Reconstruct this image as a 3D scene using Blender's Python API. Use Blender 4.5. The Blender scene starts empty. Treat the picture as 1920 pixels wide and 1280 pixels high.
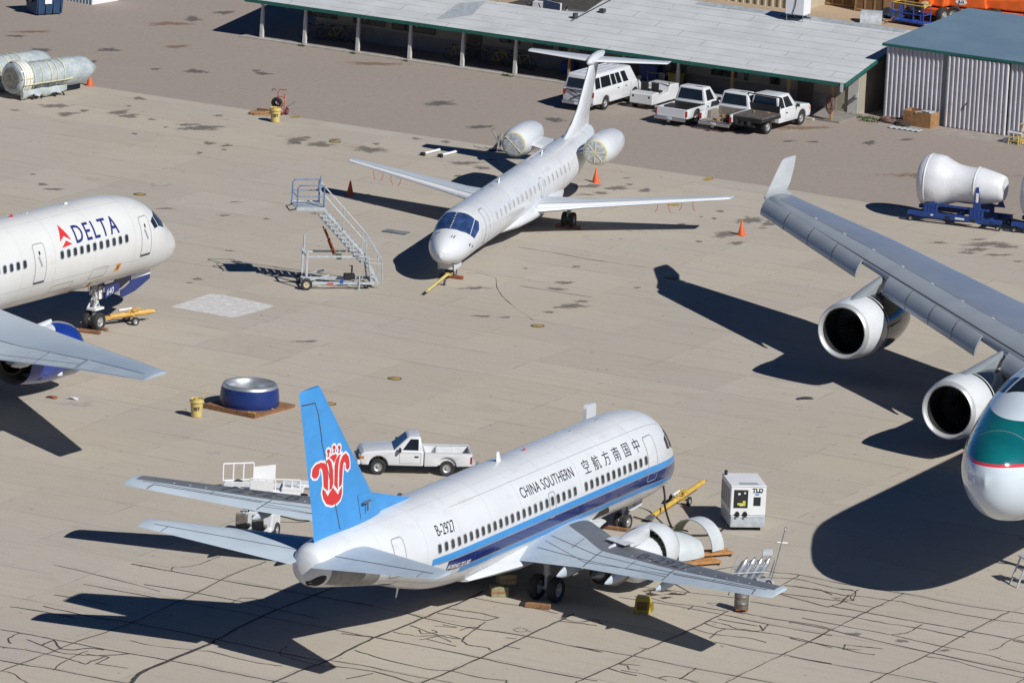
import bpy, bmesh, math, random
import numpy as np
from mathutils import Vector, Matrix
random.seed(7); R_=math.radians
C=bpy.context.scene.collection
sc=bpy.context.scene
# ---------------- camera model (solved from the photograph) ----------------
CZ=67.7429; PIT=-0.2205; ROL=0.0486; FPX=12446.6
_f=Vector((0,math.cos(PIT),math.sin(PIT))); _r0=Vector((1,0,0)); _u0=_r0.cross(_f)
_r=math.cos(ROL)*_r0+math.sin(ROL)*_u0; _u=-math.sin(ROL)*_r0+math.cos(ROL)*_u0
def G(px,py,z=0.0):
    """world point at height z seen at a pixel of the 1920x1280 survey photograph"""
    d=_f*FPX+_r*(px-960)-_u*(py-640)
    t=(z-CZ)/d.z
    return Vector((d.x*t,d.y*t,z))
AZ=R_(-46.7); EL=R_(39.44)
# ---------------- materials ----------------
class X:
    def __init__(s,t,k): s.t=t; s.k=k
    def _m(s,op,*a):
        n=s.t.nodes.new('ShaderNodeMath'); n.operation=op
        for i,v in enumerate((s,)+a):
            if isinstance(v,X): s.t.links.new(v.k,n.inputs[i])
            else: n.inputs[i].default_value=v
        return X(s.t,n.outputs[0])
    def __add__(s,o): return s._m('ADD',o)
    def __sub__(s,o): return s._m('SUBTRACT',o)
    def __mul__(s,o): return s._m('MULTIPLY',o)
    def __truediv__(s,o): return s._m('DIVIDE',o)
    def lt(s,o): return s._m('LESS_THAN',o)
    def gt(s,o): return s._m('GREATER_THAN',o)
    def fract(s): return s._m('FRACT')
    def abs(s): return s._m('ABSOLUTE')
    def floor(s): return s._m('FLOOR')
    def sin(s): return s._m('SINE')
    def min(s,o): return s._m('MINIMUM',o)
    def max(s,o): return s._m('MAXIMUM',o)
    def smooth(s,a,b):
        n=s.t.nodes.new('ShaderNodeMapRange'); n.interpolation_type='SMOOTHSTEP'
        s.t.links.new(s.k,n.inputs[0]); n.inputs[1].default_value=a; n.inputs[2].default_value=b
        return X(s.t,n.outputs[0])
class Mat:
    def __init__(s,name):
        s.m=bpy.data.materials.new(name); s.m.use_nodes=True; s.t=s.m.node_tree
        s.b=s.t.nodes['Principled BSDF']; s.out=s.t.nodes['Material Output']
        tc=s.t.nodes.new('ShaderNodeTexCoord'); s.obj=tc.outputs['Object']
    def xyz(s):
        n=s.t.nodes.new('ShaderNodeSeparateXYZ'); s.t.links.new(s.obj,n.inputs[0])
        return [X(s.t,o) for o in n.outputs]
    def scaled(s,sx,sy,sz):
        n=s.t.nodes.new('ShaderNodeMapping'); n.inputs['Scale'].default_value=(sx,sy,sz)
        s.t.links.new(s.obj,n.inputs[0]); return n.outputs[0]
    def noise(s,scale,detail=4,rough=.55,vec=None):
        n=s.t.nodes.new('ShaderNodeTexNoise'); n.inputs['Scale'].default_value=scale
        n.inputs['Detail'].default_value=detail; n.inputs['Roughness'].default_value=rough
        s.t.links.new(vec or s.obj,n.inputs['Vector']); return X(s.t,n.outputs['Fac'])
    def voro(s,scale,vec=None,feature='F1'):
        n=s.t.nodes.new('ShaderNodeTexVoronoi'); n.inputs['Scale'].default_value=scale; n.feature=feature
        s.t.links.new(vec or s.obj,n.inputs['Vector']); return X(s.t,n.outputs['Distance'])
    def col(s,c):
        n=s.t.nodes.new('ShaderNodeRGB'); n.outputs[0].default_value=(*c,1); return n.outputs[0]
    def mix(s,f,a,b):
        n=s.t.nodes.new('ShaderNodeMix'); n.data_type='RGBA'
        if isinstance(f,X): s.t.links.new(f.k,n.inputs[0])
        else: n.inputs[0].default_value=f
        for v,i in ((a,6),(b,7)):
            if isinstance(v,tuple): n.inputs[i].default_value=(*v,1)
            else: s.t.links.new(v,n.inputs[i])
        return n.outputs[2]
    def base(s,c):
        if isinstance(c,tuple): s.b.inputs['Base Color'].default_value=(*c,1)
        else: s.t.links.new(c,s.b.inputs['Base Color'])
    def set(s,**k):
        for a,v in k.items():
            i=s.b.inputs[{'rough':'Roughness','metal':'Metallic','coat':'Coat Weight','spec':'Specular IOR Level','alpha':'Alpha','coatr':'Coat Roughness'}[a]]
            if isinstance(v,X): s.t.links.new(v.k,i)
            else: i.default_value=v
        return s
    def bump(s,h,strength=.3,dist=.02):
        n=s.t.nodes.new('ShaderNodeBump'); n.inputs['Strength'].default_value=strength; n.inputs['Distance'].default_value=dist
        s.t.links.new(h.k,n.inputs['Height']); s.t.links.new(n.outputs[0],s.b.inputs['Normal'])
def paint(name,c,rough=.4,metal=0.,var=.12,scale=1.3,coat=0.,dirt=None,dk=.0,bump=0):
    """painted / solid surface with uneven tone; dirt = colour of streaky grime"""
    m=Mat(name); n=m.noise(scale,5)
    d=tuple(x*(1-var) for x in c)
    k=m.mix(n.smooth(.3,.7),d,c)
    if dirt:
        n2=m.noise(scale*2.7,6,.65,m.scaled(.5,.5,1.6))
        k=m.mix(n2.smooth(.52,.8)*dk,k,dirt)
    m.base(k); m.set(rough=n.smooth(.2,.8)*.12+rough,metal=metal,coat=coat)
    if bump: m.bump(m.noise(scale*8,5),.4,bump)
    return m.m
# ---------------- mesh building ----------------
class MB:
    def __init__(s): s.v=[]; s.f=[]
    def add(s,v,f):
        o=len(s.v); s.v+= [tuple(p) for p in v]; s.f+=[tuple(i+o for i in q) for q in f]; return s
    def box(s,c,d,rz=0,M=None):
        x,y,z=[k/2 for k in d]; P=[Vector((a*x,b*y,e*z)) for e in(-1,1) for b in(-1,1) for a in(-1,1)]
        if rz: r=Matrix.Rotation(rz,3,'Z'); P=[r@p for p in P]
        if M is not None: P=[M@p for p in P]
        c=Vector(c); P=[p+c for p in P]
        return s.add(P,[(0,2,3,1),(4,5,7,6),(0,1,5,4),(2,6,7,3),(0,4,6,2),(1,3,7,5)])
    def bx(s,a,b):  # box from min/max corners
        return s.box([(p+q)/2 for p,q in zip(a,b)],[abs(q-p) for p,q in zip(a,b)])
    def ring(s,p,ax,r,n=10,up=None):
        ax=Vector(ax).normalized(); u=ax.orthogonal().normalized() if up is None else Vector(up)
        w=ax.cross(u).normalized(); u=w.cross(ax)
        return [Vector(p)+r*(math.cos(t*2*math.pi/n)*u+math.sin(t*2*math.pi/n)*w) for t in range(n)]
    def loft(s,rings,cap=(True,True),closed=True):
        n=len(rings[0]); v=[p for r in rings for p in r]; f=[]
        for i in range(len(rings)-1):
            for j in range(n if closed else n-1):
                a=i*n+j; b=i*n+(j+1)%n; f.append((a,b,b+n,a+n))
        if cap[0]: f.append(tuple(range(n))[::-1])
        if cap[1]: f.append(tuple((len(rings)-1)*n+j for j in range(n)))
        return s.add(v,f)
    def tube(s,p,q,r,n=8,r2=None):
        p,q=Vector(p),Vector(q); ax=(q-p); u=ax.normalized().orthogonal()
        return s.loft([s.ring(p,ax,r,n,u),s.ring(q,ax,r if r2 is None else r2,n,u)])
    def path(s,pts,r,n=6):
        pts=[Vector(p) for p in pts]; rs=[]; u=None
        for i,p in enumerate(pts):
            a=(pts[min(i+1,len(pts)-1)]-pts[max(i-1,0)]).normalized()
            if u is None: u=a.orthogonal().normalized()
            u=(u-a*u.dot(a)).normalized(); rs.append(s.ring(p,a,r,n,u))
        return s.loft(rs)
    def lathe(s,prof,o=(0,0,0),ax=(0,0,1),n=24,cap=(False,False)):
        """prof: (radius, along-axis)"""
        ax=Vector(ax).normalized(); u=ax.orthogonal().normalized()
        return s.loft([s.ring(Vector(o)+ax*h,ax,max(r,1e-4),n,u) for r,h in prof],cap)
    def prism(s,poly,axis,a,b):
        """poly 2D extruded along axis ('x','y','z') from a to b"""
        def P(p,t):
            return {'y':(p[0],t,p[1]),'x':(t,p[0],p[1]),'z':(p[0],p[1],t)}[axis]
        return s.loft([[P(p,a) for p in poly],[P(p,b) for p in poly]])
    def build(s,name,mat,parent=None,smooth=35,bevel=0,seg=2,recalc=True,tri=False):
        me=bpy.data.meshes.new(name); bm=bmesh.new()
        vs=[bm.verts.new(p) for p in s.v]
        for q in s.f:
            try: bm.faces.new([vs[i] for i in q])
            except ValueError: pass
        if recalc: bmesh.ops.recalc_face_normals(bm,faces=bm.faces)
        if bevel:
            es=[e for e in bm.edges if len(e.link_faces)==2 and e.calc_face_angle(0)>R_(30)]
            bmesh.ops.bevel(bm,geom=es,offset=bevel,segments=seg,affect='EDGES',profile=.5,clamp_overlap=True)
        if tri: bmesh.ops.triangulate(bm,faces=bm.faces)
        bm.to_mesh(me); bm.free()
        if smooth:
            me.shade_smooth()
            if smooth<180: me.set_sharp_from_angle(angle=R_(smooth))
        if mat: me.materials.append(mat)
        o=bpy.data.objects.new(name,me); C.objects.link(o)
        if parent: o.parent=parent
        return o
def tag(o,label,cat,group=None):
    o['label']=label; o['category']=cat
    if group: o['group']=group
    return o
def struct(o): o['kind']='structure'; return o
def thing(name,label,cat,loc=(0,0,0),rz=0,group=None):
    o=bpy.data.objects.new(name,None); C.objects.link(o); o.location=loc; o.rotation_euler=(0,0,rz); o.empty_display_size=.3
    return tag(o,label,cat,group)
def copy_tree(o,parent=None):
    kids=list(o.children); c=o.copy(); C.objects.link(c)
    if parent: c.parent=parent
    for k in kids: copy_tree(k,c)
    return c
def dup(root,label,loc,rz=0,group=None):
    c=copy_tree(root); c.location=loc; c.rotation_euler=(0,0,rz); c['label']=label
    if group: c['group']=group
    return c
# ---------------- curves / 2D patches ----------------
def pchip(xs,ys):
    xs=np.array(xs,float); ys=np.array(ys,float); h=np.diff(xs); d=np.diff(ys)/h; m=np.zeros(len(xs))
    m[0],m[-1]=d[0],d[-1]
    for i in range(1,len(xs)-1):
        if d[i-1]*d[i]>0:
            w1,w2=2*h[i]+h[i-1],h[i]+2*h[i-1]; m[i]=(w1+w2)/(w1/d[i-1]+w2/d[i])
    def f(x):
        x=min(max(x,xs[0]),xs[-1]); i=int(min(max(np.searchsorted(xs,x)-1,0),len(xs)-2)); t=(x-xs[i])/h[i]
        return float((1+2*t)*(1-t)**2*ys[i]+t*(1-t)**2*h[i]*m[i]+t*t*(3-2*t)*ys[i+1]+t*t*(t-1)*h[i]*m[i+1])
    return f
def bm_polys(polys):
    bm=bmesh.new()
    for p in polys:
        vs=[bm.verts.new((a,b,0)) for a,b in p]; bm.faces.new(vs)
    return bm
def bm_strip(line,w,closed=False):
    """ribbon of width w along a 2D polyline"""
    bm=bmesh.new(); P=[Vector(p) for p in line]; n=len(P); L=[]
    for i in range(n):
        a=P[(i-1)%n] if closed or i>0 else P[i]; b=P[(i+1)%n] if closed or i<n-1 else P[i]
        d1=(P[i]-a); d2=(b-P[i])
        d1=d1.normalized() if d1.length>1e-9 else d2.normalized(); d2=d2.normalized() if d2.length>1e-9 else d1
        t=(d1+d2); t=t.normalized() if t.length>1e-6 else d1
        nn=Vector((-t.y,t.x)); k=w/2/max(.4,abs(nn.dot(Vector((-d1.y,d1.x)))))
        L.append((bm.verts.new((*(P[i]+nn*k),0)),bm.verts.new((*(P[i]-nn*k),0))))
    for i in range(n if closed else n-1):
        a=L[i]; b=L[(i+1)%n]; bm.faces.new((a[0],a[1],b[1],b[0]))
    return bm
def rrect(cx,cy,w,h,r,n=4):
    P=[]
    for sx,sy,a0 in ((1,1,0),(-1,1,90),(-1,-1,180),(1,-1,270)):
        for i in range(n+1):
            a=R_(a0+90*i/n); P.append((cx+sx*(w/2-r)+r*math.cos(a),cy+sy*(h/2-r)+r*math.sin(a)))
    return P
def bm_text(body,size,align='LEFT',shear=0,sx=1.0,spacing=1.0,bold=0):
    cu=bpy.data.curves.new('t','FONT'); cu.body=body; cu.size=size; cu.align_x=align; cu.shear=shear; cu.space_character=spacing
    cu.fill_mode='BOTH'; cu.resolution_u=3; cu.offset=bold
    ob=bpy.data.objects.new('t',cu); C.objects.link(ob)
    dg=bpy.context.evaluated_depsgraph_get(); dg.update()
    me=bpy.data.meshes.new_from_object(ob.evaluated_get(dg)); bm=bmesh.new(); bm.from_mesh(me)
    bpy.data.objects.remove(ob); bpy.data.curves.remove(cu); bpy.data.meshes.remove(me)
    for v in bm.verts: v.co.x*=sx
    return bm
def wrap(bm,f,name,mat,parent,da=0,db=0,smooth=60,th=0):
    """cut a flat patch on a grid and map it on a surface with f(a,b)->point"""
    for ax,st in ((0,da),(1,db)):
        if not st: continue
        lo=min(v.co[ax] for v in bm.verts); hi=max(v.co[ax] for v in bm.verts); k=math.floor(lo/st)+1
        while k*st<hi-1e-6:
            co=[0,0,0]; co[ax]=k*st+1e-5; no=[0,0,0]; no[ax]=1
            bmesh.ops.bisect_plane(bm,geom=bm.verts[:]+bm.edges[:]+bm.faces[:],plane_co=co,plane_no=no,dist=1e-6); k+=1
    bmesh.ops.triangulate(bm,faces=[q for q in bm.faces if len(q.verts)>4])
    bm.verts.index_update(); m=MB()
    m.v=[tuple(f(v.co.x,v.co.y)) for v in bm.verts]; m.f=[tuple(v.index for v in q.verts) for q in bm.faces]; bm.free()
    return m.build(name,mat,parent,smooth=smooth,recalc=False)
class Fus:
    """fuselage: rows (station aft of nose, z bottom, z top, half width, z of widest)"""
    def __init__(s,rows):
        S=[r[0] for r in rows]; s.len=S[-1]; s.s0=S[0]
        s.zb,s.zt,s.w,s.zc=[pchip(S,[r[i] for r in rows]) for i in (1,2,3,4)]
    def raw(s,st,th):
        w,zb,zt,zc=s.w(st),s.zb(st),s.zt(st),s.zc(st); c=math.cos(th)
        return Vector((-st,-w*math.sin(th),zc+(zt-zc if c>=0 else zc-zb)*c))
    def pt(s,st,th,off=0.):
        st=min(max(st,s.s0+.002),s.len-.002); p=s.raw(st,th)
        if off:
            e=.01; a=s.raw(st+e,th)-s.raw(st-e if st>s.s0+e else st,th); b=s.raw(st,th+e)-s.raw(st,th-e)
            n=a.cross(b)
            if n.length>1e-9:
                n.normalize()
                if n.y*(-math.sin(th))+n.z*math.cos(th)<0: n=-n
                p=p+n*off
        return p
    def th(s,st,z,side=1):
        zc=s.zc(st); h=(s.zt(st)-zc) if z>zc else (zc-s.zb(st))
        return side*math.acos(max(-1,min(1,(z-zc)/h)))
    def sz(s,side=1,off=.006):
        return lambda a,b: s.pt(a,s.th(a,b,side),off)      # a = station, b = height
    def flat(s,s0,z0,side=1,off=.008):
        R=(s.zt(s0)-s.zb(s0)+2*s.w(s0))/4; t0=s.th(s0,z0,1)
        return lambda a,b: s.pt(s0-a if side>0 else s0+a,side*(t0-b/R),off)   # a = reading direction, b = up the skin
    def mesh(s,n=64,ns=90):
        L=s.len-s.s0; st=[s.s0+L*(0.5-0.5*math.cos(math.pi*i/ns)) for i in range(ns+1)]
        m=MB(); m.loft([[s.raw(max(x,s.s0+.002),2*math.pi*j/n) for j in range(n)] for x in st]); return m
class Foil:
    """lifting surface: rows (span, station of leading edge, height of leading edge, chord, thickness ratio, drop of trailing edge)"""
    def __init__(s,rows,side=-1,vert=False):
        Y=[r[0] for r in rows]; s.rows=rows; s.side=side; s.vert=vert; s.y0,s.y1=Y[0],Y[-1]
        s.g=[(lambda i: (lambda y: float(np.interp(y,Y,[r[i] for r in rows]))))(i) for i in range(1,6)]
    def pt(s,y,c,off=0.,up=1):
        sl,zl,ch,tc,dr=[g(y) for g in s.g]; c=max(c,0)
        t=5*tc*(.2969*math.sqrt(c)-.126*c-.3516*c*c+.2843*c**3-.1036*c**4)*ch
        if s.vert: return Vector((-(sl+c*ch),-up*(t+off),y))
        cam=.02*ch*4*c*(1-c)
        return Vector((-(sl+c*ch),s.side*y,zl-dr*c*c+cam+up*(t*(1.15 if up>0 else .85)+off)))
    def mesh(s,n=14,extra=()):
        ys=sorted(set([r[0] for r in s.rows]+[s.y0+(s.y1-s.y0)*i/12 for i in range(13)]+list(extra)))
        cs=[.5-.5*math.cos(math.pi*i/n) for i in range(n+1)]
        rings=[[s.pt(y,c,0,1) for c in cs]+[s.pt(y,c,-.004 if 0<i<n else 0,-1) for i,c in list(enumerate(cs))[-2:0:-1]] for y in ys]
        # rounded tip
        y=s.y1; ctr=sum(rings[-1],Vector())/len(rings[-1]); ex=Vector((0,0,.06)) if s.vert else Vector((0,s.side*.06,0))
        rings.append([ctr+(p-ctr)*.86+ex for p in rings[-1]])
        m=MB(); m.loft(rings); return m
    def on(s,off=.006,up=1): return lambda a,b: s.pt(a,b,off,up)      # a = span, b = chord fraction
def wheel(parent,loc,r,w,mt,mr,axis=(0,1,0),name='wheel',rr=.56):
    m=MB(); h=w/2; ax=Vector(axis)
    m.lathe([(r*rr,-h*.8),(r*.9,-h),(r*.985,-h*.75),(r,-h*.3),(r,h*.3),(r*.985,h*.75),(r*.9,h),(r*rr,h*.8),(r*rr,-h*.8)],loc,ax,26)
    t=m.build(name,mt,parent,smooth=40)
    k=MB(); k.lathe([(r*rr,-h*.7),(r*rr*.85,-h*.5),(r*rr*.45,-h*.35),(r*.16,-h*.8),(.001,-h*.85)],loc,ax,20)
    k.lathe([(r*rr,h*.7),(r*rr*.85,h*.5),(r*rr*.45,h*.35),(r*.16,h*.8),(.001,h*.85)],loc,ax,20)
    k.build('rim',mr,t,smooth=40); return t
# ---------------- render, sky, sun, camera ----------------
sc.view_settings.view_transform='Standard'; sc.view_settings.look='None'; sc.view_settings.gamma=1
sc.view_settings.exposure=0.0; sc.view_settings.use_curve_mapping=False
sc.cycles.max_bounces=6
w=bpy.data.worlds.new('World'); sc.world=w; w.use_nodes=True
bg=w.node_tree.nodes['Background']; sky=w.node_tree.nodes.new('ShaderNodeTexSky'); sky.sky_type='NISHITA'; sky.sun_disc=False
sky.sun_elevation=EL; sky.sun_rotation=math.pi/2-AZ; sky.altitude=3000; sky.air_density=.55; sky.dust_density=0; sky.ozone_density=4.0
tn=w.node_tree.nodes.new('ShaderNodeMix'); tn.data_type='RGBA'; tn.blend_type='MULTIPLY'; tn.inputs[0].default_value=1; tn.inputs[7].default_value=(.62,1.03,1.36,1)
w.node_tree.links.new(sky.outputs[0],tn.inputs[6]); w.node_tree.links.new(tn.outputs[2],bg.inputs[0]); bg.inputs[1].default_value=.05
sl=bpy.data.lights.new('sun','SUN'); sl.energy=5.0; sl.angle=R_(.5); sl.color=(1,.985,.955)
so=bpy.data.objects.new('sun',sl); C.objects.link(so)
sv=Vector((math.cos(EL)*math.cos(AZ),math.cos(EL)*math.sin(AZ),math.sin(EL)))
so.rotation_euler=sv.to_track_quat('Z','Y').to_euler(); so.location=sv*200
cd=bpy.data.cameras.new('camera'); cd.lens=FPX/1920*36; cd.sensor_width=36; cd.sensor_fit='HORIZONTAL'; cd.clip_start=1; cd.clip_end=4000
co=bpy.data.objects.new('camera',cd); C.objects.link(co)
co.matrix_world=Matrix(((_r.x,_u.x,-_f.x,0),(_r.y,_u.y,-_f.y,0),(_r.z,_u.z,-_f.z,CZ),(0,0,0,1)))
sc.camera=co
# ---------------- common materials ----------------
M={}
M['white']=paint('aircraft_white',(.62,.64,.66),.22,var=.06,scale=.5,coat=.3,dirt=(.47,.45,.40),dk=.55)
M['white_dirty']=paint('aircraft_white_dirty',(.60,.61,.62),.3,var=.10,scale=.8,dirt=(.36,.34,.30),dk=.6)
M['white_paint']=paint('white_paint',(.64,.65,.66),.35,var=.1,scale=1.2,dirt=(.4,.37,.32),dk=.5)
M['car_white']=paint('car_white',(.64,.65,.66),.25,var=.05,scale=1.0,coat=.5,dirt=(.42,.38,.33),dk=.4)
M['wing_grey']=paint('wing_grey',(.45,.52,.58),.35,var=.1,scale=.6,dirt=(.3,.31,.32),dk=.5)
M['wing_dark']=paint('wing_dark_grey',(.15,.16,.175),.38,var=.22,scale=.9,dirt=(.22,.22,.22),dk=.6)
M['metal']=paint('bare_metal',(.62,.63,.65),.22,1.0,var=.12,scale=3)
M['steel']=paint('dull_steel',(.38,.39,.40),.4,.8,var=.3,scale=5)
M['galv']=paint('galvanised_steel',(.52,.56,.58),.45,.3,var=.22,scale=4)
M['black']=paint('black_rubber',(.018,.018,.02),.7,var=.3,scale=8)
M['tyre']=paint('tyre_rubber',(.03,.03,.032),.75,var=.35,scale=6,dirt=(.10,.09,.08),dk=.7)
M['dark']=paint('dark_cavity',(.012,.012,.014),.6,var=.2)
M['glass']=paint('dark_glass',(.015,.019,.024),.06,var=.3,scale=2)
M['cabin_glass']=paint('cabin_window_glass',(.05,.055,.06),.12,var=.55,scale=1.9)
M['seam']=paint('seam_grey',(.30,.31,.32),.5,var=.2)
M['seam_dark']=paint('seam_dark',(.06,.06,.065),.6,var=.2)
M['yellow']=paint('equipment_yellow',(.62,.40,.07),.45,var=.2,scale=3,dirt=(.3,.2,.08),dk=.7)
M['pale_yellow']=paint('pale_yellow',(.60,.46,.16),.5,var=.15,scale=4,dirt=(.35,.26,.12),dk=.6)
M['orange']=paint('cone_orange',(.72,.12,.025),.5,var=.2,scale=4)
M['red']=paint('red_paint',(.55,.03,.025),.45,var=.25,scale=3)
M['wood']=paint('weathered_timber',(.30,.15,.07),.75,var=.4,scale=6,dirt=(.16,.1,.06),dk=.8)
M['ply']=paint('plywood',(.38,.22,.10),.7,var=.35,scale=5,dirt=(.2,.12,.06),dk=.6)
M['blue']=paint('equipment_blue',(.02,.06,.24),.35,var=.3,scale=3,dirt=(.10,.12,.18),dk=.4)
M['navy']=paint('airline_navy',(.012,.03,.155),.18,var=.18,scale=1.5,coat=.5)
M['lightblue']=paint('stripe_light_blue',(.05,.27,.62),.25,var=.1,scale=1.0)
M['tailblue']=paint('tail_sky_blue',(.055,.285,.64),.28,var=.12,scale=.9,dirt=(.05,.2,.42),dk=.6)
M['orange_m']=paint('lift_orange',(.75,.13,.02),.4,var=.25,scale=2,dirt=(.4,.1,.03),dk=.5)
M['text']=paint('lettering_dark',(.02,.02,.025),.4)
M['text_navy']=paint('lettering_navy',(.02,.03,.16),.3)
M['emblem_red']=paint('emblem_red',(.62,.035,.035),.3,var=.12)
M['pure_white']=paint('trim_white',(.72,.72,.72),.35,var=.05)
# ---------------- ground ----------------
GA=R_(-28.1); GO=Vector((-15.3,379.04,0))
def UV(u,v,z=0.): return Vector((GO.x+u*math.cos(GA)-v*math.sin(GA),GO.y+u*math.sin(GA)+v*math.cos(GA),z))
def sheet(name,mat,u0,v0,u1,v1,z,kind=True):
    m=MB(); m.add([(u0,v0,0),(u1,v0,0),(u1,v1,0),(u0,v1,0)],[(0,1,2,3)])
    o=m.build(name,mat,smooth=0); o.location=(GO.x,GO.y,z); o.rotation_euler=(0,0,GA); return struct(o)
m=Mat('apron_concrete'); x,y,z=m.xyz()
n1=m.noise(.06,6,.6); n2=m.noise(1.2,6,.65,m.scaled(.25,1.6,1)); n3=m.noise(9,4,.6); n4=m.noise(.35,5,.7)
k=m.mix(n1.smooth(.35,.65),(.468,.412,.332),(.448,.406,.346))
k=m.mix(n2.smooth(.45,.75)*.28,k,(.32,.268,.215))
k=m.mix(n4.smooth(.55,.75)*.30,k,(.49,.42,.34))
k=m.mix(n3.smooth(.42,.62)*.20,k,(.29,.25,.21))
wob=(m.noise(.8,3)-.5)*.10
def joint(c,sp,off,wd): 
    t=((c+wob)/sp+off).fract(); d=t.min((t*-1)+1.)*sp
    return (d*-1+wd).smooth(0,wd*.6)
gap=m.noise(.22,3); gap2=m.noise(.5,3)
J=joint(y,3.87,98.3/3.87,.035)*(gap.smooth(.40,.62)*.55+.10)
J2=joint(x,4.57,-(84.4/4.57)%1,.03)*gap2.smooth(.5,.62)*.55
k=m.mix(J.max(J2),k,(.10,.082,.066))
# slab to slab tone
sx=((x)/4.57+(-(84.4/4.57)%1)).floor(); sy=(y/3.87+98.3/3.87).floor(); h=((sx*12.9898+sy*78.233).sin()*43758.5).fract()
k=m.mix(h*.22,k,(.29,.25,.215)); n5=m.noise(.9,7,.75); k=m.mix(n5.smooth(.52,.78)*.22,k,(.27,.225,.185)); vs=m.voro(1.15); vn=m.noise(.6,2); k=m.mix(vs.lt(.085)*vn.smooth(.42,.6)*.55,k,(.13,.11,.095)); n6=m.noise(.16,6,.7,m.scaled(1,1.6,1)); k=m.mix(n6.smooth(.56,.72)*.30,k,(.31,.24,.18))
m.base(k); m.set(rough=.85,spec=.2); m.bump(n3,.25,.01)
ground=sheet('apron',m.m,-700,-700,900,900,0)
m=Mat('asphalt'); n1=m.noise(.12,5,.6); n2=m.noise(4.5,5,.8); n3=m.noise(1.0,6,.6,m.scaled(.2,1.2,1))
x,y,z=m.xyz()
k=m.mix(n1.smooth(.3,.7),(.238,.220,.208),(.270,.248,.232))
k=m.mix(n2.smooth(.40,.60)*.6,k,(.135,.125,.118)); n7=m.noise(.35,6,.7,m.scaled(.3,1.6,1)); k=m.mix(n7.smooth(.5,.75)*.4,k,(.21,.19,.18)); k=m.mix(n3.smooth(.5,.8)*.4,k,(.42,.345,.265))
k=m.mix((y+n1*14).smooth(-9,6)*.75,k,(.35,.29,.245)); k=m.mix(m.noise(3.2,5,.8).smooth(.45,.65)*.25,k,(.20,.17,.15))
m.base(k); m.set(rough=.9,spec=.15); m.bump(n2,.4,.01)
road=MB(); e=[G(-200,96),G(175,162),G(720,244),G(1152,307),G(1440,349),G(1630,380),G(1985,437)]
road.add([(p.x,p.y,0) for p in e]+[(e[-1].x+90,e[-1].y-48,0)]+[(p.x+300,p.y+160,0) for p in [UV(60,200)]]+[(UV(-200,300).x,UV(-200,300).y,0),(e[0].x-100,e[0].y+53,0)],[tuple(range(10))])
# road as its own sheet in the apron frame
r=road.build('asphalt_road',m.m,smooth=0,tri=True); r.location=(0,0,.004); struct(r)
m=Mat('dirt'); n1=m.noise(.2,6,.6); n2=m.noise(5,5,.7)
k=m.mix(n1.smooth(.3,.7),(.46,.345,.24),(.38,.29,.205)); k=m.mix(n2.smooth(.4,.8)*.5,k,(.22,.17,.12)); m.base(k); m.set(rough=.95,spec=.1)
dirt=sheet('dirt_ground',m.m,-4,9.0,140,200,.008)
# pale patch, hard standing before the metal shed
M['slab']=paint('pale_slab',(.34,.30,.26),.9,var=.25,scale=1.5,dirt=(.22,.19,.16),dk=.5)
def flat(name,pts,z,mat):
    m=MB(); m.add([(p[0],p[1],0) for p in pts],[tuple(range(len(pts)))]); o=m.build(name,mat,smooth=0,recalc=False,tri=True); o.location=(0,0,z)
    return o
struct(flat('shed_slab',[G(1630,233),G(1652,226),G(1930,262),G(1960,282)],.008,M['slab']))
m=Mat('chalk_patch'); n=m.noise(3,6,.7); m.base(m.mix(n.smooth(.4,.7),(.50,.475,.45),(.66,.655,.645))); m.set(rough=.9,alpha=m.noise(2.2,6,.7).smooth(.18,.42))
def patch(px,mat,name,z=.004): return struct(flat(name,[G(*p) for p in px],z,mat))
patch([(320,576),(330,572),(392,551),(420,553),(514,573),(505,578),(445,594),(430,595),(360,582)],m.m,'chalk_patch')
def blob(cx,cy,w,h,seed,n=30,jag=.34):
    rnd=random.Random(seed); ph=[rnd.uniform(0,6.28) for _ in range(6)]; P=[]
    for i in range(n):
        t=2*math.pi*i/n; r=.72+jag*(.5*math.sin(2*t+ph[0])+.35*math.sin(3*t+ph[1])+.3*math.sin(5*t+ph[2])+.22*math.sin(8*t+ph[3]))*.8+rnd.uniform(-.08,.08)
        r=max(r,.22); P.append((cx+w/2*r*math.cos(t),cy+h/2*r*math.sin(t)))
    return P
def stain_mat(name,c,a0):
    m=Mat(name); n=m.noise(2.2,7,.72); n2=m.noise(9,4,.7)
    at=m.t.nodes.new('ShaderNodeAttribute'); at.attribute_name='fade'; fd=X(m.t,at.outputs['Fac'])
    m.base(m.mix(n.smooth(.3,.7),tuple(q*.82 for q in c),c)); m.set(rough=.85,spec=.2,alpha=(fd+(n-.5)*1.5+(n2-.5)*.35).smooth(.05,.55)*a0); return m.m
M['oil']=stain_mat('oil_stain',(.215,.187,.165),.72); M['oil_road']=stain_mat('oil_stain_road',(.15,.138,.13),.75)
M['rust']=stain_mat('rust_stain',(.27,.16,.085),.5); M['oil_dark']=stain_mat('oil_stain_dark',(.07,.045,.03),.95); M['pale']=stain_mat('pale_stain',(.50,.47,.44),.8)
M['yellow_mark']=stain_mat('yellow_mark',(.46,.30,.05),.9)
ST=MB(); groups={}
def stain(mat,cx,cy,w,h): groups.setdefault(mat,[]).append((cx,cy,w,h))
for a in [(205,94,46,9),(365,134,52,8),(492,138,36,6),(480,133,20,4),(825,194,58,12),(78,94,44,8),(900,238,60,7),(1040,225,44,10),(175,116,16,5),(420,24,44,8),(362,36,40,10),(30,68,40,5),(290,130,24,4),(1480,265,30,4),(1630,268,36,7),(1525,266,26,4),(1700,262,30,5)]: stain('oil_road',*a)
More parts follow.
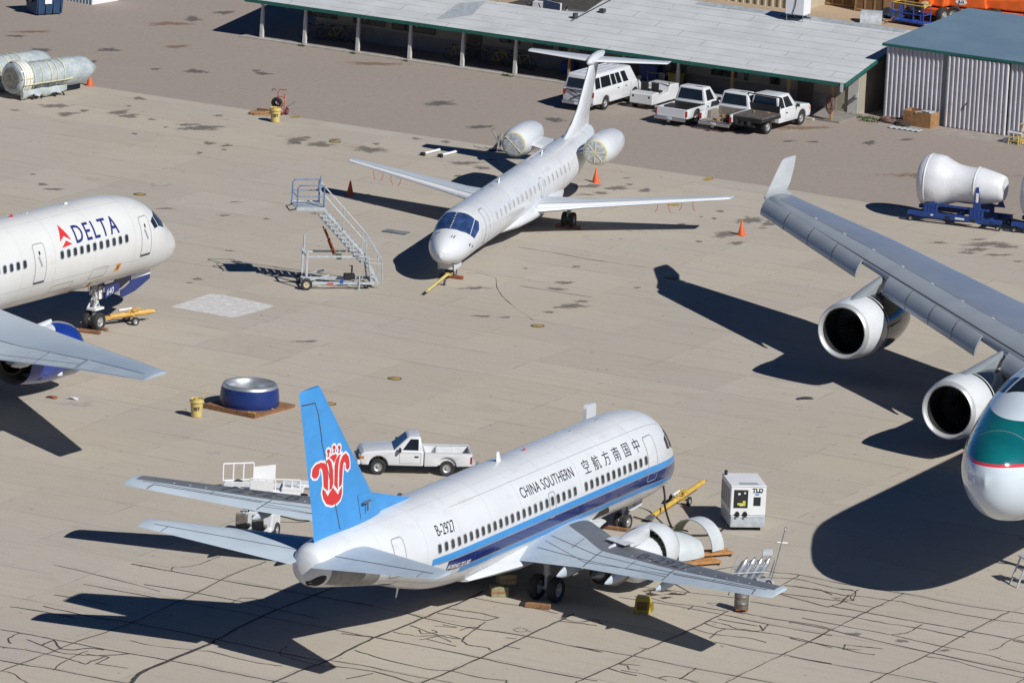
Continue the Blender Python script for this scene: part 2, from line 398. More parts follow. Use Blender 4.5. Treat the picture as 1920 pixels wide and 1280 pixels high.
for a in [(317,45,90,9),(330,88,60,7),(1790,330,240,16),(60,60,90,6),(700,120,120,8),(1500,240,120,10)]: stain('rust',*a)
for a in [(105,199,60,9),(125,214,50,8),(222,211,46,9),(240,218,60,6),(262,185,30,6),(158,208,22,5),(28,207,18,4),(285,224,22,4),(370,241,74,10),(395,238,60,7),(352,234,44,6),(409,217,20,5),(392,269,26,7),(425,273,30,5),(375,287,16,4),(252,251,14,4),(242,199,14,3),(310,239,12,3),(420,281,16,3),(555,264,50,14),(575,258,24,4),(598,271,70,9),(628,262,30,4),(695,281,72,13),(705,270,24,4),(780,260,22,4),(835,266,26,5),(840,281,20,4),(870,306,60,8),(905,315,40,7),(920,300,24,4),(860,330,28,4),(1105,349,52,9),(1155,353,54,9),(1210,357,34,7),(1127,362,40,5),(1180,346,18,4),(1175,334,16,3),(1098,365,40,3),(1407,413,56,15),(1440,420,40,9),(1363,439,66,13),(1380,456,36,7),(1310,453,16,5),(1340,410,14,4),(1315,407,12,3),
 (1070,574,76,10),(1030,585,24,5),(1090,565,30,5),(1195,539,20,3),(1060,530,40,7),(1045,542,44,6),(905,593,40,5),(945,595,24,4),(890,540,60,6),(555,268,30,4),(310,391,40,4),(80,346,30,5),(100,355,60,4),(62,327,14,3),(420,404,30,4),(442,379,24,3),(1850,458,110,9),(1830,468,50,8),(1885,462,60,8),(1815,474,40,5),(1870,478,60,5),(1760,455,40,4),(1480,430,30,3),(1430,428,18,3),(1350,396,22,4),(690,365,14,2),(1835,449,40,4),(575,640,50,5),(430,470,24,3),(370,523,30,5),(295,447,16,3),(240,500,14,3),(960,395,20,3),(1080,500,24,3),(985,503,14,3),(1910,490,30,3),(1280,420,22,4),(355,530,22,3),(590,400,22,3),(500,410,16,3),(1600,1188,30,9),(1690,1201,40,6),(1770,1219,30,5)]: stain('oil',*a)
for a in [(1232,1106,56,8),(1265,1113,40,5),(1222,1114,34,7),(1248,1120,30,4)]: stain('oil_dark',*a)
for a in [(300,346,44,10),(352,446,18,4),(402,848,30,7),(143,756,70,8),(150,760,40,5),(1100,443,14,4),(1165,447,12,3),(1145,449,10,3),(1480,996,24,7),(886,512,24,4),(1249,467,6,3),(1925,437,14,5),(1540,800,20,3),(610,835,14,3)]: stain('pale',*a)
for a in [(1328,336,26,7),(1262,384,30,5),(552,220,22,5),(1915,1010,10,3)]: stain('yellow_mark',*a)
for g,L in groups.items():
    mb=MB(); fades=[]
    for i,(cx,cy,w_,h_) in enumerate(L):
        P=[G(*p) for p in blob(cx,cy,w_*1.45,h_*1.6,i*7+len(g))]; c=G(cx,cy)
        o_=(i%7)*.0006
        mb.add([(c.x,c.y,o_)]+[(p.x,p.y,o_) for p in P],[(0,1+j,1+(j+1)%len(P)) for j in range(len(P))]); fades+= [.8]+[0.]*len(P)
    o=mb.build({'oil':'oil_stains','oil_road':'road_patches','rust':'rust_stains','oil_dark':'fresh_oil','pale':'pale_marks','yellow_mark':'yellow_marks'}[g],M[g],smooth=0,recalc=False); at_=o.data.attributes.new('fade','FLOAT','POINT'); at_.data.foreach_set('value',fades); o.location=(0,0,.009 if g in('oil_road','rust') else .006); struct(o)
# ---------------- tar-sealed cracks in the foreground slabs ----------------
TAR=[
 # joints running away from the camera (x0,y0)-(x1,y1)
 (3.2,[(247,1057),(420,1088),(560,1112),(700,1135)]),(3,[(270,1095),(400,1117),(520,1142),(600,1160)]),(3,[(157,1095),(260,1114),(325,1126),(520,1160),(700,1195)]),
 (3,[(500,1052),(420,1084),(350,1120),(240,1170),(150,1200),(80,1228),(0,1258)]),
 (8,[(245,1280),(262,1262),(300,1245),(345,1226),(385,1210),(400,1202)]),(4,[(400,1202),(445,1178),(520,1142),(635,1098)]),
 (3,[(0,1179),(60,1190),(120,1202),(240,1224),(330,1240),(420,1258),(500,1274),(540,1280)]),(3,[(20,1137),(85,1147),(140,1158)]),(3,[(80,1136),(180,1157),(240,1166),(340,1185),(520,1222),(610,1240)]),
 (3,[(0,1237),(60,1248),(120,1258),(200,1274),(240,1280)]),(2.5,[(0,1212),(50,1218),(90,1226),(130,1235),(160,1245),(175,1238),(200,1230)]),(2.5,[(50,1198),(80,1210),(110,1222),(140,1226),(180,1228),(245,1225)]),
 (5,[(80,1208),(100,1200),(115,1216),(140,1218),(170,1214),(195,1218)]),(2.5,[(100,1255),(120,1240),(150,1225),(165,1220)]),(2.5,[(20,1206),(15,1198),(28,1190),(40,1186)]),(2,[(5,1258),(25,1262),(45,1276),(55,1280)]),
 (3,[(100,1115),(160,1124),(200,1133)]),(3,[(100,1058),(200,1082),(300,1108)]),(2.5,[(320,1069),(325,1063),(365,1060),(400,1048),(417,1040)]),(2.5,[(160,1225),(205,1232),(180,1244),(240,1252)]),(2.5,[(245,1200),(280,1209),(360,1218),(400,1222),(470,1240),(530,1248)]),
 (2.5,[(435,1130),(452,1120),(480,1122),(500,1130)]),(2.5,[(540,1210),(525,1222),(530,1230),(610,1250)]),
 (4,[(905,1108),(870,1126),(836,1140),(790,1160),(735,1183),(700,1196),(660,1215),(610,1240),(560,1258),(510,1280)]),
 (3,[(640,1187),(690,1193),(740,1201),(800,1212),(890,1231),(980,1250),(1090,1271),(1120,1276)]),(2.5,[(665,1219),(720,1235),(800,1254),(845,1257),(900,1270),(950,1275),(948,1281)]),
 (2.5,[(605,1236),(680,1247),(760,1264),(850,1280)]),(2.5,[(620,1248),(700,1258),(770,1278),(790,1281)]),(2.5,[(650,1272),(700,1262)]),
 (3,[(760,1148),(800,1159),(880,1176),(985,1192),(1080,1212),(1130,1222)]),(2.5,[(835,1140),(900,1149),(935,1158),(915,1163),(880,1158),(820,1149)]),(2.5,[(770,1172),(815,1188),(845,1195),(865,1197)]),
 (3.5,[(910,1166),(890,1180),(868,1198),(876,1208),(915,1214),(922,1219)]),(2.5,[(735,1184),(780,1192),(840,1190),(870,1198)]),(2.5,[(788,1199),(822,1192),(846,1203)]),(2.5,[(800,1198),(855,1211)]),(2.5,[(816,1173),(858,1176),(830,1170)]),(2.5,[(862,1181),(880,1175),(895,1176)]),(2,[(785,1180),(792,1188),(820,1185),(810,1180)]),
 (2,[(962,1180),(975,1176),(990,1180),(985,1184),(970,1184),(962,1180)]),(2,[(990,1182),(1000,1185)]),(2.5,[(948,1195),(968,1197)]),(2.5,[(945,1210),(975,1216)]),
 (3.5,[(1075,1150),(1050,1163),(1000,1186),(940,1215),(890,1238),(840,1260),(790,1280)]),(2.5,[(885,1120),(940,1130),(990,1138),(1045,1150)]),(2.5,[(1050,1164),(1085,1168),(1120,1172)]),(2.5,[(1050,1158),(1080,1166),(1120,1162),(1130,1170)]),
 (3,[(1365,1145),(1345,1155),(1300,1178),(1260,1196),(1240,1204),(1200,1222),(1185,1230),(1140,1252),(1090,1274),(1080,1280)]),
 (3,[(1080,1211),(1190,1230),(1300,1252),(1390,1269),(1450,1280)]),(3,[(1140,1252),(1165,1260),(1195,1266)]),(2.5,[(1160,1243),(1200,1247)]),(2.5,[(1160,1244),(1175,1247),(1180,1254),(1198,1256)]),(2.5,[(1165,1256),(1210,1264),(1250,1275)]),(3.5,[(1275,1272),(1288,1265),(1305,1252)]),(2.5,[(1232,1271),(1250,1267),(1275,1271),(1310,1279)]),(2.5,[(1198,1214),(1218,1216)]),
 (3,[(1160,1119),(1220,1128),(1290,1140),(1360,1153),(1440,1170),(1560,1191)]),(3,[(1190,1117),(1215,1120),(1260,1131),(1300,1135),(1360,1145)]),(2.5,[(1218,1118),(1220,1108),(1230,1104)]),(2.5,[(1290,1142),(1300,1136)]),
 (2.5,[(1205,1100),(1260,1107),(1300,1111),(1385,1121)]),(3,[(1265,1094),(1295,1111)]),(2.5,[(1277,1115),(1290,1110)]),(2.5,[(1265,1094),(1280,1086)]),
 (2.5,[(1345,1160),(1420,1173)]),(3,[(1325,1163),(1360,1170),(1380,1178),(1420,1183),(1430,1182),(1440,1170)]),(2.5,[(1320,1168),(1350,1177),(1400,1182),(1480,1193),(1560,1214)]),(2.5,[(1300,1178),(1340,1189),(1400,1195),(1437,1204)]),(2.5,[(1330,1196),(1345,1184),(1360,1179)]),(2.5,[(1425,1172),(1432,1182)]),
 (3,[(1380,1148),(1400,1150),(1450,1160),(1510,1168),(1560,1178)]),(2.5,[(1405,1127),(1500,1142),(1580,1154)]),(2.5,[(1340,1203),(1420,1220),(1470,1227),(1560,1244)]),
 (3,[(1558,1180),(1510,1206),(1460,1230),(1385,1267),(1360,1280)]),(3.5,[(1455,1112),(1480,1118),(1550,1137),(1575,1130),(1592,1115)]),(3,[(1470,1097),(1500,1100),(1540,1106),(1560,1115)]),(3,[(1465,1112),(1540,1122),(1590,1127)]),
 (3,[(1340,1068),(1395,1060),(1450,1072),(1503,1078),(1600,1098),(1695,1112),(1800,1133),(1894,1146),(1930,1152)]),(2.5,[(1500,1078),(1485,1086),(1465,1097)]),(2.5,[(1430,1082),(1480,1084),(1520,1090),(1560,1101),(1600,1106)]),(3,[(1480,1098),(1530,1105),(1580,1115),(1620,1118),(1665,1125),(1690,1127)]),
 (3,[(1695,1112),(1660,1130),(1625,1146),(1570,1175),(1510,1206)]),(3,[(1690,1127),(1710,1133),(1760,1143),(1860,1161),(1930,1170)]),(3,[(1560,1136),(1620,1147),(1690,1160),(1760,1172),(1820,1183),(1900,1198),(1930,1205)]),(3,[(1480,1140),(1570,1152),(1610,1158),(1660,1168),(1710,1175),(1810,1195)]),(2.5,[(1565,1122),(1600,1132),(1640,1138)]),(2.5,[(1600,1126),(1595,1118),(1610,1105)]),(2.5,[(1560,1120),(1600,1125),(1605,1108),(1570,1103)]),
 (3,[(1505,1158),(1575,1172),(1670,1190),(1760,1210),(1860,1229),(1880,1236),(1930,1247)]),(3,[(1480,1165),(1550,1179),(1640,1200),(1740,1222),(1850,1246),(1930,1262)]),(2.5,[(1735,1230),(1790,1238),(1830,1250),(1930,1272)]),(3,[(1670,1190),(1690,1187),(1705,1184),(1730,1170)]),
 (3,[(1894,1146),(1860,1162),(1818,1184),(1765,1213),(1735,1230),(1690,1250),(1665,1262),(1632,1280)]),(3,[(1480,1230),(1560,1245),(1665,1263),(1760,1280)]),(2.5,[(1480,1195),(1500,1200),(1560,1211),(1610,1223),(1640,1227)]),(2.5,[(1582,1217),(1585,1208),(1620,1212),(1655,1216)]),(2.5,[(1585,1216),(1615,1218)]),(2.5,[(1853,1218),(1870,1215),(1893,1200),(1925,1188)]),(2.5,[(1900,1200),(1925,1206)]),(2.5,[(1905,1281),(1925,1270)]),
 (2,[(970,463),(1060,478),(1115,488),(1225,503)]),(2,[(975,536),(1050,548),(1110,557)]),(.8,[(890,510),(930,520),(935,545),(960,572),(1000,600)]),
]
m=Mat('tar_sealant'); n=m.noise(5,4); m.base(m.mix(n.smooth(.3,.7),(.035,.032,.032),(.085,.078,.07))); m.set(rough=.75,spec=.3)
tm=MB(); rnd=random.Random(3)
for wd,L in TAR:
    P=[G(*p) for p in L]; Q=[]
    if len(P)>2:
        S_=[]
        for i in range(len(P)-1):
            p0=P[max(i-1,0)];p1=P[i];p2=P[i+1];p3=P[min(i+2,len(P)-1)]
            q1=(p1-p0).normalized() if p1!=p0 else None; q2=(p2-p1).normalized(); q3=(p3-p2).normalized() if p3!=p2 else None
            if (q1 is not None and q1.dot(q2)<.8) : p0=p1*2-p2
            if (q3 is not None and q2.dot(q3)<.8) : p3=p2*2-p1
            for u in (0,.25,.5,.75): S_.append(.5*((2*p1)+(p2-p0)*u+(2*p0-5*p1+4*p2-p3)*u*u+(3*p1-p0-3*p2+p3)*u**3))
        P=S_+[P[-1]]
    for a,b in zip(P,P[1:]):
        k=max(1,int((b-a).length/.55))
        for i in range(k):
            q=a.lerp(b,i/k); Q.append((q.x+rnd.uniform(-.03,.03),q.y+rnd.uniform(-.035,.035)))
    Q.append((P[-1].x,P[-1].y))
    if len(Q)<2: continue
    bm=bm_strip(Q,wd/46*(.75+.5*rnd.random())); bm.verts.index_update()
    dz=rnd.uniform(0,.003)
    tm.add([(v.co.x+rnd.uniform(-.012,.012),v.co.y+rnd.uniform(-.02,.02),dz) for v in bm.verts],[tuple(v.index for v in f.verts) for f in bm.faces]); bm.free()
o=tm.build('tar_crack_lines',m.m,smooth=0,recalc=False); o.location=(0,0,.010); struct(o)
M['seam_line']=paint('stripe_keyline',(.30,.27,.26),.4)
M['hatch']=paint('hatch_interior',(.05,.035,.02),.7,var=.6,scale=7,dirt=(.30,.2,.07),dk=.7)
M['wing_text']=paint('wing_lettering_dark',(.075,.078,.088),.5,var=.4,scale=3)
M['exhaust']=paint('heat_stained_exhaust',(.16,.11,.07),.4,.6,var=.4,scale=4)
M['wing_pale']=paint('wing_pale_grey',(.50,.54,.58),.3,var=.07,scale=.6)
M['red_tag']=paint('red_streamer_cloth',(.42,.05,.03),.7)
M['cover_silver']=paint('foil_intake_cover',(.62,.63,.64),.3,.25,var=.45,scale=5,bump=.04)
M['tape']=paint('yellow_tape',(.62,.58,.34),.5)
M['tape_y']=paint('orange_yellow_tape',(.66,.42,.06),.5)
M['white_warm']=paint('airframe_warm_white',(.64,.64,.62),.25,var=.05,scale=.5,coat=.3,dirt=(.52,.49,.42),dk=.4)
M['cabin_blue']=paint('cabin_window_blue_grey',(.03,.045,.07),.1,var=.6,scale=1.9)
M['duct']=paint('exhaust_duct_beige',(.33,.30,.25),.5,var=.2)
M['lip']=paint('polished_lip',(.66,.67,.68),.34,.55,var=.05,scale=2)
M['pylon_grey']=paint('pylon_grey',(.34,.38,.40),.3,.3,var=.08,scale=.6)
M['rustwood']=paint('rust_red_beam',(.30,.09,.035),.7,var=.4,scale=6)
# =====================================================================  AIRCRAFT
def door(F,parent,s,z0,z1,w,side,mat=None,r=.14,name='cabin_door',lw=.045,seam='seam',panel=True):
    d=wrap(bm_polys([rrect(s,(z0+z1)/2,w,z1-z0,r)]),F.sz(side,.004),name,mat or M['white'],parent,.3,.12)
    wrap(bm_strip(rrect(s,(z0+z1)/2,w,z1-z0,r),lw,True),F.sz(side,.008),'door_seam',M[seam],d,.3,.12)
    return d
def cabin_windows(F,parent,S,z,w,h,side,frame,glass,rr=.09):
    for s in S:
        o=wrap(bm_polys([rrect(s,z,w,h,rr,3)]),F.sz(side,.008),'cabin_window',glass,parent,0,.1)
        if frame: wrap(bm_strip(rrect(s,z,w+.03,h+.03,rr,3),.04,True),F.sz(side,.011),'window_frame',frame,o,0,.1)
def nacelle(parent,s,y,z,prof,mat,name='engine',n=40,ax=(-1,0,0)):
    m=MB(); m.lathe(prof,(-s,y,z),ax,n); return m.build(name,mat,parent,smooth=50)
def fan(parent,s,y,z,r,nb=24,spin=.28):
    m=MB(); m.lathe([(r,0),(.02,.02)],(-s-.06,y,z),(-1,0,0),32)
    o=m.build('fan_hub_plate',M['dark'],parent,smooth=0)
    b=MB()
    for i in range(nb):
        a=2*math.pi*i/nb; c,q=math.cos(a),math.sin(a); da=.16
        P=[]
        for rr_,tw in ((spin*r,.5),(r*.98,.9)):
            for k in (-1,1):
                an=a+k*da*(.7 if rr_<r*.5 else .55); P.append(Vector((-s-.03+k*.05,y+rr_*math.cos(an),z+rr_*math.sin(an))))
        b.add(P,[(0,1,3,2)])
    b.build('fan_blades',M['fan'],parent,smooth=0,recalc=False)
    k=MB(); k.lathe([(.002,.42),(spin*r*.5,.25),(spin*r,0)],(-s,y,z),(1,0,0),20); k.build('spinner',M['fan'],parent)
M['fan']=paint('fan_titanium',(.06,.058,.055),.35,.7,var=.3,scale=6)
def flap_fairing(parent,F,y,s0,s1,z,r,mat):
    m=MB(); L=s1-s0; pr=[(.02,0),(r*.6,.12*L),(r,.38*L),(r*.85,.65*L),(r*.45,.88*L),(.02,L)]
    rings=[]
    for rr_,h in pr:
        rings.append([Vector((-(s0+h),F.side*y+rr_*.62*math.cos(t*2*math.pi/12),z-.35*rr_*0+1.35*rr_*math.sin(t*2*math.pi/12)-h*.04)) for t in range(12)])
    m.loft(rings); m.build('flap_fairing',mat,parent,smooth=60)
def gear_leg(parent,name,s,y,ztop,r,wheels,wr,ww,axle_h=None,strut=.09,mats=None):
    g=MB(); h=wr
    g.tube((-s,y,h),(-s,y,h+(ztop-h)*.55),strut*.75,12); g.tube((-s,y,h+(ztop-h)*.45),(-s,y,ztop),strut*1.15,12)
    g.tube((-s,y+min(wheels),h),(-s,y+max(wheels),h),strut*.6,10)
    g.path([(-s+.18,y,h+.12),(-s+.38,y,h+(ztop-h)*.32),(-s+.1,y,h+(ztop-h)*.58)],strut*.35,6)
    g.tube((-s,y,h+(ztop-h)*.6),(-s+.75,y,ztop),strut*.45,8)
    g.tube((-s-.05,y,h+(ztop-h)*.35),(-s-.05,y+.16,h+(ztop-h)*.85),strut*.25,6)
    o=g.build(name,M['gear_white'],parent,smooth=40)
    for w_ in wheels: wheel(o,(-s,y+w_,wr),wr,ww,M['tyre'],M['rim'],(0,1,0))
    return o
M['gear_white']=paint('gear_leg_paint',(.42,.43,.44),.4,.1,var=.3,scale=4,dirt=(.12,.11,.10),dk=.8)
M['rim']=paint('wheel_rim',(.45,.45,.44),.4,.5,var=.25,scale=6)
def chock(name,p,q,mat,label,w=.2,h=.16,group='timber wheel chocks'):
    p,q=Vector(p),Vector(q); d=q-p; a=math.atan2(d.y,d.x)
    m=MB(); m.prism([(-w/2,0),(w/2,0),(w/2,h*.8),(w*.3,h),(-w*.3,h),(-w/2,h*.8)],'x',0,d.length)
    o=m.build(name,mat,None,smooth=0,bevel=.015); o.location=(p.x,p.y,.012); o.rotation_euler=(0,0,a); tag(o,label,'wheel chock',group); return o
def strip_on(foil,pts,w_m,name,mat,parent,off=.008,up=1,db=.04):
    """thin line on a wing: pts in (span, chord fraction); width in metres"""
    # build in metric space then convert
    P=[(y,c) for y,c in pts]; bm=bm_strip([(y,c*foil.g[2](y)) for y,c in P],w_m)
    f=foil.on(off,up)
    return wrap(bm,lambda a,b: f(a,b/foil.g[2](a)),name,mat,parent,.8,.15)
def area_on(foil,poly,name,mat,parent,off=.005,up=1):
    f=foil.on(off,up); return wrap(bm_polys([poly]),f,name,mat,parent,.4,.035)
# ---------------------------------------------------------------- narrow-body with sky-blue tail
def plane_hit(root_loc,yaw,py_off):
    """map photo pixel -> (x,z) on the vertical plane y=py_off of an aircraft"""
    n=Vector((-math.sin(yaw),math.cos(yaw),0)); e=Vector((math.cos(yaw),math.sin(yaw),0)); o=Vector(root_loc)+n*py_off
    def f(px,py):
        d=_f*FPX+_r*(px-960)-_u*(py-640); c=Vector((0,0,CZ)); t=(o-c).dot(n)/d.dot(n); P=c+d*t-Vector(root_loc)
        return (P.dot(e),P.z)
    return f
A=thing('airliner','white twin-jet airliner with sky-blue tail and blue side stripes parked in the foreground','airliner',(6.906,271.50,0),1.1068)
F=Fus([(r[0]*.83+.85 if r[0]<5 else r[0],)+r[1:] for r in [(0,2.22,2.34,.02,2.28),(.12,1.98,2.62,.30,2.27),(.5,1.72,2.98,.66,2.28),(1.1,1.50,3.38,1.0,2.35),(1.7,1.38,3.82,1.26,2.5),(2.3,1.30,4.38,1.46,2.7),(3.0,1.25,4.80,1.63,2.9),(4.0,1.21,5.07,1.78,3.05),(5.5,1.2,5.2,1.87,3.15),(7,1.2,5.22,1.88,3.18),(20.5,1.2,5.22,1.88,3.18),(22.5,1.36,5.22,1.87,3.2),(24.5,1.78,5.22,1.78,3.3),(26.5,2.34,5.2,1.58,3.5),(28.5,2.72,5.14,1.28,3.75),(30,3.0,5.1,1.04,4.0),(31.0,3.2,5.04,.90,4.12),(31.5,3.32,4.96,.78,4.15),(31.75,3.44,4.86,.66,4.15),(31.9,3.62,4.7,.48,4.15),(31.97,3.85,4.48,.28,4.15)]])
M['w737']=M['white']
fo=F.mesh().build('fuselage',M['white'],A,smooth=180)
wx=[6.27+.5015*k for k in range(37) if k!=12]
for sd in (1,-1): 
    # cheat lines, drawn as skins on the fuselage
    def band(name,mat,zl,zu,s0,s1,sd=sd):
        m=MB(); S=[s0+.82+(s1-s0-.82)*(i/70)**1.6 for i in range(71)]; n=5; f=F.sz(sd,.005)
        for s in S:
            a,b=zl(s),zu(s)
            for j in range(n+1): m.v.append(tuple(f(s,a+(b-a)*j/n)))
        for i in range(70):
            for j in range(n): q=i*(n+1)+j; m.f.append((q,q+1,q+n+2,q+n+1))
        return m.build(name,mat,A,smooth=180,recalc=False)
    L=lambda P: (lambda s: float(np.interp(s,[p[0] for p in P],[p[1] for p in P])))
    up=L([(0,2.42),(.4,2.62),(1,2.80),(2,3.02),(3.5,3.18),(6,3.27),(33,3.27)]); u2=L([(0,2.40),(.4,2.52),(1,2.62),(2,2.78),(3.5,2.92),(6,2.99),(33,2.99)])
    n1=L([(0,2.39),(.4,2.5),(1,2.6),(2,2.75),(3.5,2.88),(6,2.945),(33,2.945)]); n2=L([(0,2.18),(.4,2.0),(1,1.98),(2,2.15),(3.5,2.35),(6,2.50),(33,2.50)])
    l1=L([(0,2.17),(.4,1.98),(1,1.95),(2,2.12),(3.5,2.31),(6,2.455),(33,2.455)]); l2=L([(0,2.16),(.4,1.9),(1,1.84),(2,1.98),(3.5,2.12),(6,2.21),(33,2.21)])
    band('stripe',M['lightblue'],u2,up,.06,24.85); band('stripe',M['navy'],n2,n1,.06,23.6); band('stripe',M['lightblue'],l2,l1,.25,22.4)
    band('stripe_line',M['seam_line'] if 'seam_line' in M else M['seam'],n1,u2,.3,24.4); band('stripe_line',M['seam_line'],l1,n2,.3,23.0)
    cabin_windows(F,A,wx,3.6,.235,.33,sd,M['seam'],M['cabin_glass'])
    door(F,A,5.62,2.62,4.45,.86,sd,seam='seam'); door(F,A,27.05,2.95,4.5,.74,sd)
    door(F,A,wx[16],3.02,4.02,.55,sd,name='exit_door',panel=False) if False else wrap(bm_strip(rrect(wx[16],3.44,.52,1.02,.12),.035,True),F.sz(sd,.012),'exit_door',M['seam'],A,.3,.12)
    # cockpit windows
    for poly in ([(2.35,8),(2.95,6),(3.1,30),(2.6,36)],[(2.65,39),(3.2,34),(3.62,50),(3.5,70),(2.95,68)],[(3.6,72),(3.72,54),(4.05,60),(4.0,72)]):
        wrap(bm_polys([poly]),lambda a,b,sd=sd: F.pt(a,sd*R_(b),.006),'cockpit_window',M['glass'],A,.15,5)
# writing
def text(F,body,size,s0,z0,side,mat,name='lettering',**k):
    return wrap(bm_text(body,size,**k),F.flat(s0,z0,side,.010),name,mat,A,.5,.12)
text(F,'CHINA SOUTHERN',.62,17.15,4.14,1,M['text'],sx=.84,spacing=1.05)
for i,ch in enumerate('空航方南国中'):
    text(F,ch,.64,11.66-.915*i,4.08,1,M['text'])
text(F,'B-2927',.60,24.32,4.07,1,M['text'],sx=.84)
text(F,'BOEING 737-300',.24,23.55,2.62,1,M['pure_white'],shear=.4,bold=.006,sx=1.05)
# open panels, hatches, seams
wrap(bm_polys([[(8.5,1.78),(10.1,1.72),(10.0,2.16),(9.2,2.2)]]),F.sz(1,.006),'open_hatch',M['hatch'] if 'hatch' in M else M['dark'],A,.2,.08)
wrap(bm_strip([(27.6,2.36),(26.5,2.28),(26.45,2.62)],.04),F.sz(1,.006),'hatch_seam',M['seam_dark'],A,.2,.1)
wrap(bm_polys([[(26.4,2.44),(27.1,2.55),(27.1,2.6),(26.4,2.5)]]),F.sz(1,.006),'vent',M['seam_dark'],A,.2,.1)
M['bare_grey']=paint('bare_tail_panel',(.24,.235,.225),.4,.1,var=.35,scale=2,dirt=(.08,.075,.07),dk=.8)
wrap(bm_polys([[(27.9,2.75),(28.2,3.4),(28.5,4.1),(31.35,4.3),(31.3,3.45),(30.5,3.25),(29.4,3.0)]]),F.sz(1,.005),'tail_panel',M['bare_grey'],A,.15,.06)
wrap(bm_strip([(.5*k+3,0) for k in range(40)],.02),lambda a,b: F.pt(a,R_(38)+b/1.9,.005),'skin_seam',M['seam'],A,0,0)
wrap(bm_polys([rrect(31.70,3.66,.40,.50,.18)]),F.sz(1,.008),'exhaust_shroud',M['black'],A,.06,.06); wrap(bm_polys([rrect(31.76,3.64,.22,.30,.1)]),F.sz(1,.014),'exhaust_outlet',M['dark'],A,.06,.06)
M['panel_line']=paint('panel_line',(.53,.54,.55),.4,var=.2)
def panel_lines(F,A,stations,ths,s0,s1,w=.016,off=.0035):
    bm=bmesh.new()
    for s in stations:
        b=bm_strip([(s,a) for a in range(-150,151,6)],w); me=bpy.data.meshes.new('x'); b.to_mesh(me); b.free(); bm.from_mesh(me); bpy.data.meshes.remove(me)
    o=wrap(bm,lambda a,b: F.pt(a,R_(b),off),'skin_joints',M['panel_line'],A)
    m=MB()
    for th in ths:
        for sd in (1,-1):
            n=int((s1-s0)/.6); k0=len(m.v)
            for i in range(n+1):
                s=s0+(s1-s0)*i/n; m.v+=[tuple(F.pt(s,sd*R_(th-.35),off)),tuple(F.pt(s,sd*R_(th+.35),off))]
            m.f+=[(k0+2*i,k0+2*i+1,k0+2*i+3,k0+2*i+2) for i in range(n)]
    m.build('lap_joints',M['panel_line'],A,smooth=60,recalc=False)
panel_lines(F,A,[3.2,6.9,9.6,12.2,14.8,17.4,20.0,22.6,25.2,28.2,29.9],(22,122,138),4,29)
# antennas
def blade(x,z,h,l,mat,y=0,lean=.12,name='antenna'):
    m=MB(); t=.035
    m.loft([[Vector((x-l/2*k,y+t*q,z)) for k,q in ((-1,0),(0,1),(1,0),(0,-1))],[Vector((x-lean-l/2*.5*k,y+t*.5*q,z+h)) for k,q in ((-1,0),(0,1),(1,0),(0,-1))]]); return m.build(name,mat,A,smooth=0)
blade(-16.1,5.2,.42,.4,M['pure_white']); blade(-13.8,5.2,.14,.2,M['red'],name='beacon'); blade(-9.6,5.18,.1,.25,M['seam']); blade(-7.2,5.2,.09,.3,M['seam']); blade(-23.5,5.2,.12,.5,M['seam_dark'],y=.5)
blade(-24.3,1.75,-.38,.22,M['pure_white'])
# opened door on the far side of the roof
m=MB(); m.prism(rrect(-3.85,4.02,.9,1.9,.2),'y',1.95,2.12); o=m.build('cargo_door_panel',M['white'],A,smooth=30); o['label']='far side forward door swung open above the roof line'
# fin and tailplane
FN=Foil([(4.6,25.6,0,5.65,.09,0),(6.1,26.9,0,4.68,.095,0),(11.08,31.4,0,1.6,.10,0)],vert=True)
fn=FN.mesh(18).build('fin',M['tailblue'],A,smooth=50)
m=MB(); t=.07
P=[(23.4,5.16),(26.95,6.15),(28.6,6.2),(28.6,4.95)]
m.loft([[Vector((-23.3,0,5.15)) for _ in range(4)],[Vector((-26.6,-.05,5.0)),Vector((-26.6,-.04,6.02)),Vector((-26.6,.04,6.02)),Vector((-26.6,.05,5.0))],[Vector((-28.2,-.14,5.0)),Vector((-28.2,-.12,6.3)),Vector((-28.2,.12,6.3)),Vector((-28.2,.14,5.0))]]); m.build('dorsal_fin',M['tailblue'],A,smooth=20)
rl=[(5.25,.655),(7.2,.63),(8.9,.60),(9.9,.50),(10.2,.62),(10.65,.56),(10.7,.98)]
strip_on(FN,[(5.2,.66),(8.95,.615),(9.0,.60),(10.1,.50),(10.55,.50),(10.6,.97)],.05,'rudder_seam',M['seam_dark'],A,.006,1)
strip_on(FN,[(5.3,.36),(6.3,.29)],.03,'fin_seam',M['seam_dark'],A,.006,1)
pf=plane_hit((6.906,271.50,0),1.1068,-.12)
def fin4(x4,y4): return pf(480+x4/4,680+y4/4)
def fthick(x,z):
    ch=FN.g[2](z); c=(-x-FN.g[0](z))/ch; return FN.pt(z,min(max(c,.01),.99),0,1).y
red=[[(505,945),(520,962),(538,1000),(552,965),(574,936),(588,958),(606,985),(618,950),(633,920),(632,980),(622,1020),(600,1050),(565,1068),(530,1058),(510,1020),(501,975)],
 [(510,930),(506,850),(500,805),(489,786),(480,800),(479,838),(466,866),(446,870),(433,850),(436,800),(456,766),(490,747),(519,752),(534,782),(540,860),(539,960),(524,945)],
 [(522,738),(542,717),(560,742),(571,800),(574,900),(566,936),(549,956),(549,860),(544,785),(536,752)],
 [(548,708),(562,692),(590,680),(600,692),(588,722),(578,748),(568,728)],
 [(582,770),(590,722),(612,688),(628,680),(614,722),(607,780),(603,880),(605,950),(592,930),(580,915)],
 [(612,930),(614,800),(622,735),(640,693),(665,674),(687,698),(692,740),(689,782),(675,800),(661,786),(663,752),(651,737),(642,760),(637,830),(632,905),(622,922)]]
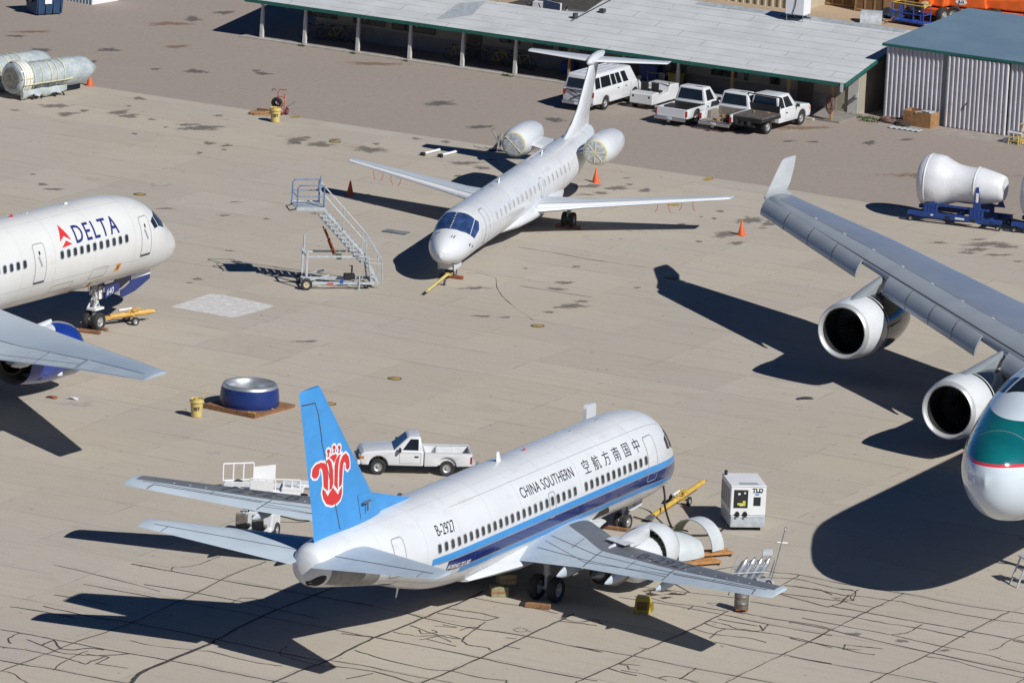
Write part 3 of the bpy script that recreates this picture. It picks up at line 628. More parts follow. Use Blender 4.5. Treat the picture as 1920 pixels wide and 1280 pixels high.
for dx,dy,x1,y1 in ((540,662,538,704),(579,632,578,672),(617,632,612,674)):
    red.append([(dx+11*math.cos(a),dy+16*math.sin(a)) for a in [k*math.pi/5 for k in range(10)]]); red.append([(dx-3,dy+12),(dx+4,dy+12),(x1+6,y1),(x1-6,y1)])
def fmap(off): return lambda a,b: Vector((a,fthick(a,b)-off,b))
em=None
whole=bmesh.new()
for P in red:
    Q=[fin4(*p) for p in P]
    for b in (bm_strip(Q,.17,True),bm_polys([Q])):
        me=bpy.data.meshes.new('x'); b.to_mesh(me); b.free(); whole.from_mesh(me); bpy.data.meshes.remove(me)
    
em=wrap(whole,fmap(.006),'tail_emblem',M['pure_white'],A,.35,.35,smooth=0)
rb=bmesh.new()
for P in red:
    b=bm_polys([[fin4(*p) for p in P]]); me=bpy.data.meshes.new('x'); b.to_mesh(me); b.free(); rb.from_mesh(me); bpy.data.meshes.remove(me)
wrap(rb,fmap(.012),'emblem_petals',M['emblem_red'],em,.35,.35,smooth=0)
m=MB(); q=fin4(790,1030); m.box((q[0],-.38,q[1]),(.5,.12,.05)); q2=fin4(797,1070); m.box((q2[0],-.36,q2[1]),(.05,.06,.34)); m.build('fin_fitting',M['steel'],A)
for sd in (-1,1):
    H=Foil([(.45,28.25,4.30,4.1,.085,0),(6.4,32.35,5.1,1.3,.09,0)],sd)
    h=H.mesh().build('tailplane',M['wing_grey'],A,smooth=50)
    strip_on(H,[(.7,.66),(6.0,.64)],.04,'elevator_seam',M['seam_dark'],h); strip_on(H,[(5.5,.62),(5.5,.98)],.03,'elevator_seam',M['seam_dark'],h)
    WG=Foil([(1.2,10.1,1.62,7.3,.13,.0),(1.95,11.0,1.72,6.6,.13,-.02),(4.83,14.1,2.02,4.1,.115,-.03),(9.0,16.62,2.45,2.95,.105,.0),(14.38,19.5,3.04,1.5,.10,.06)],sd)
    wg=WG.mesh(18,[3,6,7.5,11,12.5]).build('wing',M['wing_grey'],A,smooth=50)
    area_on(WG,[(1.9,.05),(3,.055),(4.83,.09),(14.2,.12),(14.2,.56),(9,.56),(4.83,.53),(3.4,.42),(1.9,.36)],'wing_upper_skin',M['wing_dark'],wg)
    for pts,w_ in (([(1.95,.60),(4.83,.66),(9.0,.68),(13.9,.62)],.035),([(2.0,.80),(4.83,.83),(9.0,.84)],.03),([(4.9,.55),(4.95,.97)],.05),([(9.0,.58),(9.05,.97)],.045),([(9.2,.72),(13.4,.72),(13.45,.97)],.05),([(6.9,.58),(6.9,.84)],.035),([(3.4,.44),(3.5,.68)],.035),([(11.2,.58),(11.2,.70)],.03),([(2,.69),(9,.76)],.022)):
        strip_on(WG,pts,w_,'flap_seam',M['seam_dark'],wg)
    for y in (6.4,6.9,7.4,7.9,8.6,9.4,10.2,11.0,11.6,12.2,12.8):
        strip_on(WG,[(y,.47),(y+.05,.47)],.09,'fuel_cap',M['pure_white'],wg)
    # flap track fairings
    for y,s0,L_,z,r in ((4.1,16.0,2.7,1.80,.24),(6.5,16.9,2.4,2.0,.21),(9.0,17.8,2.1,2.27,.18)): flap_fairing(wg,WG,y,s0,s0+L_,z,r,M['wing_grey'])
    f=WG.on(.012)
    tb=bm_text('B-2927' if sd<0 else '7292-B',1.15,sx=.9,bold=.012); 
    wrap(tb,(lambda WG,sd: (lambda a,b: WG.pt(6.6+a if sd<0 else 11.2-a,.50-(b+.05)/WG.g[2](6.6+a if sd<0 else 11.2-a)*1.0,.010)))(WG,sd),'wing_lettering',M['wing_text'] if 'wing_text' in M else M['seam_dark'],wg,.4,.2)
    # wing root fairing
    m=MB(); rg=[]
    for s,hw,zb,zt in ((8.4,1.2,1.22,1.5),(10.2,1.75,1.1,2.0),(12.5,2.1,1.05,2.25),(15.5,2.15,1.05,2.2),(17.6,2.05,1.1,2.0),(19.2,1.6,1.2,1.75),(20.6,1.2,1.3,1.55)):
        rg.append([Vector((-s,sd*(hw*math.cos(t) if math.cos(t)>0 else 0),(zb+zt)/2+(zt-zb)/2*math.sin(t))) for t in [k*math.pi/10-math.pi/2 for k in range(11)]])
    m.loft(rg,(True,True),False); m.build('wing_fairing',M['white'],A,smooth=60)
    # main gear
    gear_leg(A,'main_gear',16.55,sd*2.62,1.75,.12,(-.42,.42),.51,.36,strut=.13)
M['wing_text']=paint('wing_lettering_dark',(.07,.07,.08),.5)
# port engine complete
def pylon(parent,y,s0,s1,zb0,zt0,zb1,zt1,mat,th=.16,name='pylon',sw=.7,steps=8):
    m=MB(); rg=[]
    for i in range(steps+1):
        t=i/steps; s=s0+(s1-s0)*t; tt=th*math.sin(math.pi*min(.98,max(.06,t**.6)))*1.0+.015
        a=zb0+(zb1-zb0)*t; b=zt0+(zt1-zt0)*t
        rg.append([Vector((-s,y-tt,a)),Vector((-s,y-tt,b-.08)),Vector((-s,y-tt*.5,b)),Vector((-s,y+tt*.5,b)),Vector((-s,y+tt,b-.08)),Vector((-s,y+tt,a))])
    m.loft(rg); return m.build(name,mat,parent,smooth=50)
E_=nacelle(A,11.15,4.83,1.42,[(.86,.12),(.80,.03),(.84,-.01),(.93,.04),(1.0,.25),(1.05,.8),(1.04,1.8),(.98,2.6),(.86,3.3),(.74,3.55),(.7,3.5)],M['white'])
m=MB(); m.lathe([(.80,.55),(.78,.2),(.81,.02),(.86,-.03),(.95,.03),(1.02,.3)],(-11.14,4.83,1.42),(-1,0,0),36); m.build('intake_lip',M['metal'],E_)
m=MB(); m.lathe([(1.056,0),(1.06,.03),(1.058,.06)],(-12.25,4.83,1.42),(-1,0,0),36); m.build('warning_ring',M['red'],E_)
fan(E_,11.75,4.83,1.42,.79)
m=MB(); m.lathe([(.66,0),(.6,.6),(.45,1.1),(.02,1.5)],(-14.5,4.83,1.42),(-1,0,0),24); m.build('exhaust_nozzle',M['steel'],E_)
pylon(A,4.83,12.2,17.0,2.2,2.45,1.85,2.2,M['white'])
# starboard engine: intake removed, cowling open at the front
M['cowl_inner']=paint('cowl_inner_green',(.26,.30,.14),.5,var=.3,scale=4,dirt=(.07,.07,.05),dk=.8)
E2=nacelle(A,11.2,-4.95,1.52,[(.80,.3),(.80,.08),(.86,0),(.95,.04),(1.05,.35),(1.09,.9),(1.09,1.5),(1.06,1.5)],M['white'],n=44)
m=MB(); m.lathe([(1.06,1.50),(1.04,1.2),(1.0,.7),(.7,.65),(.2,.65)],(-11.2,-4.95,1.52),(-1,0,0),44); m.build('cowl_lining',M['cowl_inner'],E2)
m=MB()
for i in range(30):
    a=2*math.pi*i/30; m.box((-12.62,-4.95+1.01*math.cos(a),1.52+1.01*math.sin(a)),(.18,.035,.07),M=Matrix.Rotation(a,3,'X'))
m.build('cowl_brackets',M['seam_dark'],E2,smooth=0)
m=MB(); m.lathe([(.80,-.2),(.86,.0),(.90,.5),(.88,1.2),(.70,1.75),(.5,1.9),(.02,1.95)],(-12.3,-4.95,1.34),(-1,0,0),36); m.build('fan_case_cover',M['white'],E2)
m=MB(); m.lathe([(.70,0),(.72,.5),(.62,1.0),(.5,1.5),(.46,1.5),(.44,.9)],(-14.8,-4.83,1.42),(-1,0,0),28); m.build('exhaust_nozzle',M['exhaust'] if 'exhaust' in M else M['steel'],E2)
m=MB(); m.lathe([(.3,-.2),(.26,.5),(.02,1.1)],(-16.0,-4.83,1.42),(-1,0,0),20); m.build('exhaust_plug',M['steel'],E2)
pylon(A,-4.95,12.3,15.9,2.2,2.64,2.1,2.42,M['white'],.34); area_on(Foil([(4.2,13.2,2.05,4.5,.12,0),(5.9,14.6,2.22,3.9,.115,0)],-1),[(4.35,.10),(5.6,.08),(5.6,.34),(4.35,.36)],'pylon_plate',M['white'],A,.02)
# nose gear with doors
ng=gear_leg(A,'nose_gear',4.35,0,1.4,.1,(-.2,.2),.345,.2,strut=.09)
for y in (-.36,.36):
    m=MB(); m.prism([(-3.3,1.28),(-4.7,1.24),(-4.6,.92),(-4.2,.86),(-3.4,.9)],'y',y-.015,y+.015); d=m.build('gear_door',M['white'],A,smooth=0)
tb=bm_text('927',.26,sx=.9); wrap(tb,lambda a,b: Vector((-4.25+a,-.38,.98+b)),'gear_lettering',M['text'],A)
for s in (4.75,): chock('wheel_chock',Vector((3.5,267.9,0)),Vector((5.45,267.15,0)),M['wood'],'long timber chock against the nose wheels of the blue-tailed airliner')
chock('wheel_chock',G(985,1137),G(1032,1142),M['wood'],'reddish timber chock at the shaded main wheels of the blue-tailed airliner',.25,.2)
# ---------------------------------------------------------------- small white T-tail jet
B=thing('regional_jet','all-white T-tail regional jet with rear engines taped over and blue cockpit glass','regional jet',(-3.69,313.69,0),4.4549); A=B
F5=Fus([(0,1.42,1.54,.03,1.48),(.12,1.22,1.78,.25,1.50),(.45,1.02,2.06,.54,1.52),(1.0,.86,2.33,.83,1.58),(1.6,.79,2.52,1.0,1.66),(2.1,.77,2.72,1.04,1.75),(2.7,.78,3.05,1.10,1.9),(3.3,.80,3.20,1.13,2.0),(4.4,.82,3.24,1.14,2.05),(20,.82,3.24,1.14,2.05),(22.5,1.02,3.24,1.10,2.12),(24.5,1.4,3.24,.96,2.3),(26.5,1.85,3.24,.70,2.55),(27.8,2.2,3.2,.40,2.7),(28.3,2.5,3.05,.12,2.8)])
fo=F5.mesh(56,80).build('fuselage',M['white'],A,smooth=180)
M['win_shade']=paint('grey_window_cover',(.40,.41,.42),.4,var=.15)
for sd in (1,-1):
    S=[6.35+.79*k for k in range(18)]
    cabin_windows(F5,A,[s+(.35 if i>10 else 0) for i,s in enumerate(S)],2.42,.21,.40,sd,None,M['win_shade'],.1)
    door(F5,A,4.55,1.35,3.02,.75,sd); wrap(bm_strip(rrect(S[10]+.55,2.28,.5,.95,.12),.03,True),F5.sz(sd,.009),'exit_door',M['seam'],A,.3,.1)
M['blue_glass']=paint('blue_windscreen_film',(.03,.065,.18),.12,var=.45,scale=2.2,dirt=(.15,.22,.38),dk=.5)
for sd in (1,-1):
    for i,poly in enumerate(([(1.58,.4),(2.85,.4),(2.98,24),(3.10,46),(2.05,60),(1.70,32)],[(2.08,62),(3.12,48),(3.35,58),(3.05,74),(2.35,80)])):
        wrap(bm_polys([poly]),lambda a,b,sd=sd: F5.pt(a,sd*R_(b),.008),'cockpit_window',M['blue_glass'],A,.12,4)
m=MB(); [m.box(F5.pt(1.75+.16*i,R_(0),.02),(.07,.06,.02)) for i in range(7)]; m.build('windscreen_post',M['pure_white'],A)
for x,y in ((-.95,.32),(-.95,.22),(-1.25,-.5)): pass
panel_lines(F5,A,[3.5,5.6,9.2,12.4,15.8,19.2,21.4,23.6,25.6],(28,118),3.6,24)
def spot(F,s,th,w,h,mat,name='probe'):
    wrap(bm_polys([[(s-w/2,th-h/2),(s+w/2,th-h/2),(s+w/2,th+h/2),(s-w/2,th+h/2)]]),lambda a,b: F.pt(a,R_(b),.01),name,mat,A)
for a in ((1.35,38,.1,7),(1.35,28,.1,5),(1.05,-28,.22,4),(1.0,-20,.2,3),(1.75,-82,.2,6),(2.1,-95,.18,5),(1.25,62,.2,6)): spot(F5,*a,M['seam_dark'])
for a in ((9.5,6,.25,5),(8.4,14,.5,3),(11,4,.1,4),(12.4,10,.3,3),(17.2,8,.4,3),(19.8,9,.35,3)): spot(F5,*a,M['seam'],'antenna_base')
blade(-10.4,3.2,.25,.35,M['pure_white']); blade(-18.6,3.2,.22,.35,M['pure_white'])
W5=[(.6,12.6,1.30,5.2,.13,.22),(1.1,13.0,1.36,4.75,.13,.2),(3.3,14.45,1.52,3.0,.12,.14),(10.0,18.0,1.98,1.15,.11,.05)]
for sd in (-1,1):
    WG=Foil(W5,sd); wg=WG.mesh(16,[2.2,5,6.5,8]).build('wing',M['wing_pale'] if 'wing_pale' in M else M['white'],A,smooth=50)
    area_on(WG,[(1.3,.0),(10,.0),(10,.13),(1.3,.10)],'leading_edge',M['pure_white'],wg)
    strip_on(WG,[(1.3,.11),(9.9,.14)],.03,'wing_seam',M['seam'],wg); strip_on(WG,[(1.4,.74),(9.6,.72)],.03,'wing_seam',M['seam'],wg); strip_on(WG,[(3.3,.62),(3.3,.97)],.03,'wing_seam',M['seam'],wg)
    for i in range(4):
        y=6.75+.55*i; p=WG.pt(y,0,0); 
        m=MB(); m.path([p+Vector((0,0,-.05)),p+Vector((.06,.03*(-1)**i,-.22)),p+Vector((.05,.09*(1 if i%2 else -1),-.44-.06*(i%2))) ],.016,5); m.build('warning_streamer',M['red_tag'] if 'red_tag' in M else M['red'],wg)
    m=MB(); rg=[]
    for s,hw,zb,zt in ((9.2,.6,.85,1.15),(11,1.15,.72,1.6),(13,1.4,.68,1.75),(16.0,1.45,.7,1.75),(18.2,1.3,.75,1.6),(20,.9,.86,1.3),(21.5,.5,.95,1.1)):
        rg.append([Vector((-s,sd*hw*max(0,math.cos(t)),(zb+zt)/2+(zt-zb)/2*math.sin(t))) for t in [k*math.pi/10-math.pi/2 for k in range(11)]])
    m.loft(rg,(True,True),False); m.build('wing_fairing',M['white'],A,smooth=60)
    g=gear_leg(A,'main_gear',16.6,sd*2.1,1.35,.1,(-.2,.2),.40,.24,strut=.1)
    # engines
    ey=2.02 if sd>0 else 2.32
    n=nacelle(A,21.7,sd*ey,2.95,[(.54,.02),(.58,0),(.66,.14),(.77,.6),(.81,1.4),(.79,2.4),(.68,3.4),(.52,4.1),(.44,4.2),(.42,4.0)],M['white'])
    m=MB(); m.lathe([(.02,-.05),(.45,-.04),(.56,.0),(.585,.06)],(-21.68,sd*ey,2.95),(-1,0,0),28); m.build('intake_cover',M['cover_silver'] if 'cover_silver' in M else M['metal'],n,smooth=30)
    m=MB(); b=(-21.635,sd*ey,2.95); ang=((.7,-.75) if sd<0 else (1.57,0,.8,-.8))
    for a in ang:
        u=Vector((0,math.cos(a),math.sin(a)))*.56; m.tube(Vector(b)-u,Vector(b)+u,.022,6)
    m.lathe([(.585,.03),(.63,.06),(.655,.12),(.64,.14)],(-21.66,sd*ey,2.95),(-1,0,0),28); m.build('cover_tape',M['tape'] if 'tape' in M else M['pale_yellow'],n,smooth=0)
    m=MB(); m.lathe([(.40,0),(.1,.5)],(-25.75,sd*ey,2.95),(1,0,0),20); m.build('exhaust_nozzle',M['steel'],n)
    rg=[]
    m=MB()
    for y,s0,L_,z in ((.85,22.3,2.9,2.72),(1.6,22.5,2.6,2.85)):
        rg.append([Vector((-(s0+L_*(.5-.5*math.cos(t*math.pi/8))),sd*y,z+.10*math.sin(math.pi*(t/8)**.6))) for t in range(9)]+[Vector((-(s0+L_*(.5-.5*math.cos(t*math.pi/8))),sd*y,z-.10*math.sin(math.pi*(t/8)**.6))) for t in range(7,0,-1)])
    m.loft(rg); m.build('pylon',M['white'],A,smooth=50)
FN=Foil([(2.9,21.8,0,6.3,.08,0),(3.3,23.1,0,4.9,.085,0),(3.8,24.5,0,3.55,.095,0),(4.4,25.55,0,2.75,.10,0),(6.35,27.55,0,2.05,.11,0)],vert=True)
fn=FN.mesh(16).build('fin',M['white'],A,smooth=50)
strip_on(FN,[(3.5,.70),(6.2,.68)],.035,'rudder_seam',M['seam'],A,.006,-1); strip_on(FN,[(3.5,.70),(6.2,.68)],.035,'rudder_seam',M['seam'],A,.006,1)
area_on(FN,[(3.2,.0),(6.3,.0),(6.3,.05),(3.9,.04)],'leading_edge',M['seam_dark'],A,.008,1)
m=MB(); rg=[]
for s,r in ((27.2,.03),(27.5,.16),(28.3,.26),(29.4,.24),(30.3,.12),(30.6,.02)): rg.append([Vector((-s,r*math.cos(t*math.pi/6),6.52+(s-27.3)*.03+r*1.1*math.sin(t*math.pi/6))) for t in range(12)])
m.loft(rg); m.build('tail_fairing',M['white'],A,smooth=60)
for sd in (-1,1):
    H=Foil([(.05,27.85,6.5,1.9,.09,0),(3.72,29.15,6.5,1.0,.09,0)],sd); h=H.mesh().build('tailplane',M['white'],A,smooth=50)
    strip_on(H,[(.2,.62),(3.6,.60)],.04,'elevator_seam',M['seam_dark'],h); area_on(H,[(.3,0),(3.7,0),(3.7,.1),(.3,.08)],'leading_edge',M['pure_white'],h)
ng=gear_leg(A,'nose_gear',2.25,0,.9,.08,(-.15,.15),.30,.15,strut=.07)
for y in (-.4,.4):
    m=MB(); m.prism([(-1.2,.86),(-2.6,.84),(-2.5,.56),(-1.3,.52)],'y',y-.012,y+.012); m.build('gear_door',M['white'],A,smooth=0)
m=MB(); m.prism([(-.35,.58),(.35,.58),(.35,.84),(-.35,.84)],'x',-1.32,-1.28); m.build('gear_door',M['white'],A,smooth=0)
chock('wheel_chock',G(826,519),G(868,524),M['rustwood'] if 'rustwood' in M else M['wood'],'red-brown chock beam under the nose wheel of the T-tail jet')
chock('wheel_chock',G(1042,425),G(1088,430),M['wood'],'dark chock beam at the main wheels under the T-tail jet wing')
# ---------------------------------------------------------------- airliner on the left with red triangle mark
A=thing('airliner','white airliner at the left edge with navy title lettering and a red triangle emblem','airliner',(-16.3,305.5,0),R_(58.3))
F7=Fus([(0,3.15,3.3,.03,3.22),(.15,2.85,3.62,.34,3.22),(.6,2.60,4.02,.74,3.26),(1.2,2.44,4.42,1.06,3.36),(1.9,2.34,4.95,1.32,3.55),(2.6,2.29,5.45,1.52,3.8),(3.5,2.26,5.88,1.70,4.02),(4.8,2.24,6.18,1.82,4.2),(6.2,2.22,6.30,1.87,4.28),(8,2.22,6.32,1.88,4.3),(33,2.22,6.32,1.88,4.3),(38,2.7,6.32,1.7,4.5),(43,4.0,6.3,1.0,5.1),(46.9,5.2,5.9,.2,5.5)])
F7.mesh(64,110).build('fuselage',M['white_warm'] if 'white_warm' in M else M['white'],A,smooth=180)
S7=[6.15+.505*k for k in range(11)]+[14.05+.505*k for k in range(8)]
for sd in (1,-1):
    cabin_windows(F7,A,S7,4.62,.24,.34,sd,M['seam'],M['cabin_blue'] if 'cabin_blue' in M else M['cabin_glass'])
    for s in (4.45,12.85):
        door(F7,A,s,3.55,5.35,.84,sd,M['white_warm']); wrap(bm_polys([[(s-.42,3.54),(s+.42,3.54),(s+.42,3.64),(s-.42,3.64)]]),F7.sz(sd,.012),'door_sill',M['seam_dark'],A,.2,.05)
        wrap(bm_polys([[(s-.16,4.35),(s-.06,4.3),(s+.16,4.75),(s+.08,4.85)]]),F7.sz(sd,.012),'door_handle',M['seam'],A,.2,.1); wrap(bm_polys([rrect(s+.02*sd,4.95,.12,.18,.05)]),F7.sz(sd,.012),'door_window',M['dark'],A)
    for poly in ([(1.75,6),(2.6,5),(2.75,30),(2.1,36)],[(2.15,39),(2.8,32),(3.3,50),(3.1,64),(2.45,62)],[(3.2,66),(3.4,50),(3.8,60),(3.6,70)]):
        wrap(bm_polys([poly]),lambda a,b,sd=sd: F7.pt(a,sd*R_(b),.008),'cockpit_window',M['glass'],A,.15,5)
panel_lines(F7,A,[3.7,5.4,8.6,11.7,14.2,17.4,20.6],(24,114,136),4,24)
def text7(body,size,s0,z0,mat,**k): return wrap(bm_text(body,size,**k),F7.flat(s0,z0,1,.012),'lettering',mat,A,.5,.12)
text7('DELTA',1.22,10.05,4.98,M['text_navy'],sx=.80,spacing=1.25,bold=.012)
fl=F7.flat(11.3,5.0,1,.012)
wrap(bm_polys([[(.10,.32),(.48,.62),(.98,.28),(.56,1.28)][0:0] or [(.05,.34),(.52,.60),(.50,1.30)], [(.52,.60),(1.02,.30),(.50,1.30)],[(.08,.0),(1.04,.08),(.56,.34)]]),lambda a,b: fl(a*.85+.1,b*.85-.08),'title_emblem',M['emblem_red'],A,.3,.1)
for s,z,w_,h_ in ((6.5,3.30,.42,.42),(8.0,2.62,.34,.26),(9.1,2.42,.34,.24),(.62,3.1,.2,.45)):
    p=wrap(bm_polys([[(s-w_/2,z-h_/2),(s+w_/2,z-h_/2+.04),(s+w_/2,z+h_/2),(s-w_/2,z+h_/2-.04)]]),F7.sz(1,.01),'tape_cover',M['tape_y'] if 'tape_y' in M else M['yellow'],A); wrap(bm_polys([rrect(s,z,w_*.45,h_*.55,.03)]),F7.sz(1,.014),'tape_tag',M['red'],p)
for s,z,w_,h_ in ((8.0,3.28,1.2,.5),(10.7,3.0,1.6,.35)): wrap(bm_strip(rrect(s,z,w_,h_,.05),.02,True),F7.sz(1,.008),'hatch_seam',M['seam'],A,.3,.1)
blade(-8.4,6.3,.1,.3,M['pure_white']); blade(-12.6,6.3,.16,.26,M['red'],name='beacon'); blade(-11.4,6.3,.08,.12,M['pure_white'])
ng=gear_leg(A,'nose_gear',5.95,0,2.5,.12,(-.27,.27),.42,.30,strut=.13)
m=MB()
for i in range(16):
    r_=random.Random(i); x=-5.95+r_.uniform(-.3,.25); y=r_.uniform(-.25,.25); z=r_.uniform(.9,2.1); m.tube((x,y,z),(x+r_.uniform(-.12,.12),y+r_.uniform(-.12,.12),z+r_.uniform(.15,.5)),r_.uniform(.02,.05),6)
m.box((-5.7,-.18,1.75),(.32,.04,.6)); m.box((-5.85,0,1.0),(.7,.5,.1)); m.build('gear_linkage',M['pure_white'],ng)
for y in (-.42,.42):
    m=MB(); m.prism([(-2.2,2.40),(-2.15,1.92),(-3.3,1.50),(-4.45,1.32),(-4.5,1.7),(-4.15,1.78),(-3.75,1.95),(-3.7,2.26)],'y',y-.02,y+.02); d=m.build('gear_door',M['navy'],A,smooth=0)
    m=MB(); m.prism([(-2.2,2.40),(-2.16,2.14),(-3.7,2.1),(-3.7,2.26)],'y',y-.026,y+.026); m.build('door_trim',M['pure_white'],d,smooth=0)
    m=MB(); m.prism([(-4.6,2.2),(-4.62,1.72),(-5.7,1.5),(-5.75,2.18)],'y',y-.02,y+.02); m.build('gear_door',M['navy'],A,smooth=0)
wrap(bm_text('640',.44,sx=.85,shear=.1),lambda a,b: Vector((-5.62+a,-.445,1.62+b+a*.12)),'gear_lettering',M['pure_white'],A)
W7=[(1.2,14.8,2.28,9.2,.13,.35),(1.95,15.25,2.36,8.3,.13,.3),(8.0,19.4,3.12,4.9,.115,.2),(13.3,23.0,3.80,3.1,.105,.12),(18.6,26.65,4.48,1.75,.10,.05)]
M['winglet_grey']=paint('winglet_pale_grey',(.40,.42,.43),.4,var=.08,scale=1)
M['wing_silver']=paint('wing_light_grey',(.40,.475,.555),.3,.1,var=.08,scale=.5,dirt=(.3,.32,.35),dk=.4)
WG=Foil(W7,-1); wg=WG.mesh(18,[5,6.5,10,11.5,15,17]).build('wing',M['wing_silver'],A,smooth=50)
area_on(WG,[(2.2,.012),(18.5,.0),(18.5,.07),(2.2,.045)],'leading_edge',M['pure_white'],wg)
area_on(WG,[(5,.70),(13.3,.70),(13.3,.985),(5,.985)],'flap',M['wing_grey'],wg,.006); area_on(WG,[(13.6,.68),(18.1,.70),(18.1,.97),(13.6,.97)],'aileron',M['wing_grey'],wg,.006); area_on(WG,[(18.15,.1),(18.6,.05),(18.6,.98),(18.15,.98)],'wing_tip',M['wing_grey'],wg,.006)
for pts,w_ in (([(4,.62),(13.4,.68)],.03),([(4,.82),(13.3,.85)],.025),([(10.5,.69),(10.5,.98)],.04),([(13.4,.66),(13.4,.98)],.04),([(13.6,.67),(18.1,.69)],.03)): strip_on(WG,pts,w_,'flap_seam',M['seam_dark'],wg,.010)
for y,s0,r in ((8.9,22.6,.2),(12.6,24.3,.14)): flap_fairing(wg,WG,y,s0,s0+1.9,WG.g[1](y)-.34,r,M['white'])
m=Mat('nacelle_two_tone'); x,y,z=m.xyz(); k=((x*-1)+z*2.0).lt(24.0); n=m.noise(1.2,4)
m.base(m.mix(k,m.mix(n.smooth(.3,.7),(.55,.58,.60),(.62,.64,.66)),m.mix(n.smooth(.3,.7),(.010,.03,.20),(.013,.045,.28)))); m.set(rough=.15,coat=.5)
En=nacelle(A,16.4,-5.88,1.85,[(.98,.1),(1.02,0),(1.12,.02),(1.22,.3),(1.30,.9),(1.31,1.6),(1.28,2.4),(1.19,3.2),(1.08,3.9),(1.05,3.9)],m.m,n=48)
m=MB(); m.lathe([(1.06,0),(1.0,-.4),(.96,-1.2),(.55,-1.4)],(-20.3,-5.88,1.85),(-1,0,0),40); m.build('exhaust_duct',M['duct'] if 'duct' in M else M['steel'],En)
m=MB(); m.lathe([(.72,-1.6),(.7,-.5),(.6,.2),(.56,.2),(.54,-.6)],(-20.2,-5.88,1.85),(-1,0,0),32); m.build('core_nozzle',M['exhaust'] if 'exhaust' in M else M['steel'],En)
m=MB(); m.lathe([(.32,-.6),(.26,.1),(.02,.6)],(-20.2,-5.88,1.85),(-1,0,0),20); m.build('exhaust_plug',M['steel'],En)
m=MB(); m.lathe([(.98,.55),(.96,.2),(1.0,.02),(1.05,-.03),(1.13,.02),(1.2,.25)],(-16.38,-5.88,1.85),(-1,0,0),40); m.build('intake_lip',M['metal'],En); fan(En,17.1,-5.88,1.85,.97)
pylon(A,-5.88,17.5,22.2,2.85,3.3,2.5,2.75,M['white'],.22)
m=MB(); rg=[]
for s,hw,zb,zt in ((15.0,1.2,2.25,2.5),(16.8,1.9,2.05,2.9),(18,2.15,1.95,3.2),(23,2.1,1.95,3.1),(26,1.5,2.1,2.6)):
    rg.append([Vector((-s,-hw*max(0,math.cos(t)),(zb+zt)/2+(zt-zb)/2*math.sin(t))) for t in [k*math.pi/10-math.pi/2 for k in range(11)]])
m.loft(rg,(True,True),False); m.build('wing_fairing',M['white'],A,smooth=60)
gear_leg(A,'main_gear',24.2,-3.66,2.2,.14,(-.5,.5),.52,.38,strut=.16)
chock('wheel_chock',G(148,622),G(188,627),M['wood'],'light timber chock beam in front of the twin nose wheels, left airliner'); chock('wheel_chock',G(186,618),G(201,621),M['wood'],'short dark chock behind the twin nose wheels, left airliner',.18,.14)
# ---------------------------------------------------------------- four-engine wide-body on the right
A=thing('airliner','wide-body airliner at the right edge with teal nose band, drooped slats and four-engine wing','airliner',(18.549,261.658,0),4.205)
m=Mat('teal_nose_livery'); x,y,z=m.xyz(); n=m.noise(.7,5); n2=m.noise(1.5,5,.6,m.scaled(1,1,.3))
wh=m.mix(n.smooth(.3,.7),(.56,.63,.68),(.60,.67,.72)); te=m.mix(n.smooth(.3,.7),(.004,.10,.115),(.006,.135,.145))
zr,zu=4.5,5.92
k=m.mix(z.gt(zr),wh,te); k=m.mix(z.gt(zr)*z.lt(zr+.12),k,(.62,.04,.06)); k=m.mix(z.gt(zu),k,wh)
m.base(k); m.set(rough=.12,coat=.6)
NO=0.0; K3=1.295; n_before=len(A.children)
F3=Fus([((r[0]*K3 if r[0]<=8 else r[0]+8*(K3-1)),)+r[1:] for r in [(0-NO,3.8,4.05,.04,3.95),(.15-NO,3.1,4.68,.6,3.95),(.6-NO,2.45,5.15,1.18,3.95),(1.3-NO,2.0,5.6,1.72,4.0),(2.2-NO,1.78,6.02,2.12,4.15),(3.2-NO,1.7,6.48,2.42,4.35),(4.4-NO,1.68,7.05,2.65,4.55),(6-NO,1.68,7.5,2.8,4.7),(8-NO,1.7,7.6,2.82,4.72),(40-NO,1.7,7.6,2.82,4.72),(52-NO,3.2,7.6,1.9,5.2),(61-NO,5.6,7.2,.3,6.3)]])
F3b=MB(); L=[63.3*(1-math.cos(math.pi/2*i/120)) for i in range(121)]
F3b.loft([[F3.raw(max(s,-NO+.003),2*math.pi*j/64) for j in range(64)] for s in L]); F3b.build('fuselage',m.m,A,smooth=180)
for sd in (1,-1):
    for poly in ([(4.55,3),(5.7,2.5),(5.85,22),(4.8,30)],[(4.9,33),(5.95,25),(6.4,38),(5.6,46)],[(5.7,49),(6.5,41),(7.0,50),(6.5,56)]):
        wrap(bm_polys([[(a-NO,b) for a,b in poly]]),lambda a,b,sd=sd: F3.pt(a,sd*R_(b),.010),'cockpit_window',M['glass'],A,.2,5)
    cabin_windows(F3,A,[11+.53*k for k in range(12)],5.2,.26,.38,sd,None,M['cabin_glass']); door(F3,A,8.6,4.0,5.95,1.0,sd)
wrap(bm_strip([(1.75,a) for a in range(-176,181,4)],.02),lambda a,b: F3.pt(1.35-NO,R_(b),.004+(a-1.35+NO)*0) if False else F3.pt(a,R_(b),.005),'nose_seam',M['seam'],A,0,0)
for a in ((1.9,42,.05,6),(2.0,50,.05,6),(1.6,25,.2,1.5),(1.9,62,.1,4)): spot(F3,a[0]*K3,*a[1:],M['seam_dark'])
for o in list(A.children): o.location=(5.41,3.47,1.88); o.rotation_euler=(0,0,.0518)
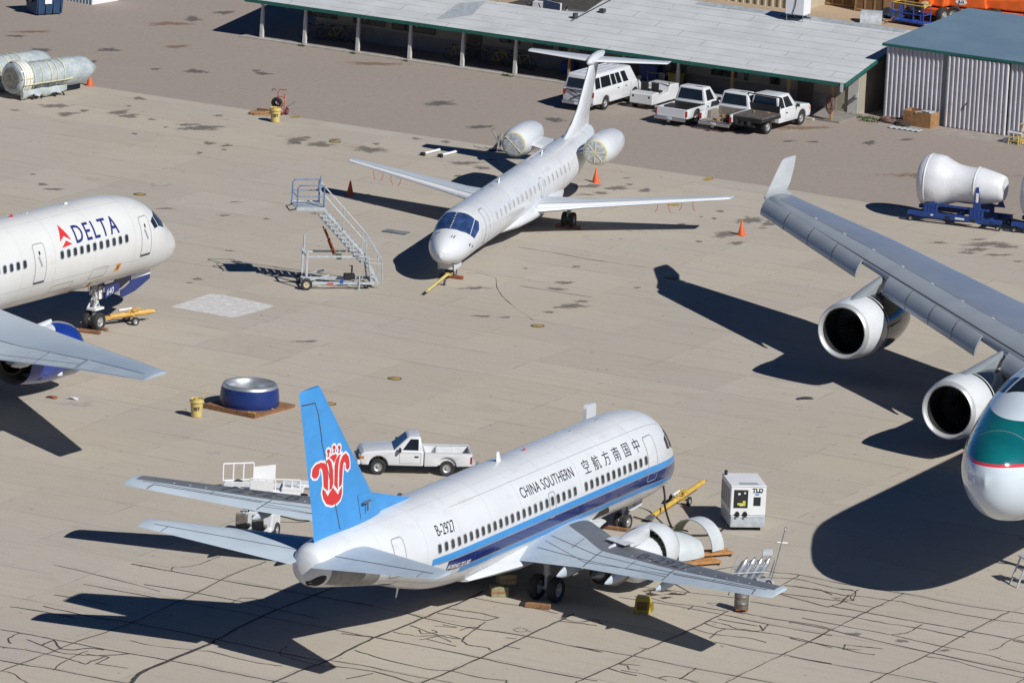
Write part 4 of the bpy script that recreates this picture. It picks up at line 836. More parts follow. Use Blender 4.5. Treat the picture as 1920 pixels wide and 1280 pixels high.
W3=[(-1.5,14.6,3.05,17,.12,.6),(2.2,17.6,3.40,13.5,.13,.55),(9.4,23.3,4.06,8.4,.115,.35),(13.3,26.4,4.37,7.1,.11,.28),(22.0,33.15,5.07,5.2,.105,.2),(29.45,39.0,5.66,2.7,.10,.1)]
WG=Foil(W3,-1)
M['wing_slate']=paint('wing_slate_grey',(.20,.235,.30),.35,var=.10,scale=.35,dirt=(.18,.2,.23),dk=.3)
M['slat_grey']=paint('slat_grey',(.33,.365,.40),.30,.15,var=.10,scale=.5)
wg=WG.mesh(20,[5,7,11,15,17,19.3,24,26,28]).build('wing',M['slat_grey'],A,smooth=50)
area_on(WG,[(2.6,.19),(28.9,.26),(28.9,.9),(22,.93),(13.3,.95),(2.6,.95)],'wing_upper_skin',M['wing_slate'],wg,.006)
area_on(WG,[(2.6,.95),(28.9,.90),(29.3,.97),(2.6,.985)],'trailing_edge',M['wing_silver'],wg,.008)
strip_on(WG,[(2.6,.19),(28.9,.26)],.035,'wing_seam',M['seam'],wg,.010)
for i in range(9): strip_on(WG,[(6.5+2.4*i,.185+.0027*(4+2.4*i)),(6.7+2.4*i,.185+.0027*(4+2.4*i))],.09,'access_cover',M['pure_white'],wg,.014)
def slat(y0,y1):
    m=MB(); rg=[]; n=16
    for i in range(n+1):
        y=y0+(y1-y0)*i/n; s=WG.g[0](y); z=WG.g[1](y); k=.75+.25*WG.g[2](y)/8
        up_=[(.10,.20),(-.18,.12),(-.45,-.06),(-.66,-.30),(-.74,-.52),(-.70,-.62)]; lo=[(-.60,-.56),(-.42,-.30),(-.16,-.02),(.08,.15)]
        rg.append([Vector((-(s+a*k*1.0),-y,z+b*k)) for a,b in up_+lo])
    m.loft(rg); o=m.build('slat',M['slat_grey'],A,smooth=40)
    g=MB()
    for i in range(1,4):
        y=y0+(y1-y0)*i/4; s=WG.g[0](y); z=WG.g[1](y); k=.75+.25*WG.g[2](y)/8
        g.path([Vector((-(s+a*k),-y,z+b*k+.012)) for a,b in up_],.014,4)
    g.build('slat_seam',M['seam_dark'],o); return o
slat(20.9,29.4); slat(11.0,18.6); slat(3.2,8.9)
def tri_line(): pass
strip_on(WG,[(3,.028),(29.3,.035)],.07,'leading_edge_gap',M['seam_dark'],wg,.004)
# winglet
m=MB(); rg=[]
for t,(sl,ch,y,z) in enumerate(((39.0,2.75,29.45,5.66),(39.5,2.4,29.85,5.72),(40.6,2.25,30.15,5.95),(41.8,1.9,30.42,6.5),(42.75,1.45,30.6,6.95),(42.95,1.1,30.62,7.0))):
    th=.09*ch/2; a=[min(1,max(0,(z-5.6)/.5)),0][0]
    ny,nz=(a,-(1-a)) if False else (-a,-(1-a)); L_=math.hypot(ny,nz); ny/=L_; nz/=L_
    pts=[]
    for k in range(10):
        c=.5-.5*math.cos(math.pi*k/9); q=th*math.sin(math.pi*c**.7); pts.append(Vector((-(sl+c*ch),-y-ny*q*0+ny*q,z+nz*q*-1)))
    for k in range(8,0,-1):
        c=.5-.5*math.cos(math.pi*k/9); q=-th*math.sin(math.pi*c**.7); pts.append(Vector((-(sl+c*ch),-y+ny*q,z-nz*q)))
    rg.append(pts)
m.loft(rg); m.build('winglet',M['winglet_grey'],A,smooth=50)
M['cowl_dark']=paint('glossy_dark_cowl',(.015,.02,.028),.08,.2,var=.3,scale=1,coat=.6)
for s,y,z in ((27.3,19.27,2.84),(18.0,9.37,2.39)):
    En=nacelle(A,s,-y,z,[(1.2,.3),(1.27,.18),(1.34,.5),(1.40,1.2),(1.41,1.75),(1.40,1.78)],M['white'],n=48)
    m=MB(); m.lathe([(1.075,.22),(1.085,.10),(1.13,-.01),(1.19,-.04),(1.255,.05),(1.285,.20)],(-s,-y,z),(-1,0,0),48); m.build('intake_lip',M['lip'] if 'lip' in M else M['metal'],En,smooth=60)
    m=MB(); m.lathe([(1.405,1.76),(1.40,2.3),(1.36,3.2),(1.22,4.2),(1.0,5.0),(.95,5.0)],(-s,-y,z),(-1,0,0),48); m.build('reverser_cowl',M['cowl_dark'],En,smooth=60)
    m=MB(); m.lathe([(1.413,1.93),(1.415,1.96),(1.413,1.99)],(-s,-y,z),(-1,0,0),48); m.build('cowl_latch_line',M['pure_white'],En)
    m=MB(); m.lathe([(1.075,.20),(1.04,.5),(1.0,.95),(.99,1.5),(.02,1.5)],(-s,-y,z),(-1,0,0),40); m.build('intake_duct',M['dark'],En)
    fan(En,s+1.3,-y,z,.98,26,.25)
    zl=WG.g[1](y); sl_=WG.g[0](y)
    pylon(A,-y,s+.55,sl_+1.2,z+1.15,z+1.32,zl-.55,zl+.22,M['pylon_grey'] if 'pylon_grey' in M else M['galv'],.26,steps=12)
    pylon(A,-y,sl_+.6,sl_+3.6,zl-1.6,zl-.1,zl-.4,zl-.1,M['galv'],.24)
    m=MB(); m.box((-s-1.35,-y-1.12,z+.84),(.12,.02,.1)); m.build('nacelle_marking',M['text'],En)
gear_leg(A,'nose_gear',3.2,3.5,3.7,.12,(-.3,.3),.52,.36,strut=.14)
M['door_brown']=paint('door_paint_brown',(.12,.09,.06),.6)
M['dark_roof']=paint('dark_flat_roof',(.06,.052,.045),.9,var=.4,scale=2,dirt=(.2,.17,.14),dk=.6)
M['pale_blue']=paint('pale_blue_cladding',(.40,.46,.52),.5)
M['crate_brown']=paint('brown_crate_boards',(.20,.105,.05),.8,var=.35,scale=3,dirt=(.10,.06,.03),dk=.7)
M['crate_ply']=paint('crate_plywood',(.36,.19,.075),.7,var=.35,scale=4,dirt=(.2,.1,.04),dk=.6)
M['tarp']=paint('dark_tarpaulin',(.03,.04,.06),.5,var=.5,scale=3)
M['dumpster_blue']=paint('dumpster_blue',(.022,.06,.13),.45,var=.25,scale=2)
M['cream']=paint('boom_cream',(.52,.44,.26),.4)
M['lift_blue']=paint('lift_blue',(.02,.07,.34),.4)
M['hose_d']=paint('dark_hose',(.07,.05,.045),.7)
M['weeds']=paint('weed_green',(.07,.11,.025),.9,var=.4,scale=3)
# =====================================================================  BUILDINGS
def uvG(px,py,z=0.):
    d=G(px,py,z)-GO; c,s=math.cos(GA),math.sin(GA); return (d.x*c+d.y*s,-d.x*s+d.y*c)
def place(name,label,cat,u,v,z=0,rz=0,group=None): return thing(name,label,cat,UV(u,v,z),GA+rz,group)
# roofing
m=Mat('rolled_roofing'); x,y,z=m.xyz(); n=m.noise(.5,5,.6); n2=m.noise(2.5,5,.7,m.scaled(.35,1.8,1)); n3=m.noise(.9,3)
row=(y/.92+n3*.12).fract(); ln=row.lt(.045)*n2.smooth(.32,.5); k=m.mix(n.smooth(.3,.7),(.46,.475,.475),(.53,.545,.545))
k=m.mix(n2.smooth(.5,.85)*.35,k,(.38,.38,.375)); k=m.mix(ln*.9,k,(.20,.20,.205)); n9=m.noise(.22,5,.7,m.scaled(1,2.2,1)); k=m.mix(n9.smooth(.5,.72)*.35,k,(.33,.335,.34))
br=((x/5.2)+(y/.92).floor()*.37).fract().lt(.008)*n.gt(.48); k=m.mix(br*.8,k,(.2,.2,.2)); m.base(k); m.set(rough=.8,spec=.25); M['roofing']=m.m
M['fascia']=paint('green_fascia',(.016,.125,.095),.45,var=.2,scale=2)
M['wall_tan']=paint('painted_block_wall',(.36,.325,.25),.8,var=.15,scale=1,dirt=(.26,.24,.20),dk=.5)
M['post_white']=paint('post_white',(.56,.55,.52),.6,var=.15,scale=3,dirt=(.35,.30,.25),dk=.6)
M['post_wood']=paint('post_raw_timber',(.42,.23,.09),.7,var=.3,scale=4)
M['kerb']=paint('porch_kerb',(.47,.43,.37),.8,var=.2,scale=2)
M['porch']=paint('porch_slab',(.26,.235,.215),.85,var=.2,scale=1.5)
W=place('workshop_building','long low building with pale grey roof, green fascia and a shaded porch on posts','building',0,0)
SL=.2; EZ=2.36
def rz(v): return EZ+SL*(v+.6)
def roof(u0,u1,v0,v1,back=None):
    m=MB(); t=.1
    m.loft([[Vector((u,v0,rz(v0))),Vector((u,v1,rz(v1))),Vector((u,v1,rz(v1)-t)),Vector((u,v0,rz(v0)-t))] for u in (u0,u1)])
    if back: 
        v2=v1+back; m.loft([[Vector((u,v1,rz(v1))),Vector((u,v2,rz(v1)-SL*back)),Vector((u,v2,rz(v1)-SL*back-t)),Vector((u,v1,rz(v1)-t))] for u in (u0,u1)])
    return m
roof(-.9,11.75,-.6,8.3,7.4).build('roof',M['roofing'],W,smooth=0); roof(11.754,18.75,-.6,4.05).build('roof',M['roofing'],W,smooth=0); roof(18.754,37.7,-.6,8.3,6.5).build('roof',M['roofing'],W,smooth=0)
# lighter roof sheets and flashing
m=MB(); m.add([(11.3,.2,rz(.2)+.012),(12.9,1.6,rz(1.6)+.012),(12.5,3.9,rz(3.9)+.012),(11.2,3.0,rz(3)+.012)],[(0,1,2,3)]); m.build('roof_flashing',M['galv'],W,smooth=0)
m=MB(); m.add([(24,7.7,rz(7.7)+.012),(37.2,7.75,rz(7.75)+.012),(37.2,8.28,rz(8.28)+.012),(24,8.28,rz(8.28)+.012)],[(0,1,2,3)]); m.build('ridge_cap',M['galv'],W,smooth=0)
m=MB()
for a,b in (((18.7,2.7),(19.2,6.9)),): m.path([Vector((a[0],a[1],rz(a[1])+.02)),Vector((b[0],b[1],rz(b[1])+.02))],.04,5)
m.tube((18.7,3.2,rz(3.2)),(18.7,3.2,rz(3.2)+.3),.16,10); m.box((19.7,4.6,rz(4.6)+.1),(.3,.3,.25)); m.tube((29.5,7.6,rz(7.6)+.05),(31.3,7.9,rz(7.9)+.05),.035,6); m.build('roof_vent',M['seam_dark'],W)
m=MB(); m.bx((-.92,-.66,EZ-.20),(37.72,-.60,EZ-.004)); m.build('fascia',M['fascia'],W,smooth=0)
m=MB(); m.loft([[Vector((u,v,rz(v)-.19)) for u in (37.704,37.76)]+[Vector((u,v,rz(v)+.006)) for u in (37.76,37.704)] for v in (-.6,4.4)]); m.build('fascia',M['fascia'],W,smooth=0)
m=MB(); m.bx((37.45,-.70,1.85),(37.62,-.66,2.34)); m.build('downpipe_head',M['post_white'],W,smooth=0)
# walls
m=MB(); m.bx((1.9,2.8,0),(37.0,3.0,2.95)); m.bx((1.9,3.0,0),(2.1,15,2.9)); m.bx((36.8,3.0,0),(37.0,14,2.9)); m.build('wall',M['wall_tan'],W,smooth=0)
m=MB(); m.prism([(3.0,2.9),(9,2.9),(8.4,4.0)],'x',36.85,36.95); m.build('gable',M['wall_tan'],W,smooth=0)
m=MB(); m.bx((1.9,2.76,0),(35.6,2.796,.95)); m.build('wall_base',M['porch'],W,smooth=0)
m=MB(); m.bx((36.35,2.72,0.02),(36.98,2.79,2.2)); m.build('door_frame',M['post_white'],W,smooth=0)
m=MB(); m.bx((36.86,2.5,1.0),(36.99,2.71,1.2)); m.build('meter_box',M['galv'],W,smooth=0)
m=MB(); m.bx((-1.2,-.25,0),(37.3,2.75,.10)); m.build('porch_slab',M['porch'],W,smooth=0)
m=MB(); m.bx((-1.2,-.52,0),(35.8,-.255,.11)); m.build('porch_kerb',M['kerb'],W,smooth=0)
m=MB(); [m.bx((u,-.35,EZ-.30),(u+.09,2.8,EZ-.12)) for u in [i*1.72 for i in range(22)]]; m.build('rafters',M['wall_tan'],W,smooth=0)
for i,u in enumerate((0,2.88,6.41,9.85,13.3,16.73,20.2,23.65,27.1,30.5,34.0,36.7)):
    wd=u in (20.2,30.5,34.0,36.7); m=MB(); h=EZ-.12+.02
    m.bx((u-.07,-.15,.1),(u+.07,-.01,h)); 
    if not wd: m.prism([(u-.11,.1),(u+.11,.1),(u+.08,1.7),(u-.08,1.7)],'y',-.17,.01)
    m.build('post',M['post_wood'] if wd else M['post_white'],W,smooth=0,bevel=.01)
# windows and doors in the shaded wall
for a,b,z0,z1 in ((580,632,1.25,2.1),(665,722,1.2,2.1),(738,816,1.15,2.1),(940,975,1.3,2.05),(1003,1035,1.3,2.1),(1050,1062,1.2,2.1),(1090,1120,1.3,2.1),(1336,1382,1.15,2.05),(1398,1402,1.1,2.1),(1447,1462,1.1,2.1)):
    # project pixel column on wall plane v=2.79
    def col(px):
        lo,hi=-5.,45.
        for _ in range(40):
            mid=(lo+hi)/2; P=UV(mid,2.79,1.6)-Vector((0,0,CZ)); q=960+FPX*P.dot(_r)/P.dot(_f)
            if q<px: lo=mid
            else: hi=mid
        return lo
    u0,u1=col(a),col(b); m=MB(); m.bx((u0,2.74,z0),(u1,2.796,z1)); f=m.build('window',M['glass'],W,smooth=0)
    m=MB()
    for r in ((u0-.05,u0,z0-.05,z1+.05),(u1,u1+.05,z0-.05,z1+.05),(u0,u1,z0-.05,z0),(u0,u1,z1,z1+.05),((u0+u1)/2-.02,(u0+u1)/2+.02,z0,z1)): m.bx((r[0],2.725,r[2]),(r[1],2.738,r[3]))
    m.build('window_frame',M['seam_dark'],f,smooth=0)
for u in (12.0,22.4,25.2,33.2): 
    m=MB(); m.bx((u,2.74,.1),(u+.95,2.796,2.1)); d=m.build('door',M['door_brown'] if 'door_brown' in M else M['wood'],W,smooth=0); m=MB(); m.tube((u+.85,2.70,1.05),(u+.85,2.74,1.05),.03,8); m.build('handle',M['steel'],d)
for u,w_,h in ((28.7,.55,.4),(31.6,.5,.35)):
    m=MB(); m.bx((u,2.70,1.55),(u+w_,2.722,1.55+h)); m.build('wall_notice',M['pure_white'],W,smooth=0)
# flat lower roof between the two pitches, with junk on it
m=MB(); m.bx((11.76,4.06,2.2),(18.74,15,2.55)); m.build('roof',M['dark_roof'] if 'dark_roof' in M else M['seam_dark'],W,smooth=0)
junk=[]
for i,(u,v,w_,d_,h_,a,mt) in enumerate(((13.0,6.6,1.5,.7,.12,.5,'white_paint'),(14.4,7.4,1.1,.9,.5,.2,'white_paint'),(15.6,6.2,1.6,.12,.8,-.4,'white_paint'),(16.6,7.6,1.8,.8,.15,.3,'galv'))):
    t=place('roof_scrap',['long white scrap panel lying flat in the dark roof gap behind the left pitch','white boxy scrap piece at the middle of the dark roof gap','white scrap sheet leaning on edge in the roof gap','grey metal sheet lying in the roof gap near the right pitch'][i],'scrap',u,v,2.55,a,'scrap in the roof gap')
    m=MB(); m.box((0,0,h_/2+.004),(w_,d_,h_)); m.build('panel',M[mt],t,smooth=0,bevel=.02); m=MB(); m.box((0,0,h_+.03),(w_*.7,.05,.05)); m.tube((-w_/2,-d_/2,.03),(-w_*.7,-d_*1.1,.5),.03,6); m.tube((w_/2,d_/2,.03),(w_*.8,d_*.6,.7),.03,6); m.build('bracket',M['black'],t,smooth=0)
# rooftop cooler
t=place('rooftop_cooler','white boxy rooftop cooler standing on legs near the roof ridge','air cooler',30.6,7.6,rz(7.6),.05)
m=MB(); m.box((0,0,.85),(1.15,1.0,1.05)); m.build('housing',M['pure_white'],t,smooth=0,bevel=.03); m=MB()
for a in (-.5,.5):
    for b in (-.4,.4): m.tube((a,b,-.02),(a,b,.34),.03,6)
m.build('legs',M['steel'],t); m=MB(); m.path([Vector((.1,-.53,1.3)),Vector((.05,-.54,.8)),Vector((-.1,-.53,.35)),Vector((.3,-.7,.1))],.02,5); m.build('cable',M['black'],t)
m=MB(); m.bx((-.58,-.45,.30),(.58,.45,.345)); m.build('tray',M['galv'],t,smooth=0)
# metal shed
m=Mat('shed_roof_paint'); x,y,z=m.xyz(); n=m.noise(.4,5); n2=m.noise(3,4,.6,m.scaled(.3,3,1)); k=m.mix(n.smooth(.3,.7),(.135,.205,.27),(.16,.235,.30)); k=m.mix((y/.30).fract().lt(.10)*.35,k,(.07,.11,.16)); k=m.mix(n2.smooth(.5,.8)*.3,k,(.09,.14,.2)); m.base(k); m.set(rough=.5); M['shed_roof']=m.m
M['shed_wall']=paint('shed_wall_metal',(.60,.585,.605),.5,.1,var=.1,scale=1,dirt=(.33,.31,.31),dk=.4)
S=place('metal_shed','tall corrugated metal shed with blue-grey roof and sliding doors at the right','shed',38.35,3.2)
def corr(u0,u1,z0,z1,v,pitch=.275,dep=.11):
    m=MB(); prof=[]; u=u0
    while u<u1: prof+= [(u,0),(u+pitch*.42,0),(u+pitch*.48,-dep),(u+pitch*.70,-dep),(u+pitch*.84,0)]; u+=pitch
    for i,(a,d) in enumerate(prof): m.v+=[(a,v+d,z0),(a,v+d,z1)]
    for i in range(len(prof)-1): m.f.append((2*i,2*i+2,2*i+3,2*i+1))
    return m
corr(0,3.55,0,4.2,0).build('wall',M['shed_wall'],S,smooth=0); corr(7.55,16,0,4.2,0).build('wall',M['shed_wall'],S,smooth=0)
d=corr(3.78,5.62,.03,4.0,-.14).build('sliding_door',M['shed_wall'],S,smooth=0); corr(5.66,7.5,.03,4.0,-.14).build('sliding_door',M['shed_wall'],S,smooth=0)
m=MB(); m.bx((3.56,-.05,0),(3.78,-.02,4.05)); m.build('door_gap',M['seam'],S,smooth=0)
m=MB(); m.box((5.0,-.24,1.3),(.05,.05,.5),M=Matrix.Rotation(.6,3,'Y')); m.build('door_handle',M['seam_dark'],d,smooth=0)
m=MB(); m.tube((7.52,-.18,0),(7.52,-.18,4.0),.03,6); m.build('door_edge',M['pure_white'],S,smooth=0)
m=MB(); m.prism([(.02,0),(10.7,0),(10.7,4.6),(.02,4.1)],'x',0,.08); m.bx((.08,10.6,0),(16,10.7,4.6)); m.build('wall',M['shed_wall'],S,smooth=0)
m=MB(); m.loft([[Vector((u,-.22,4.22)),Vector((u,10.9,4.76)),Vector((u,10.9,4.66)),Vector((u,-.22,4.12))] for u in (-.18,16.2)]); m.build('roof',M['shed_roof'],S,smooth=0)
m=MB(); m.bx((-.2,-.26,4.06),(16.2,-.225,4.205)); m.build('fascia',M['fascia'],S,smooth=0)
m=MB(); m.bx((-.19,-.2,4.12),(-.182,10.5,4.2)); m.build('gable_trim',M['galv'],S,smooth=0)
# beige hall far behind
M['beige']=paint('beige_cladding',(.44,.38,.27),.6,var=.1,scale=1)
H=place('storage_hall','beige ribbed storage hall behind the long roof at the top of the picture','building',9,31.5)
corr(0,10.4,0,5,0,.5,.07).build('wall',M['beige'],H,smooth=0); m=MB(); m.bx((10.35,.02,0),(10.43,12,5)); m.build('wall',M['beige'],H,smooth=0); m=MB(); m.bx((-.2,-.3,5.0),(10.7,12,5.15)); m.build('roof',M['galv'],H,smooth=0); m=MB(); m.bx((2.9,-.14,0),(3.1,-.08,5)); m.build('corner_trim',M['fascia'],H,smooth=0)
# blue-white store at the top left
b0=G(108,-2); b1=G(171,9.5); ang=math.atan2(b1.y-b0.y,b1.x-b0.x); Ln=(b1-b0).length
H=thing('storage_container','pale blue-white ribbed store cut off by the top edge, right of the blue dumpster','container',b1,ang)
m=corr(-Ln-2,0,0,2.6,0,.25,.04); m.build('wall',M['pale_blue'] if 'pale_blue' in M else M['galv'],H,smooth=0); m=MB(); m.bx((-.004,.0,0),(.06,2.4,2.6)); m.build('end_wall',M['pure_white'],H,smooth=0); m=MB(); m.bx((-Ln-2,-.06,2.6),(.1,2.45,2.7)); m.build('roof',M['galv'],H,smooth=0)
# brown timber crates behind
for i,(u,v,w_,d_,h_,a) in enumerate(((20.3,35.2,2.2,1.4,2.6,0),(22.7,34.6,2.0,1.4,2.4,.06),(24.9,36.0,2.6,1.5,2.2,-.05),(27.6,38.0,2.2,1.3,2.6,0))):
    t=place('timber_crate',['tall brown timber crate next to the beige hall','brown timber crate, second from the beige hall','wide low brown timber crate behind the folded dark sheets','brown timber crate behind the blue lift basket'][i],'crate',u,v,0,a,'brown timber crates behind the buildings')
    m=MB(); m.box((0,0,h_/2),(w_,d_,h_)); m.build('box',M['crate_brown'] if 'crate_brown' in M else M['wood'],t,smooth=0); m=MB()
    for k in range(4): m.box((-w_/2+.06+k*(w_-.12)/3,-d_/2-.02,h_/2),(.1,.04,h_))
    m.box((0,-d_/2-.022,.12),(w_,.044,.12)); m.box((0,-d_/2-.022,h_-.1),(w_,.044,.12)); m.build('battens',M['ply'],t,smooth=0)
t=place('tarpaulin','crumpled dark tarpaulin and sheets heaped by the timber crates','tarpaulin',24.4,33.2,0,.2)
m=MB(); r_=random.Random(5); N=10
m.v=[(-1.4+2.8*i/N,-.6+1.2*j/6,max(.02,(.75-abs(i-N/2)*.12)*(.5+.5*r_.random())*(1-abs(j-3)/4))) for i in range(N+1) for j in range(7)]; m.f=[(i*7+j,i*7+j+1,(i+1)*7+j+1,(i+1)*7+j) for i in range(N) for j in range(6)]
m.build('sheet',M['tarp'] if 'tarp' in M else M['seam_dark'],t,smooth=30)
t=place('curved_metal_panel','curved silver metal panel standing on the sand beyond the roof ridge','metal panel',24.3,30.9,0,.4)
m=MB(); m.loft([[Vector((k*1.3-.65,.75*math.cos(a)*r,.72*math.sin(a)*r)) for r in (1,.96) for a in ([i*math.pi/14 for i in range(15)] if r==1 else [i*math.pi/14 for i in range(14,-1,-1)])] for k in (0,1)]); m.build('panel',M['galv'],t,smooth=40)
m=MB(); m.tube((.8,-.3,.03),(1.5,.1,.5),.03,6); m.tube((.9,.2,.03),(1.6,-.2,.3),.03,6); m.build('rods',M['rustwood'],t)
# dumpster
b=G(57,30.5); b1=G(105,28); t=thing('dumpster','dark blue steel dumpster with a white notice at the upper left corner','dumpster',(b+b1)/2+Vector((0,.75,0)),math.atan2(b1.y-b.y,b1.x-b.x))
m=MB(); w_=(b1-b).length/2; m.loft([[Vector((-w_,-.65,.08)),Vector((w_,-.65,.08)),Vector((w_,.65,.08)),Vector((-w_,.65,.08))],[Vector((-w_-.02,-.78,1.25)),Vector((w_+.02,-.78,1.25)),Vector((w_+.02,.78,1.5)),Vector((-w_-.02,.78,1.5))]])
for k in range(4): m.box((-w_+.1+k*(2*w_-.2)/3,-.73,.65),(.08,.10,1.1))
m.box((0,-.79,1.2),(2*w_+.1,.08,.1)); m.build('bin_body',M['dumpster_blue'] if 'dumpster_blue' in M else M['blue'],t,smooth=0); m=MB(); m.loft([[Vector((-w_,-.8,1.28)),Vector((w_,-.8,1.28)),Vector((w_,.8,1.53)),Vector((-w_,.8,1.53))],[Vector((-w_,-.8,1.33)),Vector((w_,-.8,1.33)),Vector((w_,.8,1.58)),Vector((-w_,.8,1.58))]]); m.build('lid',M['black'],t,smooth=0)
m=MB(); m.box((-.15,-.80,.85),(.45,.012,.32)); m.build('notice',M['pure_white'],t,smooth=0); m=MB(); m.bx((-w_-.3,-.2,.75),(-w_,.2,.95)); m.bx((w_,-.2,.75),(w_+.12,.2,.95)); m.build('lift_pocket',M['black'],t,smooth=0)
# ------------------------------------------------ boom lifts
def boom_lift(label,u,v,a,lift,ext,logo=False):
    t=place('boom_lift',label,'boom lift',u,v,0,a,'orange boom lifts behind the shed')
    m=MB(); m.bx((-1.3,-.95,.45),(1.3,.95,.85)); m.build('chassis',M['orange_m'],t,smooth=0,bevel=.05)
    for sx in (-1,1):
        for sy in (-1,1): wheel(t,(sx*1.05,sy*1.0,.5),.5,.38,M['tyre'],M['rim'])
    m=MB(); m.loft([[Vector((-1.9,-.9,.95)),Vector((.9,-.9,.95)),Vector((.9,.9,.95)),Vector((-1.9,.9,.95))],[Vector((-1.9,-.9,1.5)),Vector((.7,-.9,1.7)),Vector((.7,.9,1.7)),Vector((-1.9,.9,1.5))]]); m.build('turret',M['orange_m'],t,smooth=0,bevel=.08)
    if logo:
        m=MB(); m.add([(-.7+.36*math.cos(k*math.pi/10),-.925,1.28+.17*math.sin(k*math.pi/10)) for k in range(20)],[tuple(range(20))]); q=m.build('badge',M['pure_white'],t,smooth=0); wrap(bm_text('JLG',.24,align='CENTER',bold=.01),lambda a,b: Vector((-.7+a,-.932,1.20+b)),'lettering',M['text'],q)
    c,s=math.cos(lift),math.sin(lift); m=MB(); p0=Vector((-1.2,0,1.75)); p1=p0+Vector((c,0,s))*ext; 
    m.box((p0+p1)/2,(ext,.42,.42),M=Matrix.Rotation(-lift,3,'Y')); m.build('boom',M['orange_m'],t,smooth=0,bevel=.03)
    m=MB(); p2=p1+Vector((c,0,s))*ext*.45; m.box((p1+p2)/2,(ext*.45,.30,.30),M=Matrix.Rotation(-lift,3,'Y')); m.build('boom_extension',M['cream'] if 'cream' in M else M['pale_yellow'],t,smooth=0)
    m=MB(); m.tube(p0+Vector((.6,0,-.3)),p0+Vector((c,0,s))*ext*.45+Vector((0,0,-.1)),.09,8); m.build('lift_cylinder',M['steel'],t)
    q=p2+Vector((.1,0,-.6)); m=MB(); g=MB()
    for z in (0,.5,1.05):
        for A_,B_ in (((0,-1.1),(0,1.1)),((.85,-1.1),(.85,1.1)),((0,-1.1),(.85,-1.1)),((0,1.1),(.85,1.1))): (g if z>1 else m).tube(q+Vector((A_[0],A_[1],z)),q+Vector((B_[0],B_[1],z)),.035,6)
    for x_ in (0,.85):
        for y_ in (-1.1,-.4,.4,1.1): m.tube(q+Vector((x_,y_,0)),q+Vector((x_,y_,1.05)),.035,6)
    m.box(q+Vector((.42,0,-.03)),(.85,2.2,.05)); b=m.build('basket',M['lift_blue'] if 'lift_blue' in M else M['blue'],t); g.build('top_rail',M['yellow'],b); k=MB(); k.box(q+Vector((.1,.3,.85)),(.25,.5,.4)); k.build('control_box',M['black'],b,smooth=0)
    return t
boom_lift('orange boom lift with blue basket lowered beside the sand, leftmost of the lifts',26.9,34.7,-math.pi/2-.12,-.24,2.6)
boom_lift('orange boom lift with raised pale boom above the shed ridge, middle of the lifts',29.0,35.6,.2,.45,4.2,True)
boom_lift('orange boom lift at the top right corner, its wheel showing behind the shed roof',31.4,36.4,.15,.12,4.0)
boom_lift('orange boom lift farthest back, half hidden behind the lift with the white badge',28.9,41.2,2.7,.3,3.6)
# ------------------------------------------------ yard bits by the shed
t=place('plywood_crate','open plywood crate holding scrap against the shed wall','crate',41.05,2.35,0,-.06)
w_,d_,h_=1.75,.95,.85; m=MB()
for a,b in (((-w_/2,-d_/2,0),(w_/2,-d_/2+.04,h_)),((-w_/2,d_/2-.04,0),(w_/2,d_/2,h_)),((-w_/2,-d_/2+.04,0),(-w_/2+.04,d_/2-.04,h_)),((w_/2-.04,-d_/2+.04,0),(w_/2,d_/2-.04,h_)),((-w_/2+.04,-d_/2+.04,.02),(w_/2-.04,d_/2-.04,.06))): m.bx(a,b)
m.build('box',M['crate_ply'] if 'crate_ply' in M else M['ply'],t,smooth=0); m=MB(); r_=random.Random(2)
for i in range(7): m.box((r_.uniform(-.1,.7),r_.uniform(-.3,.3),.72+r_.uniform(0,.2)),(.4,.3,.04),r_.uniform(0,3),None)
m.build('scrap',M['galv'],t,smooth=0)
def coil(name,label,P,R,n,mat,flat_=True,group='coiled hoses'):
    t=MB(); r_=random.Random(int(P[0]*10)); pts=[]
    for i in range(n*18):
        a=i/18*2*math.pi; rr=R*(1-.35*r_.random()*.5)*(.75+.25*math.sin(a*.37)); pts.append(Vector((rr*math.cos(a),rr*.9*math.sin(a),.05+.16*(i/(n*18))+.06*math.sin(a*1.7))) if flat_ else Vector((rr*.6*math.cos(a),-.05-.1*(i/(n*18)),1.0+rr*math.sin(a)*1.3)))
    t.path(pts,.035,5); o=t.build(name,mat,None,smooth=60); o.location=P; o.rotation_euler=(0,0,GA); return tag(o,label,'hose',group)
M['hose']=paint('dull_red_hose',(.22,.13,.11),.7,var=.4,scale=5)
coil('hose_coil','larger dull red hose coil on the ground at the shed corner',UV(39.35,2.2,0),.75,7,M['hose']); coil('hose_coil','smaller darker hose coil between the big coil and the plywood crate',UV(40.3,1.75,0),.5,6,M['hose_d'] if 'hose_d' in M else M['hose'])
coil('hose_coil','reddish hose hung in loops on the last porch post',UV(36.7,-.22,0),.42,5,M['hose'],False)
t=place('corrugated_sheet','grey corrugated sheet lying flat in front of the plywood crate','metal sheet',40.95,.75,.02,.0)
m=MB(); m.v=[]; 
for i in range(25): m.v+=[(-1.0+i*.083,-.35,.03+.025*math.sin(i*1.57)),(-1.0+i*.083,.35,.03+.025*math.sin(i*1.57))]
m.f=[(2*i,2*i+2,2*i+3,2*i+1) for i in range(24)]; m.build('sheet',M['galv'],t,smooth=30)
